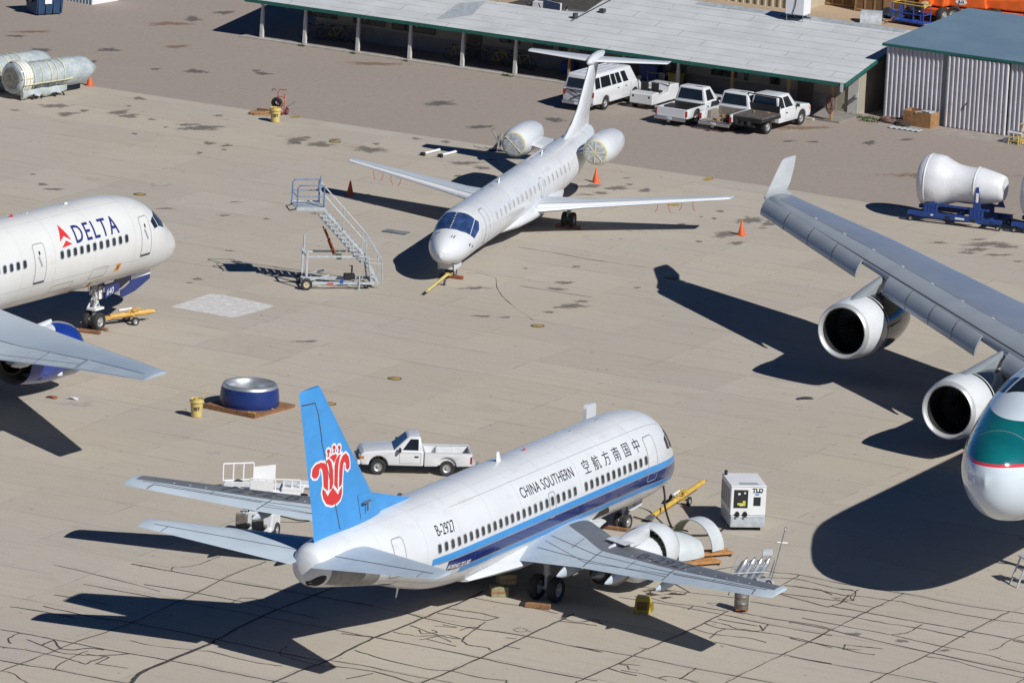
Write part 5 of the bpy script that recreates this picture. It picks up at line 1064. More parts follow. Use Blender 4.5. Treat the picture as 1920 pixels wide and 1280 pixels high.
# weeds along the slab edge
m=MB(); r_=random.Random(9)
for cu,cv,n,sp in ((37.7,2.2,220,.75),(38.3,1.4,60,.35),(16.5,-.55,40,.18),(2.9,-.55,30,.15),(6.4,-.55,25,.12),(9.9,-.55,20,.1)):
    for i in range(n):
        p=UV(cu+r_.gauss(0,sp),cv+r_.gauss(0,sp*.25)); a=r_.uniform(0,6.28); h=r_.uniform(.05,.2); d=Vector((math.cos(a),math.sin(a),0))*.03; e=Vector((r_.uniform(-.08,.08),r_.uniform(-.08,.08),h)); m.add([p-d,p+d,p+e],[(0,1,2)])
o=m.build('weeds',M['weeds'] if 'weeds' in M else None,None,smooth=0,recalc=False); o['kind']='stuff'; o.location=(0,0,.01)
# ------------------------------------------------ bicycles under the porch
def bicycle(mat):
    t=thing('bicycle','','bicycle',(0,0,0)); m=MB()
    for x in (-.52,.52):
        w=MB(); w.lathe([(.33,-.02),(.345,0),(.33,.02),(.315,0),(.33,-.02)],(x,0,.34),(0,1,0),22); [w.tube((x,0,.34),(x+.32*math.cos(k*math.pi/4),0,.34+.32*math.sin(k*math.pi/4)),.006,4) for k in range(8)]; w.build('wheel',M['tyre'],t)
    for p,q in (((-.52,0,.34),(-.08,0,.32)),((-.08,0,.32),(-.2,0,.85)),((-.2,0,.8),(.36,0,.82)),((-.08,0,.32),(.36,0,.76)),((-.52,0,.34),(-.2,0,.8)),((.52,0,.34),(.34,0,.95))): m.tube(p,q,.022,6)
    m.build('frame',mat,t); m=MB(); m.box((-.22,0,.9),(.26,.14,.06)); m.build('saddle',M['black'],t,smooth=0,bevel=.02); m=MB(); m.path([Vector((.26,-.3,.98)),Vector((.36,-.2,1.0)),Vector((.36,.2,1.0)),Vector((.26,.3,.98))],.018,6); m.build('handlebar',M['steel'],t); return t
M['bike_a']=paint('bicycle_dark',(.05,.06,.09),.4); M['bike_y']=paint('bicycle_yellow',(.40,.26,.03),.4)
ba=bicycle(M['bike_a']); by=bicycle(M['bike_y'])
L=[(ba,2.55,1.4,.3,'dark bicycle at the wall end, leftmost under the porch'),(ba,3.2,1.7,.25,'dark bicycle, second from the left wall end'),(by,3.9,1.8,.2,'yellow bicycle behind the second porch post'),(ba,4.6,1.9,.1,'dark bicycle in deep shade right of the yellow one by the left post'),
 (by,12.2,1.3,.1,'yellow bicycle right of the fourth porch post, parked lengthwise'),(ba,12.9,1.8,.5,'dark bicycle between the fourth and fifth porch posts'),(ba,14.2,1.7,.3,'dark bicycle just right of the fifth porch post'),(by,14.9,1.4,.1,'yellow bicycle right of the fifth porch post'),(ba,15.6,1.9,.2,'dark bicycle midway between the fifth and sixth posts'),(by,16.3,1.5,.15,'yellow bicycle beside the sixth porch post')]
seen=set()
for k,(src,u,v,a,lab) in enumerate(L):
    P=UV(u,v,.1)
    if id(src) not in seen: seen.add(id(src)); src.location=P; src.rotation_euler=(0,0,GA+a); src['label']=lab; src['group']='bicycles under the porch'
    else: dup(src,lab,P,GA+a,'bicycles under the porch')
# things stored under the porch
def bin_(label,u,v,mat,w=.8,d=.6,h=.9):
    t=place('storage_bin',label,'bin',u,v,.1,0,'bins stored under the porch'); m=MB(); m.loft([[Vector((x*w*.42,y*d*.42,0)) for x,y in ((-1,-1),(1,-1),(1,1),(-1,1))],[Vector((x*w*.5,y*d*.5,h)) for x,y in ((-1,-1),(1,-1),(1,1),(-1,1))]]); m.build('bin_body',mat,t,smooth=0,bevel=.03); m=MB(); m.box((0,0,h+.03),(w*1.06,d*1.06,.06)); m.build('lid',mat,t,smooth=0,bevel=.015)
bin_('yellow plastic bin under the porch behind the small white cart',25.9,2.1,M['yellow']); bin_('blue bin in the porch shade left of the van',19.0,2.2,M['blue'],.9,.6,.6); bin_('dark blue bin under the porch right of the van',24.2,2.2,M['blue'],1.2,.7,1.2); bin_('small grey bin against the wall right of the van',24.95,2.3,M['steel'],.5,.5,.8)
M['tug_grey']=paint('tug_hood_grey',(.48,.50,.50),.4); M['seat_tan']=paint('tug_seat',(.22,.20,.16),.6,var=.4,scale=6,dirt=(.05,.05,.05),dk=.6); M['decal_yg']=paint('warning_decal_yellow',(.55,.55,.03),.5)
# =====================================================================  VEHICLES
M['chrome']=paint('bumper_chrome',(.55,.56,.58),.2,.9,var=.1)
M['lamp_red']=paint('tail_lamp_red',(.35,.012,.012),.2,coat=.5); M['lamp_amber']=paint('lamp_amber',(.55,.16,.02),.2,coat=.5); M['lamp_clear']=paint('lamp_clear',(.5,.5,.5),.1)
M['bed_dirty']=paint('dirty_load_bed',(.27,.24,.20),.8,var=.35,scale=3,dirt=(.14,.11,.08),dk=.8); M['bed_dark']=paint('dark_bed_liner',(.03,.03,.03),.7,var=.3); M['deck']=paint('worn_steel_deck',(.10,.085,.075),.8,var=.4,scale=3,dirt=(.2,.16,.13),dk=.7)
M['trim_black']=paint('black_trim',(.02,.02,.022),.5)
def arch(x,r,z0,n=9):
    return [(x-r*math.cos(math.pi*i/n),z0+ (r*math.sin(math.pi*i/n))) for i in range(n+1)]
def quad(P,u0,u1,v0,v1,off=.006):
    """sub-rectangle of a 4-corner face P00,P10,P11,P01 pushed out along its normal"""
    P=[Vector(p) for p in P]; n=(P[1]-P[0]).cross(P[3]-P[0]).normalized()*off
    f=lambda u,v:(P[0]*(1-u)+P[1]*u)*(1-v)+(P[3]*(1-u)+P[2]*u)*v+n
    return [f(u0,v0),f(u1,v0),f(u1,v1),f(u0,v1)]
def pane(name,mat,parent,Q):
    m=MB(); m.add(Q,[(0,1,2,3)]); return m.build(name,mat,parent,smooth=0,recalc=False)
def greenhouse(t,mat,W,zb,zt,xr,xf,xr2,xf2,win,tw=.22,rear=True,gl=None):
    """glazed upper body: belt line zb..roof zt; xr/xf at belt, xr2/xf2 at roof; win = list of (u0,u1) side panes"""
    a=W/2-.02; b=W/2-tw; m=MB()
    B_=[Vector((xr,-a,zb)),Vector((xf,-a*.96,zb)),Vector((xf,a*.96,zb)),Vector((xr,a,zb))]; T=[Vector((xr2,-b,zt)),Vector((xf2,-b*.95,zt)),Vector((xf2,b*.95,zt)),Vector((xr2,b,zt))]
    m.loft([B_,T]); o=m.build('cab',mat,t,smooth=40,bevel=.07,seg=3); gl=gl or M['glass']
    # sides: -y (right) and +y (left)
    for u0,u1 in win:
        pane('side_window',gl,t,quad((B_[0],B_[1],T[1],T[0]),u0,u1,.12,.84)); pane('side_window',gl,t,quad((B_[2],B_[3],T[3],T[2]),1-u1,1-u0,.12,.84))
    pane('windscreen',gl,t,quad((B_[1],B_[2],T[2],T[1]),.06,.94,.06,.90))
    if rear: pane('rear_window',gl,t,quad((B_[3],B_[0],T[0],T[3]),.08,.92,.14,.86))
    return o
def car_wheels(t,wb,W,r,w,x0=0):
    for x in (x0,x0+wb):
        for y in (-W/2+w/2+.02,W/2-w/2-.02): wheel(t,(x,y,r),r,w,M['tyre'],M['rim'])
def pickup(label,loc,rz,wb=3.3,W=1.95,ro=1.25,fo=.95,zr=1.0,zh=1.12,roof=1.85,r=.39,xcab=.95,cabL=1.5,tail=True,bed='bed_dirty',group=None,liner=False,rust=False,ext=False,flatbed=False):
    t=thing('pickup_truck',label,'pickup truck',loc,rz,group); M_=M['car_white']; z0=.42; xe=wb+fo; xf=xcab+cabL
    # lower body: cab + bonnet
    P=[(xcab,z0)]+arch(wb,r*1.2,z0)+[(xe-.06,z0+.02),(xe,z0+.25),(xe-.02,zh-.22),(xe-.16,zh-.08),(xf+.38,zh+.02),(xf-.05,zr+.10),(xcab,zr+.10)]
    m=MB(); m.prism(P,'y',-W/2,W/2); m.build('body',M_,t,smooth=35,bevel=.06,seg=3)
    if ext: greenhouse(t,M_,W,zr+.05,roof,xcab+.02,xf+.18,xcab+.12,xf-.52,[(.07,.30),(.36,.78)])
    else: greenhouse(t,M_,W,zr+.05,roof,xcab+.02,xf+.18,xcab+.14,xf-.52,[(.16,.72)])
    # doors
    for s in (-1,1):
        m=MB(); y=s*(W/2+.004); q=[(xcab+.12+(.55 if ext else 0),z0+.12),(xf-.12,z0+.12),(xf-.12,zr+.02),(xcab+.12+(.55 if ext else 0),zr+.02)]
        d=wrap(bm_strip(q,.018,True),lambda a,b: Vector((a,y,b)),'door_seam',M['seam'],t); m=MB(); m.box((xcab+.30+(.5 if ext else 0),s*(W/2+.012),zr-.14),(.17,.03,.055)); m.build('door_handle',M['trim_black'],t,smooth=0)
        m=MB(); m.box((xf-.12,s*(W/2+.12),zr+.16),(.10,.20,.17)); m.tube((xf-.1,s*(W/2-.02),zr+.1),(xf-.1,s*(W/2+.1),zr+.12),.02,5); m.build('mirror',M['trim_black'],t,smooth=0,bevel=.02)
        m=MB(); m.box((xe-.02,s*(W/2-.24),zh-.32),(.10,.34,.16)); m.build('headlight',M['lamp_clear'],t,smooth=0,bevel=.02); m=MB(); m.box((xe-.10,s*(W/2-.03),zh-.32),(.16,.07,.13)); m.build('indicator',M['lamp_amber'],t,smooth=0)
    m=MB(); m.box((xe-.005,0,zh-.36),(.05,W*.52,.22)); m.build('grille',M['trim_black'],t,smooth=0); m=MB(); m.box((xe+.04,0,z0+.12),(.16,W*.98,.22)); m.build('front_bumper',M_ if not ext else M['trim_black'],t,smooth=0,bevel=.04)
    if rust:
        m=MB(); m.box((xcab+.45,-.3,roof+.0),(.3,.4,.010)); m.build('rust_patch',M['bed_dirty'],t,smooth=0)
    if not flatbed:
        for s in (-1,1):
            Q=[(-ro,z0+.05)]+arch(0,r*1.2,z0+.02)+[(xcab-.04,z0),(xcab-.04,zr),(-ro,zr)]
            m=MB(); m.prism(Q,'y',s*W/2,s*(W/2-.09)); m.build('bed_side',M_,t,smooth=35,bevel=.02); m=MB(); m.bx((-ro+.01,s*(W/2-.003),zr+.001),(xcab-.05,s*(W/2-.12),zr+.035)); m.build('bed_rail',M['trim_black'] if liner else M_,t,smooth=0)
            m=MB(); m.box((-ro+.03,s*(W/2-.055),zr-.26),(.10,.12,.32)); m.build('tail_light',M['lamp_red'],t,smooth=0,bevel=.015)
            if s: m=MB(); m.box((0,s*(W/2-.22),z0+.28),(r*2.3,.24,.5)); m.build('wheel_box',M[bed],t,smooth=0,bevel=.04)
        m=MB(); m.bx((-ro+.05,-W/2+.09,z0+.06),(xcab-.05,W/2-.09,z0+.12)); m.bx((xcab-.10,-W/2+.09,z0+.12),(xcab-.045,W/2-.09,zr)); m.build('bed_floor',M[bed],t,smooth=0)
        if tail: m=MB(); m.bx((-ro-.03,-W/2+.10,z0+.06),(-ro+.05,W/2-.10,zr-.005)); m.build('tailgate',M_,t,smooth=0,bevel=.025)
        m=MB(); m.box((-ro-.10,0,z0+.0),(.16,W*.98,.2)); m.build('rear_bumper',M['chrome'] if wb>3.1 else M_,t,smooth=0,bevel=.03); m=MB(); m.box((-ro-.22,0,z0-.12),(.3,.1,.1)); m.tube((-ro-.34,0,z0-.1),(-ro-.34,0,z0+.06),.04,8); m.build('tow_hitch',M['steel'],t)
        m=MB(); m.box((-ro-.19,0,z0+.02),(.012,.3,.13)); m.build('number_plate',M['pure_white'],t,smooth=0)
    else:
        L=ro+xcab-.12; cx=(-ro+xcab-.12)/2
        m=MB(); m.box((cx,0,.98),(L,2.25,.10)); m.build('flat_deck',M['deck'],t,smooth=0,bevel=.02); m=MB(); m.box((cx,1.1,.86),(L,.05,.16)); m.box((cx,-1.1,.86),(L,.05,.16)); m.box((-ro,0,.84),(.06,2.2,.2)); m.box((cx,.4,.7),(L+.6,.1,.2)); m.box((cx,-.4,.7),(L+.6,.1,.2)); m.box((-ro-.1,0,.55),(.1,1.5,.1)); m.build('deck_frame',M['trim_black'],t,smooth=0)
        m=MB(); [m.box((xcab-.1,y,1.45),(.06,.06,.9)) for y in (-1.0,1.0)]; m.box((xcab-.1,0,1.9),(.06,2.06,.06)); m.box((xcab-.1,0,1.2),(.05,2.0,.4)); m.build('headboard',M['trim_black'],t,smooth=0); m=MB(); m.box((cx+.4,.2,1.06),(.5,.08,.05),.6); m.box((cx+.7,-.5,1.05),(.2,.2,.06)); m.build('deck_scrap',M['ply'],t,smooth=0)
    car_wheels(t,wb,W,r,.26); return t
def at(px,py,z=0): return G(px,py,z)
H61=R_(61.5)
def vc(p,yo,h): # rear axle centre from right wheel contact
    return Vector((p[0]-yo*math.sin(h)*1.0,p[1]+yo*math.cos(h),0))
# mid-apron pickup seen side on
p=pickup('small white pickup truck standing side-on between the blue-tailed airliner and the open apron',(-2.60,276.14,0),R_(186.0),wb=2.95,W=1.74,ro=1.05,fo=.80,zr=.98,zh=1.08,roof=1.66,r=.34,xcab=1.02,cabL=1.15,bed='car_white')
m=MB(); m.box((-.9,.83,.30),(.5,.03,.3)); m.build('mud_flap',M['trim_black'],p,smooth=0)
G_='white work vehicles parked nose-in at the porch'
pickup('white full-size pickup with closed tailgate and dark bed liner, next to the small white cart',vc((9.45,358.9),.85,H61),H61,bed='bed_dark',liner=True,group=G_,rust=True)
p=pickup('white full-size pickup with its tailgate missing and a dirty load bed, next to the flatbed',vc((11.85,357.9),.85,H61),H61,tail=False,group=G_,rust=True)
m=MB(); r_=random.Random(4); [m.box((r_.uniform(-.9,.4),r_.uniform(-.5,.5),.58+r_.uniform(0,.06)),(r_.uniform(.2,.6),r_.uniform(.08,.3),.08),r_.uniform(0,3)) for _ in range(9)]; m.build('bed_scrap',M['ply'],p,smooth=0)
pickup('white extended-cab truck with a worn dark flatbed deck, rightmost of the parked row',vc((13.35,357.1),.85,R_(59)),R_(59),wb=3.75,ro=1.1,xcab=1.15,cabL=1.95,flatbed=True,ext=True,group=G_,roof=1.92,zr=1.08,zh=1.2,r=.40)
# passenger van
t=thing('passenger_van','white passenger van with dark windows, leftmost of the vehicles at the porch','van',vc((4.45,362.0),.85,R_(61.2)),R_(61.2),G_)
W_=1.98; wb=3.35; ro=1.45; xe=wb+.78; r=.37; z0=.38; zb=1.22
m=MB(); P=[(-ro,z0+.06)]+arch(0,r*1.2,z0)+arch(wb,r*1.2,z0)+[(xe-.05,z0+.03),(xe,z0+.3),(xe-.06,1.02),(xe-.45,zb+.06),(-ro,zb)]; m.prism(P,'y',-W_/2,W_/2); m.build('body',M['car_white'],t,smooth=35,bevel=.06,seg=3)
a,b=W_/2-.01,W_/2-.20; B_=[Vector((-ro+.01,-a,zb-.04)),Vector((xe-.42,-a*.97,zb-.04)),Vector((xe-.42,a*.97,zb-.04)),Vector((-ro+.01,a,zb-.04))]; T=[Vector((-ro+.12,-b,2.08)),Vector((xe-1.05,-b*.96,2.08)),Vector((xe-1.05,b*.96,2.08)),Vector((-ro+.12,b,2.08))]
m=MB(); m.loft([B_,T]); m.build('upper_body',M['car_white'],t,smooth=40,bevel=.10,seg=4)
for u0,u1 in ((.035,.15),(.175,.40),(.425,.525),(.545,.645),(.685,.80)):
    pane('side_window',M['glass'],t,quad((B_[0],B_[1],T[1],T[0]),u0,u1,.14,.80)); pane('side_window',M['glass'],t,quad((B_[2],B_[3],T[3],T[2]),1-u1,1-u0,.14,.80))
pane('windscreen',M['glass'],t,quad((B_[1],B_[2],T[2],T[1]),.06,.94,.06,.88)); pane('rear_window',M['glass'],t,quad((B_[3],B_[0],T[0],T[3]),.08,.92,.12,.72))
m=MB(); [m.box((.9,y,2.085),(3.6,.05,.015)) for y in (-.6,-.2,.2,.6)]; m.build('roof_ribs',M['car_white'],t,smooth=0)
for s in (-1,1):
    m=MB(); m.box((-ro-.005,s*(W_/2-.1),1.02),(.05,.18,.28)); m.build('tail_light',M['lamp_red'],t,smooth=0,bevel=.02); m=MB(); m.box((xe-.55,s*(W_/2+.1),1.35),(.1,.2,.2)); m.build('mirror',M['trim_black'],t,smooth=0); m=MB(); m.box((xe,s*.72,.85),(.06,.3,.18)); m.build('headlight',M['lamp_clear'],t,smooth=0)
    for x_ in (1.35,2.25): m=MB(); m.box((x_,s*(W_/2+.008),1.08),(.16,.03,.05)); m.build('door_handle',M['trim_black'],t,smooth=0)
    wrap(bm_strip([(1.95,.55),(2.85,.55),(2.85,1.2),(1.95,1.2)],.016,True),lambda a,b,s=s: Vector((a,s*(W_/2+.004),b)),'door_seam',M['seam'],t)
m=MB(); m.box((-ro-.08,0,.47),(.16,W_*.96,.18)); m.build('rear_bumper',M['chrome'],t,smooth=0,bevel=.03); m=MB(); m.tube((-ro-.05,-.55,1.15),(-ro-.05,.5,.62),.03,6); m.tube((-ro-.05,.62,1.18),(-ro-.05,-.4,.75),.025,6); m.box((-ro-.03,0,1.18),(.05,1.6,.05)); m.build('rear_ladder_rack',M['trim_black'],t); m=MB(); m.box((-ro-.17,0,.47),(.012,.3,.14)); m.build('number_plate',M['pure_white'],t,smooth=0)
car_wheels(t,wb,W_,r,.24)
# small white cart between van and pickup
t=thing('utility_cart','low open white utility cart with two black seats between the van and the pickups','cart',Vector((6.75,363.1,0)),H61,G_)
m=MB(); m.prism([(-.55,.3),(2.5,.3),(2.6,.5),(2.6,1.15),(1.55,1.2),(1.4,.75),(.3,.75),(.2,.95),(-.55,.9)],'y',-.72,.72); m.build('body',M['car_white'],t,smooth=0,bevel=.05)
for y in (-.33,.33): m=MB(); m.box((.75,y,.88),(.5,.45,.12)); m.box((.48,y,1.14),(.12,.45,.5)); m.build('seat',M['black'],t,smooth=0,bevel=.03)
m=MB(); m.path([Vector((1.5,-.68,1.15)),Vector((1.35,-.68,1.75)),Vector((1.35,.68,1.75)),Vector((1.5,.68,1.15))],.025,6); m.build('windscreen_frame',M['black'],t); m=MB(); m.lathe([(.17,0),(.185,.015),(.17,.03)],(1.25,.33,1.2),(-.5,0,.8),18); m.tube((1.5,.33,1.05),(1.25,.33,1.21),.02,6); m.build('steering_wheel',M['black'],t)
for y in (-.5,.5): m=MB(); m.lathe([(.001,0),(.07,.01)],(-.56,y,.72),(1,0,0),12); m.build('rear_lamp',M['black'],t)
for x in (0,1.9):
    for y in (-.62,.62): wheel(t,(x,y,.28),.28,.18,M['tyre'],M['rim'])
# ------------------------------------------------ baggage tug beside the tail
t=thing('tow_tractor','white airport tow tractor with a large black steering wheel, partly behind the left tailplane','tow tractor',G(474,1013),R_(75))
m=MB(); m.prism([(-1.3,.35),(1.35,.35),(1.45,.6),(1.4,.98),(.35,1.12),(.2,.5),(-1.3,.5)],'y',-.72,.72); m.build('body',M['white_paint'],t,smooth=0,bevel=.07)
m=MB(); m.prism([(.45,1.11),(1.25,1.0),(1.05,1.32),(.65,1.38)],'y',-.62,.2); m.build('dashboard_hood',M['tug_grey'] if 'tug_grey' in M else M['white_paint'],t,smooth=0,bevel=.05)
for y in (-.38,.30): m=MB(); m.box((-.35,y,.68),(.55,.5,.16)); m.box((-.66,y,.98),(.14,.5,.55)); m.build('seat',M['seat_tan'] if 'seat_tan' in M else M['black'],t,smooth=0,bevel=.04)
m=MB(); m.lathe([(.235,-.015),(.25,0),(.235,.015),(.22,0),(.235,-.015)],(.15,.34,1.42),(-.55,0,.8),24); [m.tube((.15,.34,1.42),(.15+.23*math.cos(a)*.82,.34+.23*math.sin(a),1.42+.23*math.cos(a)*.56),.012,5) for a in (0,2.1,4.2)]; m.tube((.15,.34,1.42),(.45,.34,1.0),.03,8); m.build('steering_wheel',M['black'],t)
for x in (-.85,.85):
    for y in (-.68,.68): wheel(t,(x,y,.33),.33,.24,M['tyre'],M['rim'])
# ------------------------------------------------ white stair trailer behind the left wing
t=thing('platform_trailer','white railed platform trailer standing behind the far wing of the blue-tailed airliner','trailer',G(492,934),R_(-3))
m=MB(); m.box((0,0,.46),(3.3,1.55,.12)); m.box((1.3,-.1,.60),(.9,1.3,.2)); m.box((1.9,.3,.66),(.9,.8,.14)); m.build('deck',M['pure_white'],t,smooth=0,bevel=.03); m=MB()
def rail_panel(m,p,q,h,n,solid=False):
    p,q=Vector(p),Vector(q)
    for i in range(n+1):
        a=p.lerp(q,i/n); m.tube(a,a+Vector((0,0,h)),.035,6)
    m.tube(p+Vector((0,0,h)),q+Vector((0,0,h)),.035,6); m.tube(p,q,.035,6)
rail_panel(m,(-1.75,.6,.52),(-.5,.95,.56),.72,3); m.build('guard_rail',M['pure_white'],t); m=MB(); rail_panel(m,(-.45,-.75,.52),(1.6,-.55,.52),.5,6); m.build('guard_rail',M['pure_white'],t); m=MB()
m.loft([[Vector((-.5,.80,.52)),Vector((.42,1.02,.52)),Vector((.42,1.02,1.24)),Vector((-.5,.80,1.14))],[Vector((-.5,.84,.52)),Vector((.42,1.06,.52)),Vector((.42,1.06,1.24)),Vector((-.5,.84,1.14))]]); m.build('side_panel',M['pure_white'],t,smooth=0); m=MB(); m.bx((-.45,-.78,.52),(.5,-.74,.95)); m.build('side_panel',M['pure_white'],t,smooth=0)
m=MB(); m.tube((1.6,.2,.48),(2.9,.35,.42),.05,6); m.build('drawbar',M['pure_white'],t)
for x in (-1.1,1.1):
    for y in (-.65,.65): wheel(t,(x,y,.3),.3,.18,M['tyre'],M['rim'])
# ------------------------------------------------ ground power unit
f0,f1=G(1363,993),G(1432,993); ax=(f1-f0); ang=math.atan2(ax.y,ax.x); ang=R_(9)
t=thing('ground_power_unit','white boxy ground power unit with a black control panel, near the airliner nose','power unit',(f0+f1)/2+Vector((-.12,.95,0)),ang)
w2,d2=.745,1.1
m=MB(); m.bx((-w2,-d2,.664),(w2,d2,1.88)); m.build('housing',M['pure_white'],t,smooth=0,bevel=.03); m=MB(); m.bx((-w2+.02,-d2-.06,.16),(w2-.02,d2,.66)); m.build('base_frame',M['galv'],t,smooth=0,bevel=.02); m=MB(); m.bx((-w2+.15,-d2+.1,0),(-w2+.35,d2-.1,.22)); m.bx((w2-.35,-d2+.1,0),(w2-.15,d2-.1,.22)); m.build('skids',M['black'],t,smooth=0)
m=MB(); m.bx((-w2-.01,-d2-.02,1.883),(w2+.01,d2+.02,1.93)); m.build('roof',M['pure_white'],t,smooth=0,bevel=.015)
m=MB(); m.bx((-.62,-d2-.012,.98),(-.02,-d2-.001,1.75)); c=m.build('control_panel',M['black'],t,smooth=0); m=MB(); m.box((-.40,-d2-.016,1.58),(.10,.008,.08)); m.box((-.16,-d2-.016,1.62),(.08,.008,.06)); m.box((-.3,-d2-.016,1.12),(.14,.008,.10)); m.build('gauges',M['pure_white'],c,smooth=0); m=MB(); m.box((-.18,-d2-.016,1.18),(.12,.008,.22)); m.box((-.36,-d2-.018,1.15),(.2,.008,.09)); m.build('warning_decal',M['decal_yg'] if 'decal_yg' in M else M['yellow'],c,smooth=0)
m=MB(); m.bx((.22,-d2-.012,1.08),(.52,-d2-.001,1.45)); m.build('inspection_window',M['black'],t,smooth=0); m=MB(); m.box((.36,-d2-.008,1.56),(.16,.008,.06)); m.build('blue_decal',M['lightblue'],t,smooth=0)
wrap(bm_text('TLD',.24,align='CENTER',sx=1.05,bold=.008),lambda a,b: Vector((.38+a,-d2-.010,1.66+b)),'lettering',M['text'],t); m=MB(); m.box((.38,-d2-.006,1.64),(.42,.006,.02)); m.build('lettering_underline',M['text'],t,smooth=0)
for x in (-.45,-.12): m=MB(); m.tube((x,-d2-.12,.72),(x,-d2,.75),.09,12); m.tube((x,-d2-.2,.66),(x,-d2-.05,.72),.05,8); m.build('plug_socket',M['black'],t)
m=MB(); m.tube((-w2+.1,d2-.3,1.92),(-w2+.1,d2-.3,2.12),.07,10); m.build('exhaust_pipe',M['black'],t)
m=MB(); [m.bx((-w2-.012,-.8+.5*k,.9),(-w2-.001,-.45+.5*k,1.7)) for k in range(4)]; m.build('side_louvres',M['seam'],t,smooth=0)
m=MB(); m.bx((-.35,-d2+.15,1.931),(.45,-d2+.55,1.936)); m.build('roof_hatch',M['galv'],t,smooth=0)
M['yellow_o']=paint('tow_bar_orange_yellow',(.62,.37,.09),.45,var=.2,scale=3,dirt=(.3,.18,.07),dk=.6)
M['tow_pale']=paint('tow_bar_pale_yellow',(.60,.50,.17),.45,var=.15,scale=3)
M['rim_cream']=paint('rim_cream',(.45,.40,.26),.5)
M['valve_green']=paint('valve_green',(.03,.10,.06),.5)
M['rail_blue']=paint('rail_padding_blue',(.12,.22,.42),.5,var=.35,scale=4,dirt=(.45,.48,.50),dk=.9)
M['lip_b']=paint('brushed_lip',(.50,.52,.54),.36,.75,var=.08,scale=3)
M['dolly_y']=paint('dolly_orange_yellow',(.46,.22,.07),.5,var=.35,scale=4,dirt=(.55,.45,.28),dk=.6)
M['cowl_navy']=paint('cowl_navy',(.008,.028,.15),.3,var=.15,scale=1.5)
M['bottle']=paint('silver_bottle',(.55,.56,.57),.28,.8,var=.2,scale=3)
M['drum']=paint('stained_drum',(.24,.22,.19),.45,.4,var=.4,scale=4,dirt=(.10,.085,.07),dk=.8)
M['case_y']=paint('case_yellow',(.50,.36,.04),.5,var=.2,scale=4); M['case_y2']=paint('case_lid_yellow',(.30,.24,.03),.5); M['case_brown']=paint('case_recess',(.22,.10,.02),.6)
M['box_pale']=paint('pale_box_wood',(.30,.27,.15),.7,var=.3,scale=4)
M['stand_blue']=paint('stand_blue',(.016,.055,.23),.35,var=.25,scale=3)
M['mouth']=paint('intake_mouth_plastic',(.34,.33,.27),.3,var=.6,scale=4,dirt=(.55,.56,.54),dk=.7)
M['plate_y']=paint('cover_plate_yellow',(.44,.28,.075),.6,var=.3,scale=5)
M['stand_grey']=paint('stand_grey',(.30,.29,.27),.5)
# =====================================================================  GROUND EQUIPMENT
def towbar(label,p,q,wpos,mat,head_black=True,fat=.11,wheels=True,zp=.35,zq=.35,axle=True):
    p,q=Vector(p),Vector(q); d=q-p; L=d.length; a=math.atan2(d.y,d.x); t=thing('tow_bar',label,'tow bar',(p.x,p.y,0),a,'yellow tow bars')
    h0,h1=zp,zq; m=MB(); m.tube((.35,0,h0),(L-.2,0,h1),fat,12); m.tube((L-.5,0,h1),(L,0,h1),fat*.75,12); m.build('tube',mat,t)
    m=MB(); m.box((.12,0,h0-.02),(.5,.26,.14)); m.box((-.1,.1,h0-.02),(.2,.06,.1)); m.box((-.1,-.1,h0-.02),(.2,.06,.1)); m.build('tow_head',M['steel'] if head_black else mat,t,smooth=0,bevel=.02)
    m=MB(); m.lathe([(.09,-.02),(.10,0),(.09,.02),(.06,0),(.09,-.02)],(L+.07,0,h1),(0,0,1),14); m.build('tow_eye',M['steel'],t)
    if axle:
        x=wpos*L; zb=h0+(h1-h0)*wpos; m=MB(); m.box((x,0,zb-.08),(.14,.7,.07)); m.tube((x-.1,.12,zb+.08),(x+.45,.1,zb+.26),.03,6); m.tube((x-.1,-.12,zb+.08),(x+.45,-.1,zb+.26),.03,6); m.box((x+.2,0,zb+.22),(.3,.3,.06)); m.tube((x+.15,-.25,zb+.2),(x-.35,-.3,zb+.32),.02,5); m.build('axle_frame',mat,t,smooth=0)
        m=MB(); m.tube((x+.1,.1,zb+.24),(x-.6,.12,zb+.2),.05,8); m.build('hydraulic_pump',M['pure_white'],t)
        for y in (-.40,.40): wheel(t,(x,y,.2),.2,.12,M['tyre'],M['rim'])
    else:
        x=wpos*L; 
        for y in (-.16,.16): wheel(t,(x,y,.13),.13,.08,M['tyre'],M['rim'])
    return t
towbar('yellow tow bar lying on the apron between the blue-striped nose and the power unit',G(1218,970,.2),G(1320,907,.3),.56,M['yellow'],zp=.2,zq=.42)
towbar('yellow tow bar coupled to the twin nose wheels of the left airliner',G(193,600,.3),G(288,583,.5),.55,M['yellow_o'] if 'yellow_o' in M else M['yellow'],False,.13,zp=.42,zq=.5)
towbar('short pale yellow tow bar under the nose of the T-tail jet',G(843,512,.3),G(800,543,.3),.35,M['tow_pale'] if 'tow_pale' in M else M['pale_yellow'],False,.075,axle=False,zp=.32,zq=.22)
# cones
def cone():
    t=thing('traffic_cone','','traffic cone',(0,0,0)); m=MB(); m.lathe([(.19,.03),(.035,.74),(.02,.76),(.001,.76)],(0,0,0),(0,0,1),20); m.build('cone_body',M['orange'],t); m=MB(); m.bx((-.2,-.2,0),(.2,.2,.035)); m.build('base',M['orange'],t,smooth=0,bevel=.01); return t
c0=cone(); CL=[((168,161),'orange traffic cone beside the plastic-wrapped engine at the left edge'),((656,366),'orange traffic cone in the wing shadow near the maintenance stairs'),((1117,342),'orange traffic cone under the engine of the T-tail jet'),((1390,441),'orange traffic cone near the wide wing tip and winglet')]
for i,(p,l) in enumerate(CL):
    if i==0: c0.location=G(*p); c0['label']=l; c0['group']='orange traffic cones'
    else: dup(c0,l,G(*p),.3*i,'orange traffic cones')
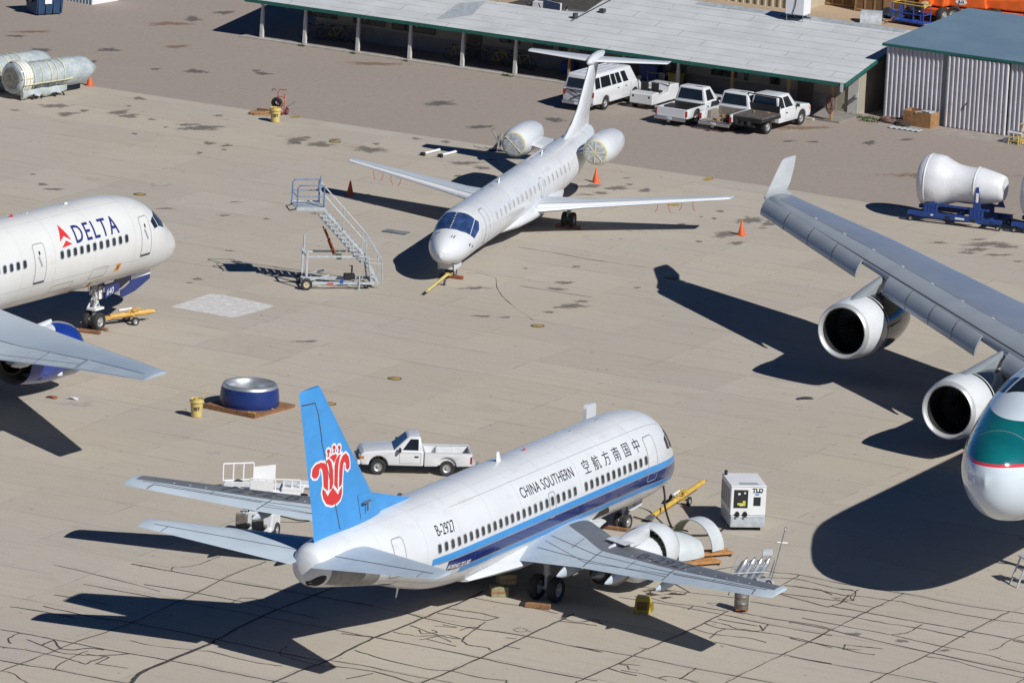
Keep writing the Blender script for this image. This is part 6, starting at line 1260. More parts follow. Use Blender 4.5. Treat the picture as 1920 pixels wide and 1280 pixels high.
# ------------------------------------------------ maintenance stairs
t=thing('maintenance_stairs','tall grey wheeled maintenance stairs with a blue-railed platform at the top','stairs',(-8.55,312.35,0),R_(12))
W2=.62; gm=M['galv']
m=MB()
for y in (-W2,W2):
    m.box((0,y,.32),(3.4,.10,.12)); m.box((-1.62,y,.95),(.10,.10,1.9)); m.box((-.1,y,1.62),(3.0,.07,.09)); m.tube((-1.5,y,.45),(-.5,y,.7),.05,6); m.tube((1.35,y,1.62),(1.55,y,.3),.045,6)
for x in (-1.62,1.6): m.box((x,0,.32),(.1,1.2,.1))
m.box((-1.62,0,1.62),(.08,1.2,.08)); m.box((-.2,0,1.63),(.07,1.2,.07)); m.tube((-1.62,.35,1.8),(-1.62,.35,2.5),.05,8); m.tube((-1.62,W2,.32),(1.5,-W2,.33),.035,6); m.build('base_frame',gm,t,smooth=0)
wheel(t,(-1.62,-W2-.12,.28),.28,.18,M['tyre'],M['rim_cream'] if 'rim_cream' in M else M['rim']); wheel(t,(-1.62,W2+.12,.28),.28,.18,M['tyre'],M['rim'])
for y in (-.35,.35): wheel(t,(1.35,y,.12),.12,.1,M['tyre'],M['rim'])
m=MB(); m.tube((.95,-W2-.1,.02),(.95,-W2-.1,.75),.035,8); m.box((.95,-W2-.1,.02),(.2,.2,.03)); m.build('jack_leg',gm,t); m=MB(); m.tube((1.75,W2+.1,.02),(1.75,W2+.1,.7),.035,8); m.build('jack_leg',gm,t)
m=MB(); m.tube((.7,0,.5),(.7,0,1.05),.04,8); m.box((.6,.1,.5),(.5,.4,.25)); m.tube((.7,0,1.05),(.55,0,1.05),.02,6); m.build('hand_pump',M['black'],t,smooth=0)
m=MB(); m.box((.1,-W2-.06,.42),(.16,.02,.22)); m.build('blue_plate',M['lift_blue'],t,smooth=0); m=MB(); m.box((-.45,-W2-.06,.3),(.3,.02,.08)); m.build('red_plate',M['red'],t,smooth=0)
# lower short flight, upper flight
def flight(m,x0,z0,x1,z1,n,w=.42):
    for y in (-w,w): m.box(((x0+x1)/2,y,(z0+z1)/2),(math.hypot(x1-x0,z1-z0),.05,.14),M=Matrix.Rotation(-math.atan2(z1-z0,x1-x0),3,'Y'))
    for i in range(n):
        k=(i+.5)/n; m.box((x0+(x1-x0)*k,0,z0+(z1-z0)*k),(.24,2*w,.035))
m=MB(); flight(m,1.95,.25,1.2,1.66,5); flight(m,1.2,1.66,-.95,3.98,11); m.box((-.02,-W2+.1,2.46),(math.hypot(2.15,2.32),.06,.12),M=Matrix.Rotation(math.atan2(2.32,2.15),3,'Y')); [m.box((-.95+2.15*k/11+.0,-W2+.1,3.74-2.32*k/11),(.03,.05,.42)) for k in range(1,11)]; [m.box((-.95+2.15*(k+.5)/11-.12,-W2+.12,3.72-2.32*(k+.5)/11),(.32,.5,.03)) for k in range(11)]; m.build('stair_flight',gm,t,smooth=0)
m=MB(); m.tube((-.15,-.3,1.62),(-.75,-.3,2.9),.04,8); m.tube((-.15,.3,1.62),(-.75,.3,2.9),.04,8); m.tube((-.2,0,1.6),(-.5,0,2.3),.07,8); m.build('lift_ram',M['rustwood'],t); 
m=MB(); m.box((-.05,-.5,1.6),(.22,.2,.25)); m.build('valve_box',M['valve_green'] if 'valve_green' in M else M['galv'],t,smooth=0)
m=MB(); m.box((-1.55,.15,3.98),(1.4,1.6,.06)); m.box((-1.55,-.67,3.95),(1.4,.06,.16)); m.box((-1.55,.97,3.95),(1.4,.06,.16)); m.build('platform',gm,t,smooth=0); m=MB(); m.path([Vector((-2.2,-.6,3.95)),Vector((-2.55,-.5,3.85)),Vector((-2.55,.5,3.85)),Vector((-2.2,.6,3.95))],.035,6); m.build('nose_bumper',M['seam_dark'],t)
for y in (-.6,.9):
    m=MB(); m.path([Vector((-2.2,y,4.0)),Vector((-2.2,y,4.95)),Vector((-2.08,y,5.08)),Vector((-.9,y,5.08)),Vector((-.9,y,4.0))],.035,8); m.tube((-2.2,y,4.55),(-.9,y,4.55),.025,6); m.build('guard_rail',M['rail_blue'] if 'rail_blue' in M else M['lift_blue'],t)
m=MB(); m.tube((-2.2,-.6,4.5),(-2.2,.6,4.5),.02,6); m.tube((-.9,.6,4.0),(-.9,.6,5.3),.03,6); m.box((-1.0,.35,4.85),(.06,.25,.5)); m.build('gate',M['rail_blue'] if 'rail_blue' in M else M['lift_blue'],t,smooth=0)
m=MB()
for y in (-.5,.5):
    for dz in (.62,1.05): m.tube((-.9,y,3.98+dz),(1.25,y,1.66+dz),.028,6)
    m.tube((1.25,y,1.66),(1.25,y,2.75),.028,6); m.tube((1.25,y,2.71),(2.05,y,1.45),.028,6); m.tube((2.05,y,1.5),(2.12,y,.25),.028,6); m.tube((1.35,y,1.3),(2.1,y,1.25),.02,6); m.tube((-.9,y,4.0),(-.9,y,5.05),.028,6); m.tube((.1,y,2.9),(.1,y,3.95),.024,6)
m.build('handrail',gm,t)
# ------------------------------------------------ intake cowl on pallet, bins
A0,A1,A2=G(381,766),G(482,787),G(551,762); e=(A1-A0); ang=math.atan2(e.y,e.x)
t=thing('timber_pallet','wide brown timber pallet under the navy intake cowl','pallet',(A0+A2)/2,ang); w_=e.length; d_=(A2-A1).length*.92
m=MB(); 
for i in range(9): m.bx((-w_/2,-d_/2+i*d_/9+.006,.10),(w_/2,-d_/2+(i+1)*d_/9-.006,.14))
for x in (-w_/2+.08,0,w_/2-.08): m.bx((x-.06,-d_/2,0),(x+.06,d_/2,.098))
m.bx((-w_/2,-d_/2-.05,.0),(w_/2,-d_/2-.002,.22)); m.build('boards',M['wood'],t,smooth=0)
r_=random.Random(1)
for i,(x,y) in enumerate(((w_*.38,-d_*.42),(w_*.44,-d_*.02))):
    m=MB(); [m.tube((x+r_.uniform(-.2,.2),y+r_.uniform(-.08,.08),.16),(x+r_.uniform(-.2,.2),y+r_.uniform(-.08,.08),.2),.025,5) for _ in range(7 if i==0 else 3)]; m.box((x,y,.16),(.22 if i==0 else .1,.1,.04)); m.build('tie_strap',M['yellow'],t)
c=Vector(((A0.x+A2.x)/2,(A0.y+A2.y)/2,0))+Vector((.02,.05,.145))
t=thing('intake_cowl','navy blue engine intake cowl with a bare silver lip, lying face-up on a pallet','engine cowl',c,0)
m=MB(); m.lathe([(1.30,0),(1.325,.08),(1.32,.35),(1.285,.68),(1.25,.84)],(0,0,0),(0,0,1),64); m.build('outer_skin',M['cowl_navy'],t,smooth=60)
m=MB(); m.lathe([(1.25,.84),(1.22,.92),(1.17,.97),(1.10,.98),(1.03,.93),(.96,.76),(.93,.5),(.95,.1)],(0,0,0),(0,0,1),64); m.build('intake_lip',M['lip_b'] if 'lip_b' in M else M['metal'],t,smooth=60); m=MB(); m.lathe([(1.25,.0),(1.26,.03)],(0,0,-.002),(0,0,1),64); m.lathe([(1.0,.08),(.02,.06)],(0,0,0),(0,0,1),32); m.build('base_ring',M['galv'],t)
def trash(label,p,rz,txt,h=.92):
    t=thing('waste_bin',label,'waste bin',p,rz,'yellow waste bins'); t.scale=(.86,.86,.9); m=MB(); m.lathe([(.02,0.02),(.27,.02),(.33,h*.8),(.37,h*.8),(.38,h*.86),(.34,h*.88),(.35,h),(.33,h),(.30,h*.6)],(0,0,0),(0,0,1),28); m.build('bin_body',M['pale_yellow'],t,smooth=40)
    m=MB(); m.lathe([(.001,h*.9),(.31,h*.9)],(0,0,0),(0,0,1),24); m.tube((.1,.1,h*.7),(.65,.35,h+.55),.012,5); [m.box((random.Random(k).uniform(-.15,.15),random.Random(k+9).uniform(-.15,.15),h*.95),(.18,.12,.1),k) for k in range(5)]; m.build('rubbish',M['pale_yellow'],t,smooth=0)
    f=lambda a,b: Vector((.315*math.sin(a/.315),-.318*math.cos(a/.315)-.012,h*.42+b)); wrap(bm_text(txt,.22,align='CENTER',bold=.006),f,'lettering',M['text'],t,.08,0)
    for x in (-.2,.2): m=MB(); m.lathe([(.05,-.02),(.05,.02)],(x,-.05,.05),(0,1,0),10); m.build('castor',M['black'],t)
    return t
trash('yellow waste bin in front of the navy cowl pallet',G(368,781),.1,'SET'); trash('yellow waste bin on the apron edge with a red hand truck behind it',G(516,229),.1,'SET',.9)
t=thing('hand_truck','red hand truck carrying a black hose reel behind the yellow waste bin','hand truck',G(526,214),R_(-20))
m=MB(); m.path([Vector((-.2,0,.1)),Vector((-.2,0,1.2)),Vector((-.1,.05,1.35)),Vector((.3,.05,1.35))],.025,6); m.path([Vector((.2,0,.1)),Vector((.2,0,1.15))],.025,6); [m.tube((-.2,0,z),(.2,0,z),.02,6) for z in (.3,.6,.95)]; m.box((0,-.15,.08),(.5,.3,.03)); m.build('frame',M['red'],t)
for x in (-.34,.34): wheel(t,(x,.05,.2),.2,.08,M['tyre'],M['red'],(1,0,0))
m=MB(); m.lathe([(.14,-.1),(.30,-.1),(.33,-.05),(.33,.05),(.30,.1),(.14,.1)],(-.15,-.2,.62),(0,1,.2),22); m.build('hose_reel',M['black'],t); m=MB(); m.path([Vector((-.3,0,1.3)),Vector((-.5,0,1.35)),Vector((-.6,.1,1.2))],.02,5); m.tube((.3,0,.4),(.75,.2,.75),.012,5); m.build('hose',M['black'],t)
for i,(px,py,a,L_,mt,lab) in enumerate(((487,215,.2,1.1,'ply','bundle of pale timber offcuts left of the yellow bin and hand truck'),(498,212,-.5,.9,'wood','darker timber offcuts nearest the hand truck'))):
    t=thing('timber_offcuts',lab,'timber',G(px,py),a,'timber offcuts'); m=MB(); r_=random.Random(i)
    for k in range(5): m.box((r_.uniform(-.2,.2),(k-2)*.13,.05+.09*(k%2)),(L_*r_.uniform(.6,1),.1,.08),r_.uniform(-.3,.3))
    m.build('boards',M[mt],t,smooth=0)
# ------------------------------------------------ engine cowl halves on yellow dollies
def half_cowl(label,p,rz,r,L,a0,a1,mat,name='cowl_half',th=.05,slot=False,taper=.0):
    t=thing(name,label,'cowl panel',p,rz,'removed cowl panels'); m=MB(); n=22; rg=[]
    for k in range(9):
        x=-L/2+L*k/8; rr=r*(1-taper*(k/8)**2); rg.append([Vector((x,rr*math.cos(a0+(a1-a0)*i/n),rr*math.sin(a0+(a1-a0)*i/n))) for i in range(n+1)]+[Vector((x,(rr-th)*math.cos(a0+(a1-a0)*i/n),(rr-th)*math.sin(a0+(a1-a0)*i/n))) for i in range(n,-1,-1)])
    m.loft(rg); m.build('outer_skin',mat,t,smooth=40); m=MB(); rg=[]
    for k in range(5):
        x=-L/2+.03+(L-.06)*k/4; rr=(r-th-.004)*(1-taper*(k/4)**2); rg.append([Vector((x,rr*math.cos(a0+(a1-a0)*i/n),rr*math.sin(a0+(a1-a0)*i/n))) for i in range(n+1)])
    m.loft(rg,(False,False),False); m.build('inner_skin',M['cowl_inner'],t,smooth=60)
    if slot: m=MB(); m.path([Vector((x,(r+.02)*math.cos(1.35+.25*x)*(1-taper*((x+L/2)/L)**2),(r+.02)*math.sin(1.35+.25*x)*(1-taper*((x+L/2)/L)**2))) for x in (-.1,.1,.3,.45)],.035,6); m.build('drain_slot',M['seam_dark'],t)
    return t
def dolly(label,p,rz,L,w,mat):
    t=thing('cowl_dolly',label,'dolly',p,rz,'yellow cowl dollies'); m=MB()
    for y in (-w/2,w/2): m.box((0,y,.16),(L,.10,.10))
    for x in (-L/2+.1,0,L/2-.1): m.box((x,0,.10),(.12,w,.08))
    m.box((0,-w*.25,.20),(L*.9,.16,.04)); m.build('frame',mat,t,smooth=0)
    for x in (-L/2+.12,L/2-.12):
        for y in (-w/2,w/2): m=MB(); m.lathe([(.001,-.03),(.05,-.03),(.05,.03),(.001,.03)],(x,y,.05),(0,1,0),10); m.build('castor',M['black'],t)
    return t
M['cowl_white']=paint('cowl_panel_white',(.50,.54,.55),.35,var=.12,scale=1.5,dirt=(.40,.38,.34),dk=.5)
pa=G(1308,1045)+Vector((-.1,1.2,0)); 
dolly('orange-yellow dolly carrying the standing arched cowl panel',pa+Vector((.55,-.9,0)),R_(27),2.0,.5,M['dolly_y'] if 'dolly_y' in M else M['yellow']); 
half_cowl('arched white cowl panel standing open like a hoop on its dolly',pa+Vector((.05,-.15,.24)),R_(50),1.16,.75,.02,math.pi-.02,M['cowl_white'],th=.04)
pb=G(1282,1062)+Vector((-.05,.9,0)); dolly('lower yellow dolly under the dome-shaped cowl panel',pb+Vector((.62,-.55,0)),R_(27),1.9,.5,M['dolly_y'] if 'dolly_y' in M else M['yellow']); half_cowl('dome-shaped white cowl panel with a dark slot lying on the lower dolly',pb+Vector((.0,.2,.22)),R_(27),1.02,1.4,.02,math.pi-.02,M['cowl_white'],slot=True,taper=.42)
# ------------------------------------------------ cable from the power unit to the nose
m=MB(); q=G(1243,905,1.35); pts=[q,q+Vector((.1,-.1,-.5)),G(1247,950,.5),G(1258,985,.15),G(1272,1000,.05),G(1300,1003,.05),G(1330,1002,.05),G(1352,994,.06),G(1362,984,.3)]
def smooth_path(P,n=6):
    out=[]
    for i in range(len(P)-1):
        p0=P[max(i-1,0)];p1=P[i];p2=P[i+1];p3=P[min(i+2,len(P)-1)]
        for k in range(n):
            u=k/n; out.append(.5*((2*p1)+(p2-p0)*u+(2*p0-5*p1+4*p2-p3)*u*u+(3*p1-p0-3*p2+p3)*u**3))
    out.append(P[-1]); return out
m.path(smooth_path(pts),.045,7); o=m.build('power_cable',M['black']); tag(o,'black power cable hanging from the striped airliner nose and running to the power unit','cable')
m=MB(); m.path(smooth_path([G(1188,968,.06),G(1230,980,.04),G(1290,995,.04)]),.03,6); o=m.build('ground_hose',M['black']); tag(o,'thin dark hose along the ground ahead of the striped airliner nose wheels','hose')
m=MB(); m.path(smooth_path([G(500,963,.5),G(530,968,.3),G(560,975,.12),G(582,975,.05)]),.03,6); o=m.build('tow_cable',M['black']); tag(o,'dark tow cable running from the white tow tractor towards the blue tail','cable')
# ------------------------------------------------ gas bottle cart, drum stack, yellow box
t=thing('gas_bottle_cart','cart of silver gas bottles with a tall thin pole beyond the near wing tip','bottle cart',G(1405,1098),R_(20))
for i in range(4): m=MB(); x=-.72+.33*i; h=1.12; a=Vector((.62,0,1)).normalized(); b=Vector((x,0,.25)); m.lathe([(.02,0),(.14,.02),(.14,h*.72),(.11,h*.8),(.05,h*.86),(.05,h)],b,a,14); m.build('gas_bottle',M['bottle'] if 'bottle' in M else M['metal'],t,smooth=50)
m=MB(); m.box((0,0,.2),(1.9,.6,.08)); m.tube((-.9,.25,.2),(-.4,.25,1.2),.03,6); m.tube((.9,.2,.2),(1.15,.2,1.0),.03,6); m.tube((-.8,-.18,.6),(.8,-.18,.6),.02,6); m.box((.75,.1,1.35),(.42,.05,.26)); m.tube((.7,.1,.9),(.75,.1,1.3),.02,6); m.build('cart_frame',M['galv'],t,smooth=0)
m=MB(); m.tube((.95,0,.2),(1.45,.1,2.25),.022,6); m.lathe([(.06,-.01),(.07,0),(.06,.01),(.045,0),(.06,-.01)],(1.47,.1,2.32),(0,1,0),12); m.tube((1.15,.1,1.75),(1.6,.1,1.7),.015,5); m.build('pole',M['steel'],t)
for x in (-.7,.7):
    for y in (-.3,.3): wheel(t,(x,y,.15),.15,.08,M['tyre'],M['rim'])
t=thing('fluid_drum','stained steel drum with a black hand pump below the near wing tip','drum',G(1389,1145),R_(10))
m=MB(); m.lathe([(.001,.12),(.27,.12),(.28,.14),(.28,.33),(.295,.35),(.28,.37),(.28,.60),(.295,.62),(.28,.64),(.28,.85),(.26,.87),(.001,.87)],(0,0,0),(0,0,1),28); m.build('drum_body',M['drum'] if 'drum' in M else M['steel'],t,smooth=40); m=MB(); m.tube((.22,-.1,.1),(.22,-.1,1.25),.05,8); m.box((.22,-.1,1.15),(.16,.16,.2)); m.tube((.05,0,.87),(.05,0,1.1),.03,6); m.path([Vector((.22,-.1,1.2)),Vector((-.1,-.1,1.3)),Vector((-.4,.1,1.1)),Vector((-.5,.2,.6))],.02,5); m.build('hand_pump',M['black'],t); m=MB()
[m.lathe([(.06,-.03),(.06,.03)],(.22*math.cos(a),.22*math.sin(a),.06),(0,1,0),10) for a in (0,1.57,3.14,4.7)]; m.box((0,0,.11),(.5,.5,.03)); m.build('castor_base',M['rustwood'],t,smooth=0)
t=thing('yellow_case','yellow moulded equipment case standing in the near wing shadow','equipment case',G(1205,1147),R_(-8))
m=MB(); m.loft([[Vector((x*.34,y*.26,0)) for x,y in ((-1,-1),(1,-1),(1,1),(-1,1))],[Vector((x*.28,y*.22,.62)) for x,y in ((-1,-1),(1,-1),(1,1),(-1,1))]]); m.build('shell',M['case_y'] if 'case_y' in M else M['yellow'],t,smooth=0,bevel=.03); m=MB(); m.bx((-.2,-.275,.16),(.2,-.235,.48)); m.build('recess',M['case_brown'] if 'case_brown' in M else M['wood'],t,smooth=0); m=MB(); m.bx((.33,-.12,.1),(.42,.12,.4)); m.bx((-.25,-.2,.62),(.25,.2,.66)); m.build('lid',M['case_y2'] if 'case_y2' in M else M['yellow'],t,smooth=0)
for i,(x,y,z,l) in enumerate(((935,1116,0,'lower pale wooden box in the shade under the blue-tailed airliner'),(948,1112,.42,'upper pale wooden box stacked in the shade under the blue-tailed airliner'))):
    P=G(x,y); t=thing('wooden_box',l,'box',(P.x,P.y,z),.2+.2*i,'boxes under the foreground airliner'); m=MB(); m.bx((-.35,-.25,0),(.35,.25,.40)); m.build('case',M['box_pale'] if 'box_pale' in M else M['ply'],t,smooth=0,bevel=.02); m=MB(); m.box((0,-.262,.2),(.72,.02,.08)); m.build('batten',M['wood'],t,smooth=0)
# ------------------------------------------------ shrink-wrapped engine on blue stand
M['wrap']=paint('white_shrink_wrap',(.66,.67,.69),.32,var=.06,scale=2,bump=.05)
p0,p1=G(1712,414),G(1858,432); d=p1-p0; ang=math.atan2(d.y,d.x)
def wrapped(label,p,a,slabel):
    t=thing('engine_stand',slabel,'engine stand',p,a,'blue engine stands'); L_=d.length+.2; w_=1.9; bm_=M['stand_blue'] if 'stand_blue' in M else M['blue']
    m=MB()
    for y in (-w_/2,w_/2): m.box((0,y,.42),(L_,.22,.26)); m.box((0,y*.8,.95),(L_*.8,.12,.12))
    for x in (-L_/2+.4,0,L_/2-.4): m.box((x,0,.42),(.2,w_,.18))
    for x in (-L_*.30,L_*.26):
        for y in (-w_/2,w_/2): m.box((x,y,.75),(.75,.12,.5)); [m.box((x-.3+.2*k,y*1.06,.75),(.04,.06,.46)) for k in range(4)]
    m.build('frame',bm_,t,smooth=0,bevel=.02)
    for x,y,h in ((-L_*.30,-w_/2,1.95),(-L_*.30,w_/2,1.95),(L_*.26,-w_/2,2.15),(L_*.26,w_/2,2.15),(L_*.45,w_*.3,1.35)):
        m=MB(); m.loft([[Vector((x-.22,y-.06,.95)),Vector((x+.22,y-.06,.95)),Vector((x+.22,y+.06,.95)),Vector((x-.22,y+.06,.95))],[Vector((x-.05,y-.05,h)),Vector((x+.05,y-.05,h)),Vector((x+.05,y+.05,h)),Vector((x-.05,y+.05,h))]]); m.build('support_post',bm_,t,smooth=0)
    for x in (-L_/2-.15,L_/2+.15):
        for y in (-w_/2,w_/2): m=MB(); m.box((x*.96,y,.45),(.5,.3,.18)); m.build('castor_arm',bm_,t,smooth=0); wheel(t,(x,y,.15),.15,.1,M['tyre'],M['rim'])
    m=MB(); m.box((.3,-w_/2-.115,.42),(.5,.01,.10)); m.box((-1.2,-w_/2-.115,.45),(.14,.01,.08)); m.build('stencil_plate',M['pure_white'],t,smooth=0); m=MB(); m.box((-.35,-w_/2-.114,.40),(.26,.01,.14)); m.box((1.0,-w_/2-.114,.40),(.26,.01,.14)); m.build('fork_pocket',M['black'],t,smooth=0)
    e=thing('wrapped_engine',label,'jet engine',p+Vector((0,0,2.05)),a,'engines wrapped in white film')
    m=MB(); rnd=random.Random(3); prof=[(.02,-2.18),(1.05,-2.15),(1.28,-2.0),(1.36,-1.7),(1.38,-1.35),(1.32,-1.0),(1.12,-.6),(.98,-.2),(.92,.3),(.93,.75),(.98,.9),(.94,1.1),(.84,1.6),(.72,2.1),(.62,2.3),(.55,2.32),(.02,2.2)]
    rg=[]
    for r,h in prof: rg.append([Vector((h+rnd.uniform(-.012,.012),r*(1+rnd.uniform(-.012,.012))*math.cos(k*math.pi/20),r*(1+rnd.uniform(-.012,.012))*math.sin(k*math.pi/20)-.0)) for k in range(40)])
    m.loft(rg,(False,False)); m.build('film_cover',M['wrap'],e,smooth=70); m=MB(); m.lathe([(1.375,-1.72),(1.395,-1.68),(1.375,-1.64)],(0,0,0),(1,0,0),40); m.lathe([(.985,.86),(1.0,.9),(.985,.94)],(0,0,0),(1,0,0),32); m.build('film_fold',M['pure_white'],e); m=MB(); m.lathe([(.50,2.24),(.02,2.23)],(0,0,0),(1,0,0),24); m.build('end_opening',M['galv'],e)
    # three-tab pads where the engine sits
    m=MB(); [m.box((x,y,-.45),(.16,.14,.5)) for x in (-1.25,1.15) for y in (-.95,.95)]; m.build('mount_pad',M['pure_white'],e,smooth=0,bevel=.03)
    return t,e
mid=(p0+p1)/2+Vector((.45,.85,0))
wrapped('jet engine shrink-wrapped in white film, whole in view on the blue stand at the right',mid,ang,'blue steel engine stand on castors carrying the white wrapped engine')
wrapped('white wrapped engine cut off by the right edge of the picture',mid+Vector((math.cos(ang),math.sin(ang),0))*5.6+Vector((0,.2,0)),ang,'blue engine stand cut off by the right edge of the picture')
# ------------------------------------------------ plastic-wrapped engines at the left edge
m=Mat('clear_plastic_sheet'); n=m.noise(1.6,5,.65); n2=m.noise(5,4,.7,m.scaled(.4,1,1)); k=m.mix(n.smooth(.35,.65),(.33,.38,.39),(.46,.50,.50)); k=m.mix(n2.smooth(.5,.8)*.5,k,(.60,.62,.60)); m.base(k); m.set(rough=.22,coat=.3); m.bump(n2,.6,.05); M['plastic']=m.m
def wrapped_left(label,p,a,r=.86,L=5.0,zc=1.16):
    e=thing('wrapped_engine',label,'jet engine',p,a,'engines wrapped in grey plastic'); rnd=random.Random(int(p.x*7))
    prof=[(.02,-.02),(r*.82,0),(r*.98,.05),(r*1.04,.35),(r*1.0,.8),(r*.93,1.1),(r*.90,2.2),(r*.92,3.2),(r*.92,4.3),(r*.90,5.0),(r*.78,5.5),(r*.42,5.95),(r*.10,6.35),(.02,6.38)]; m=MB(); rg=[]
    for q,h in prof: rg.append([Vector((h+rnd.uniform(-.03,.03),q*(1+rnd.uniform(-.035,.035))*math.cos(k*math.pi/18),zc+q*(1+rnd.uniform(-.035,.035))*math.sin(k*math.pi/18))) for k in range(36)])
    m.loft(rg,(False,False)); m.build('plastic_cover',M['plastic'],e,smooth=60)
    m=MB(); m.lathe([(r*1.06,.15),(r*1.075,.2),(r*1.075,.75),(r*1.05,.8)],(0,0,zc),(1,0,0),36); m.build('white_band',M['pure_white'],e)
    m=MB()
    for h,q in ((.3,1.10),(.55,1.09),(1.0,1.0),(1.65,.95),(2.3,.94),(2.75,.95),(3.3,.96),(3.85,.90)): m.lathe([(r*q,h-.03),(r*q*1.015,h),(r*q,h+.03)],(0,0,zc),(1,0,0),32)
    m.path([Vector((h,-r*q,zc-.25)) for h,q in ((.1,1.08),(.8,1.07),(1.5,.98),(2.5,.97),(3.5,.95),(3.9,.88))],.03,6); m.path([Vector((h,-r*q,zc+.1)) for h,q in ((.0,1.0),(.4,1.09),(.8,1.08))],.03,6); m.build('yellow_tape',M['tape'],e,smooth=0)
    m=MB(); m.lathe([(.02,-.05),(r*.7,-.05)],(0,0,zc),(1,0,0),24); m.build('intake_mouth',M['mouth'] if 'mouth' in M else M['wood'],e)
    m=MB(); rg=[]
    for k in range(10):
        x=.2+3.3*k/9; rg.append([Vector((x,-.75+.08*math.sin(k*2.1),zc-.55)),Vector((x,-.8+.1*math.sin(k*1.7),zc-.9-.1*math.sin(k*2.7))),Vector((x,-.6,zc-1.0-.12*math.sin(k*1.3+1))),Vector((x,-.5,zc-.7))])
    m.loft(rg); m.build('loose_sheet',M['plastic'],e,smooth=50)
    t=thing('engine_trestle','black steel trestles under '+label.split(',')[0].replace('jet engine','the engine'),'trestle',p,a,'trestles under the wrapped engines')
    for x in (1.3,3.0):
        m=MB()
        for y in (-.6,.6): m.tube((x-.35,y*1.2,0),(x,y,.62),.045,6); m.tube((x+.35,y*1.2,0),(x,y,.62),.045,6); m.tube((x-.2,y*1.12,.25),(x+.2,y*1.12,.25),.03,6)
        m.tube((x,-.6,.60),(x,.6,.60),.05,6); m.build('trestle_frame',M['black'],t)
    return e
a_=R_(48)
wrapped_left('jet engine wrapped in grey plastic and yellow tape, whole one nearest the cone',G(38,190)+Vector((-.55,.35,0)),a_); wrapped_left('jet engine wrapped in grey plastic, farther one cut off by the left edge',G(38,190)+Vector((-2.95,1.35,0)),a_)
# ------------------------------------------------ small things on the apron
def disc(px,py,lab,r=.33):
    t=thing('ground_cover_plate',lab,'cover plate',G(px,py)+Vector((0,0,.012)),0,'yellow tie-down cover plates'); m=MB(); m.lathe([(.001,.012),(r*.78,.012),(r*.8,.008)],(0,0,0),(0,0,1),28); m.build('plate',M['plate_y'] if 'plate_y' in M else M['yellow'],t); m=MB(); m.lathe([(r*.8,.004),(r,.004)],(0,0,0),(0,0,1),28); m.build('rim',M['seam_dark'],t); return t
for px,py,l in ((262,364.5,'yellow round cover plate in the apron behind the left airliner nose'),(740,709.5,'yellow round cover plate in the open apron above the white pickup'),(1008,611,'yellow round cover plate in the middle of the open apron'),(628,266,'yellow round cover plate among stains near the red hand truck'),(1258,521,'round cover plate inside the winglet shadow'),(617,757,'round cover plate just right of the blue tail tip')): disc(px,py,l)
for i,(px,py,l) in enumerate(((795,291,'left one of two short white pipes lying by the tail shadow'),(828,294,'right one of two short white pipes lying by the tail shadow'))):
    t=thing('pipe',l,'pipe',G(px,py),R_(58),'white pipes on the apron'); m=MB(); m.tube((0,0,.09),(1.5,0,.09),.07,10); m.build('tube',M['pure_white'],t); m=MB(); m.box((-.12,0,.09),(.25,.2,.14)); m.tube((-.3,-.25,.05),(-.1,.1,.1),.03,5); m.build('fitting',M['black'],t,smooth=0)
t=thing('metal_board','flat grey metal board lying on the apron by the T-tail jet nose','board',G(742,436),R_(-25)); m=MB(); m.bx((-.65,-.32,.01),(.65,.32,.05)); m.build('plate',M['steel'],t,smooth=0); m=MB(); m.bx((-.65,-.05,.05),(.65,.0,.075)); m.build('rib',M['galv'],t,smooth=0)
for i,(px,py,l,s_) in enumerate(((926,283,'bent grey tube stand, left of two beside the far engine intake',1),(943,284,'U-shaped grey tube stand right beside the far engine intake',2))):
    t=thing('tube_stand',l,'stand',G(px,py),0,'tube stands by the far engine'); m=MB()
    if s_==1: m.path([Vector((-.1,0,.05)),Vector((.15,0,.4)),Vector((.1,0,.75)),Vector((-.15,0,1.1)),Vector((0,0,1.25))],.05,6); m.path([Vector((-.9,.1,.1)),Vector((-.3,0,.12)),Vector((.2,0,.05))],.03,6); m.path([Vector((.1,.2,.05)),Vector((.2,.2,.8))],.05,6)
    else: m.path([Vector((-.15,0,1.0)),Vector((-.15,0,.2)),Vector((0,0,.05)),Vector((.2,0,.2)),Vector((.2,0,1.0))],.055,6); m.path([Vector((.3,.1,1.0)),Vector((.3,.1,.1)),Vector((.4,.1,.02))],.04,6)
    m.build('tube',M['stand_grey'] if 'stand_grey' in M else M['steel'],t); m=MB(); m.box((0,0,.02),(.5,.4,.03)); m.build('foot',M['black'],t,smooth=0)
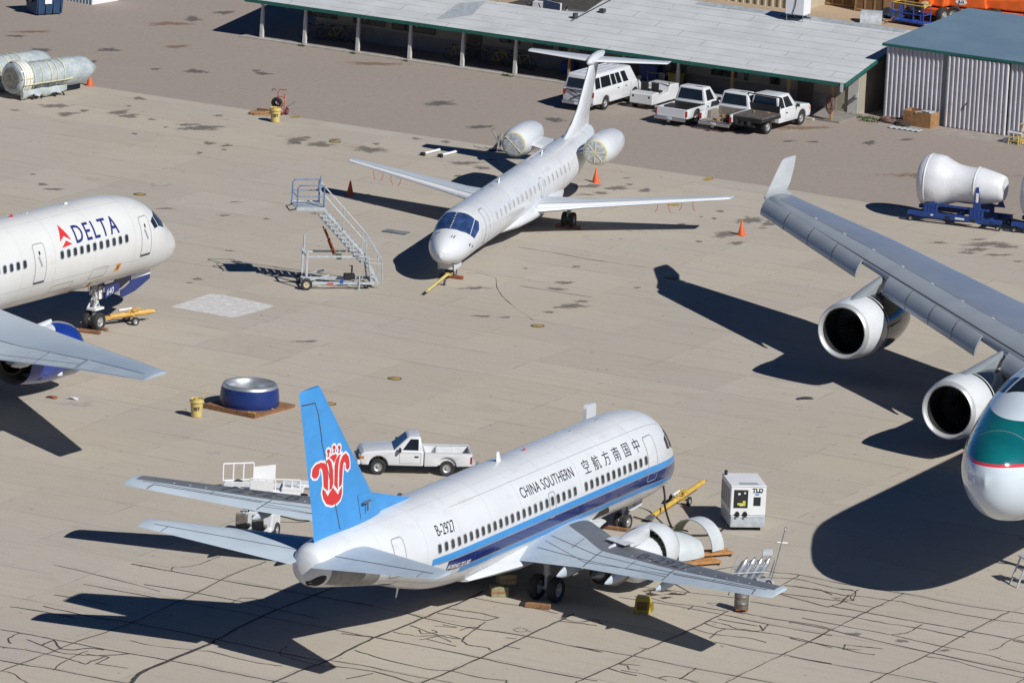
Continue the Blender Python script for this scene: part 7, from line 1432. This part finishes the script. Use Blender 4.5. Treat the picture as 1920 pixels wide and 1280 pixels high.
# step ladder at the lower right, stools by the shed
t=thing('step_ladder','grey metal step ladder cut off by the right edge below the teal nose','ladder',G(1900,1098)+Vector((.0,.0,0)),R_(20))
m=MB(); 
for y in (-.35,.35): m.tube((0,y,0),(.42,y,1.15),.04,6); m.tube((1.1,y,0),(.7,y,1.15),.04,6)
for k in range(4): m.box((.1+.095*k+.8,0,.25+.25*k) if False else (1.02-.09*k,0,.22+.25*k),(.22,.7,.03))
m.tube((.1,-.35,.3),(.1,.35,.3),.025,6); m.tube((.25,-.35,.7),(.25,.35,.7),.025,6); m.build('frame',M['galv'],t,smooth=0); m=MB(); m.box((.56,0,1.17),(.5,.8,.05)); m.build('platform',M['galv'],t,smooth=0); m=MB(); m.tube((1.0,-.4,.1),(1.5,.2,.35),.03,6); m.tube((.9,.1,.05),(1.6,-.2,.2),.03,6); m.build('loose_bars',M['seam_dark'],t)
for i,(px,py,l) in enumerate(((1903,270,'small white-topped work stand at the shed door by the right edge'),(1925,272,'pale yellow work stand cut off by the right edge at the shed'))):
    t=thing('work_stand',l,'work stand',G(px,py),GA,'work stands at the shed door'); m=MB()
    for x in (-.3,.3):
        for y in (-.25,.25): m.tube((x,y,0),(x*.8,y*.8,.62+.5*i),.035,6)
    for z in (.2,.42): m.tube((-.28,-.24,z),(.28,-.24,z),.025,6); m.tube((.28,-.24,z),(.28,.24,z),.025,6); m.tube((-.28,-.24,z),(-.28,.24,z),.025,6)
    m.build('legs',M['pale_yellow'],t); m=MB(); m.box((0,0,.65+.5*i),(.75,.6,.05)); m.box((-.5,.1,.12),(.4,.4,.22)); m.build('top',M['white_paint'] if i==0 else M['pale_yellow'],t,smooth=0)
for i,(px,py,l) in enumerate(((97,746,'reddish flat scrap piece on the apron below the near left wing, left one'),(136,748,'white-edged scrap strip lying on the apron below the near left wing tip'),(1509,748,'dark curved strip lying on the apron left of the inner engine shadow'))):
    t=thing('scrap_strip',l,'scrap',G(px,py),[-.2,-.1,.5][i],'scrap strips on the apron'); m=MB(); L_=[.5,.5,.8][i]; m.loft([[Vector((-L_/2+L_*k/6,-.12+.05*math.sin(k),.02+.05*math.sin(k*.6))),Vector((-L_/2+L_*k/6,.12,.02+.04*math.sin(k*.5))),Vector((-L_/2+L_*k/6,.12,.045+.04*math.sin(k*.5))),Vector((-L_/2+L_*k/6,-.12,.045+.05*math.sin(k*.6)))] for k in range(7)]); m.build('strip',[M['rustwood'],M['white_paint'],M['seam_dark']][i],t,smooth=0)
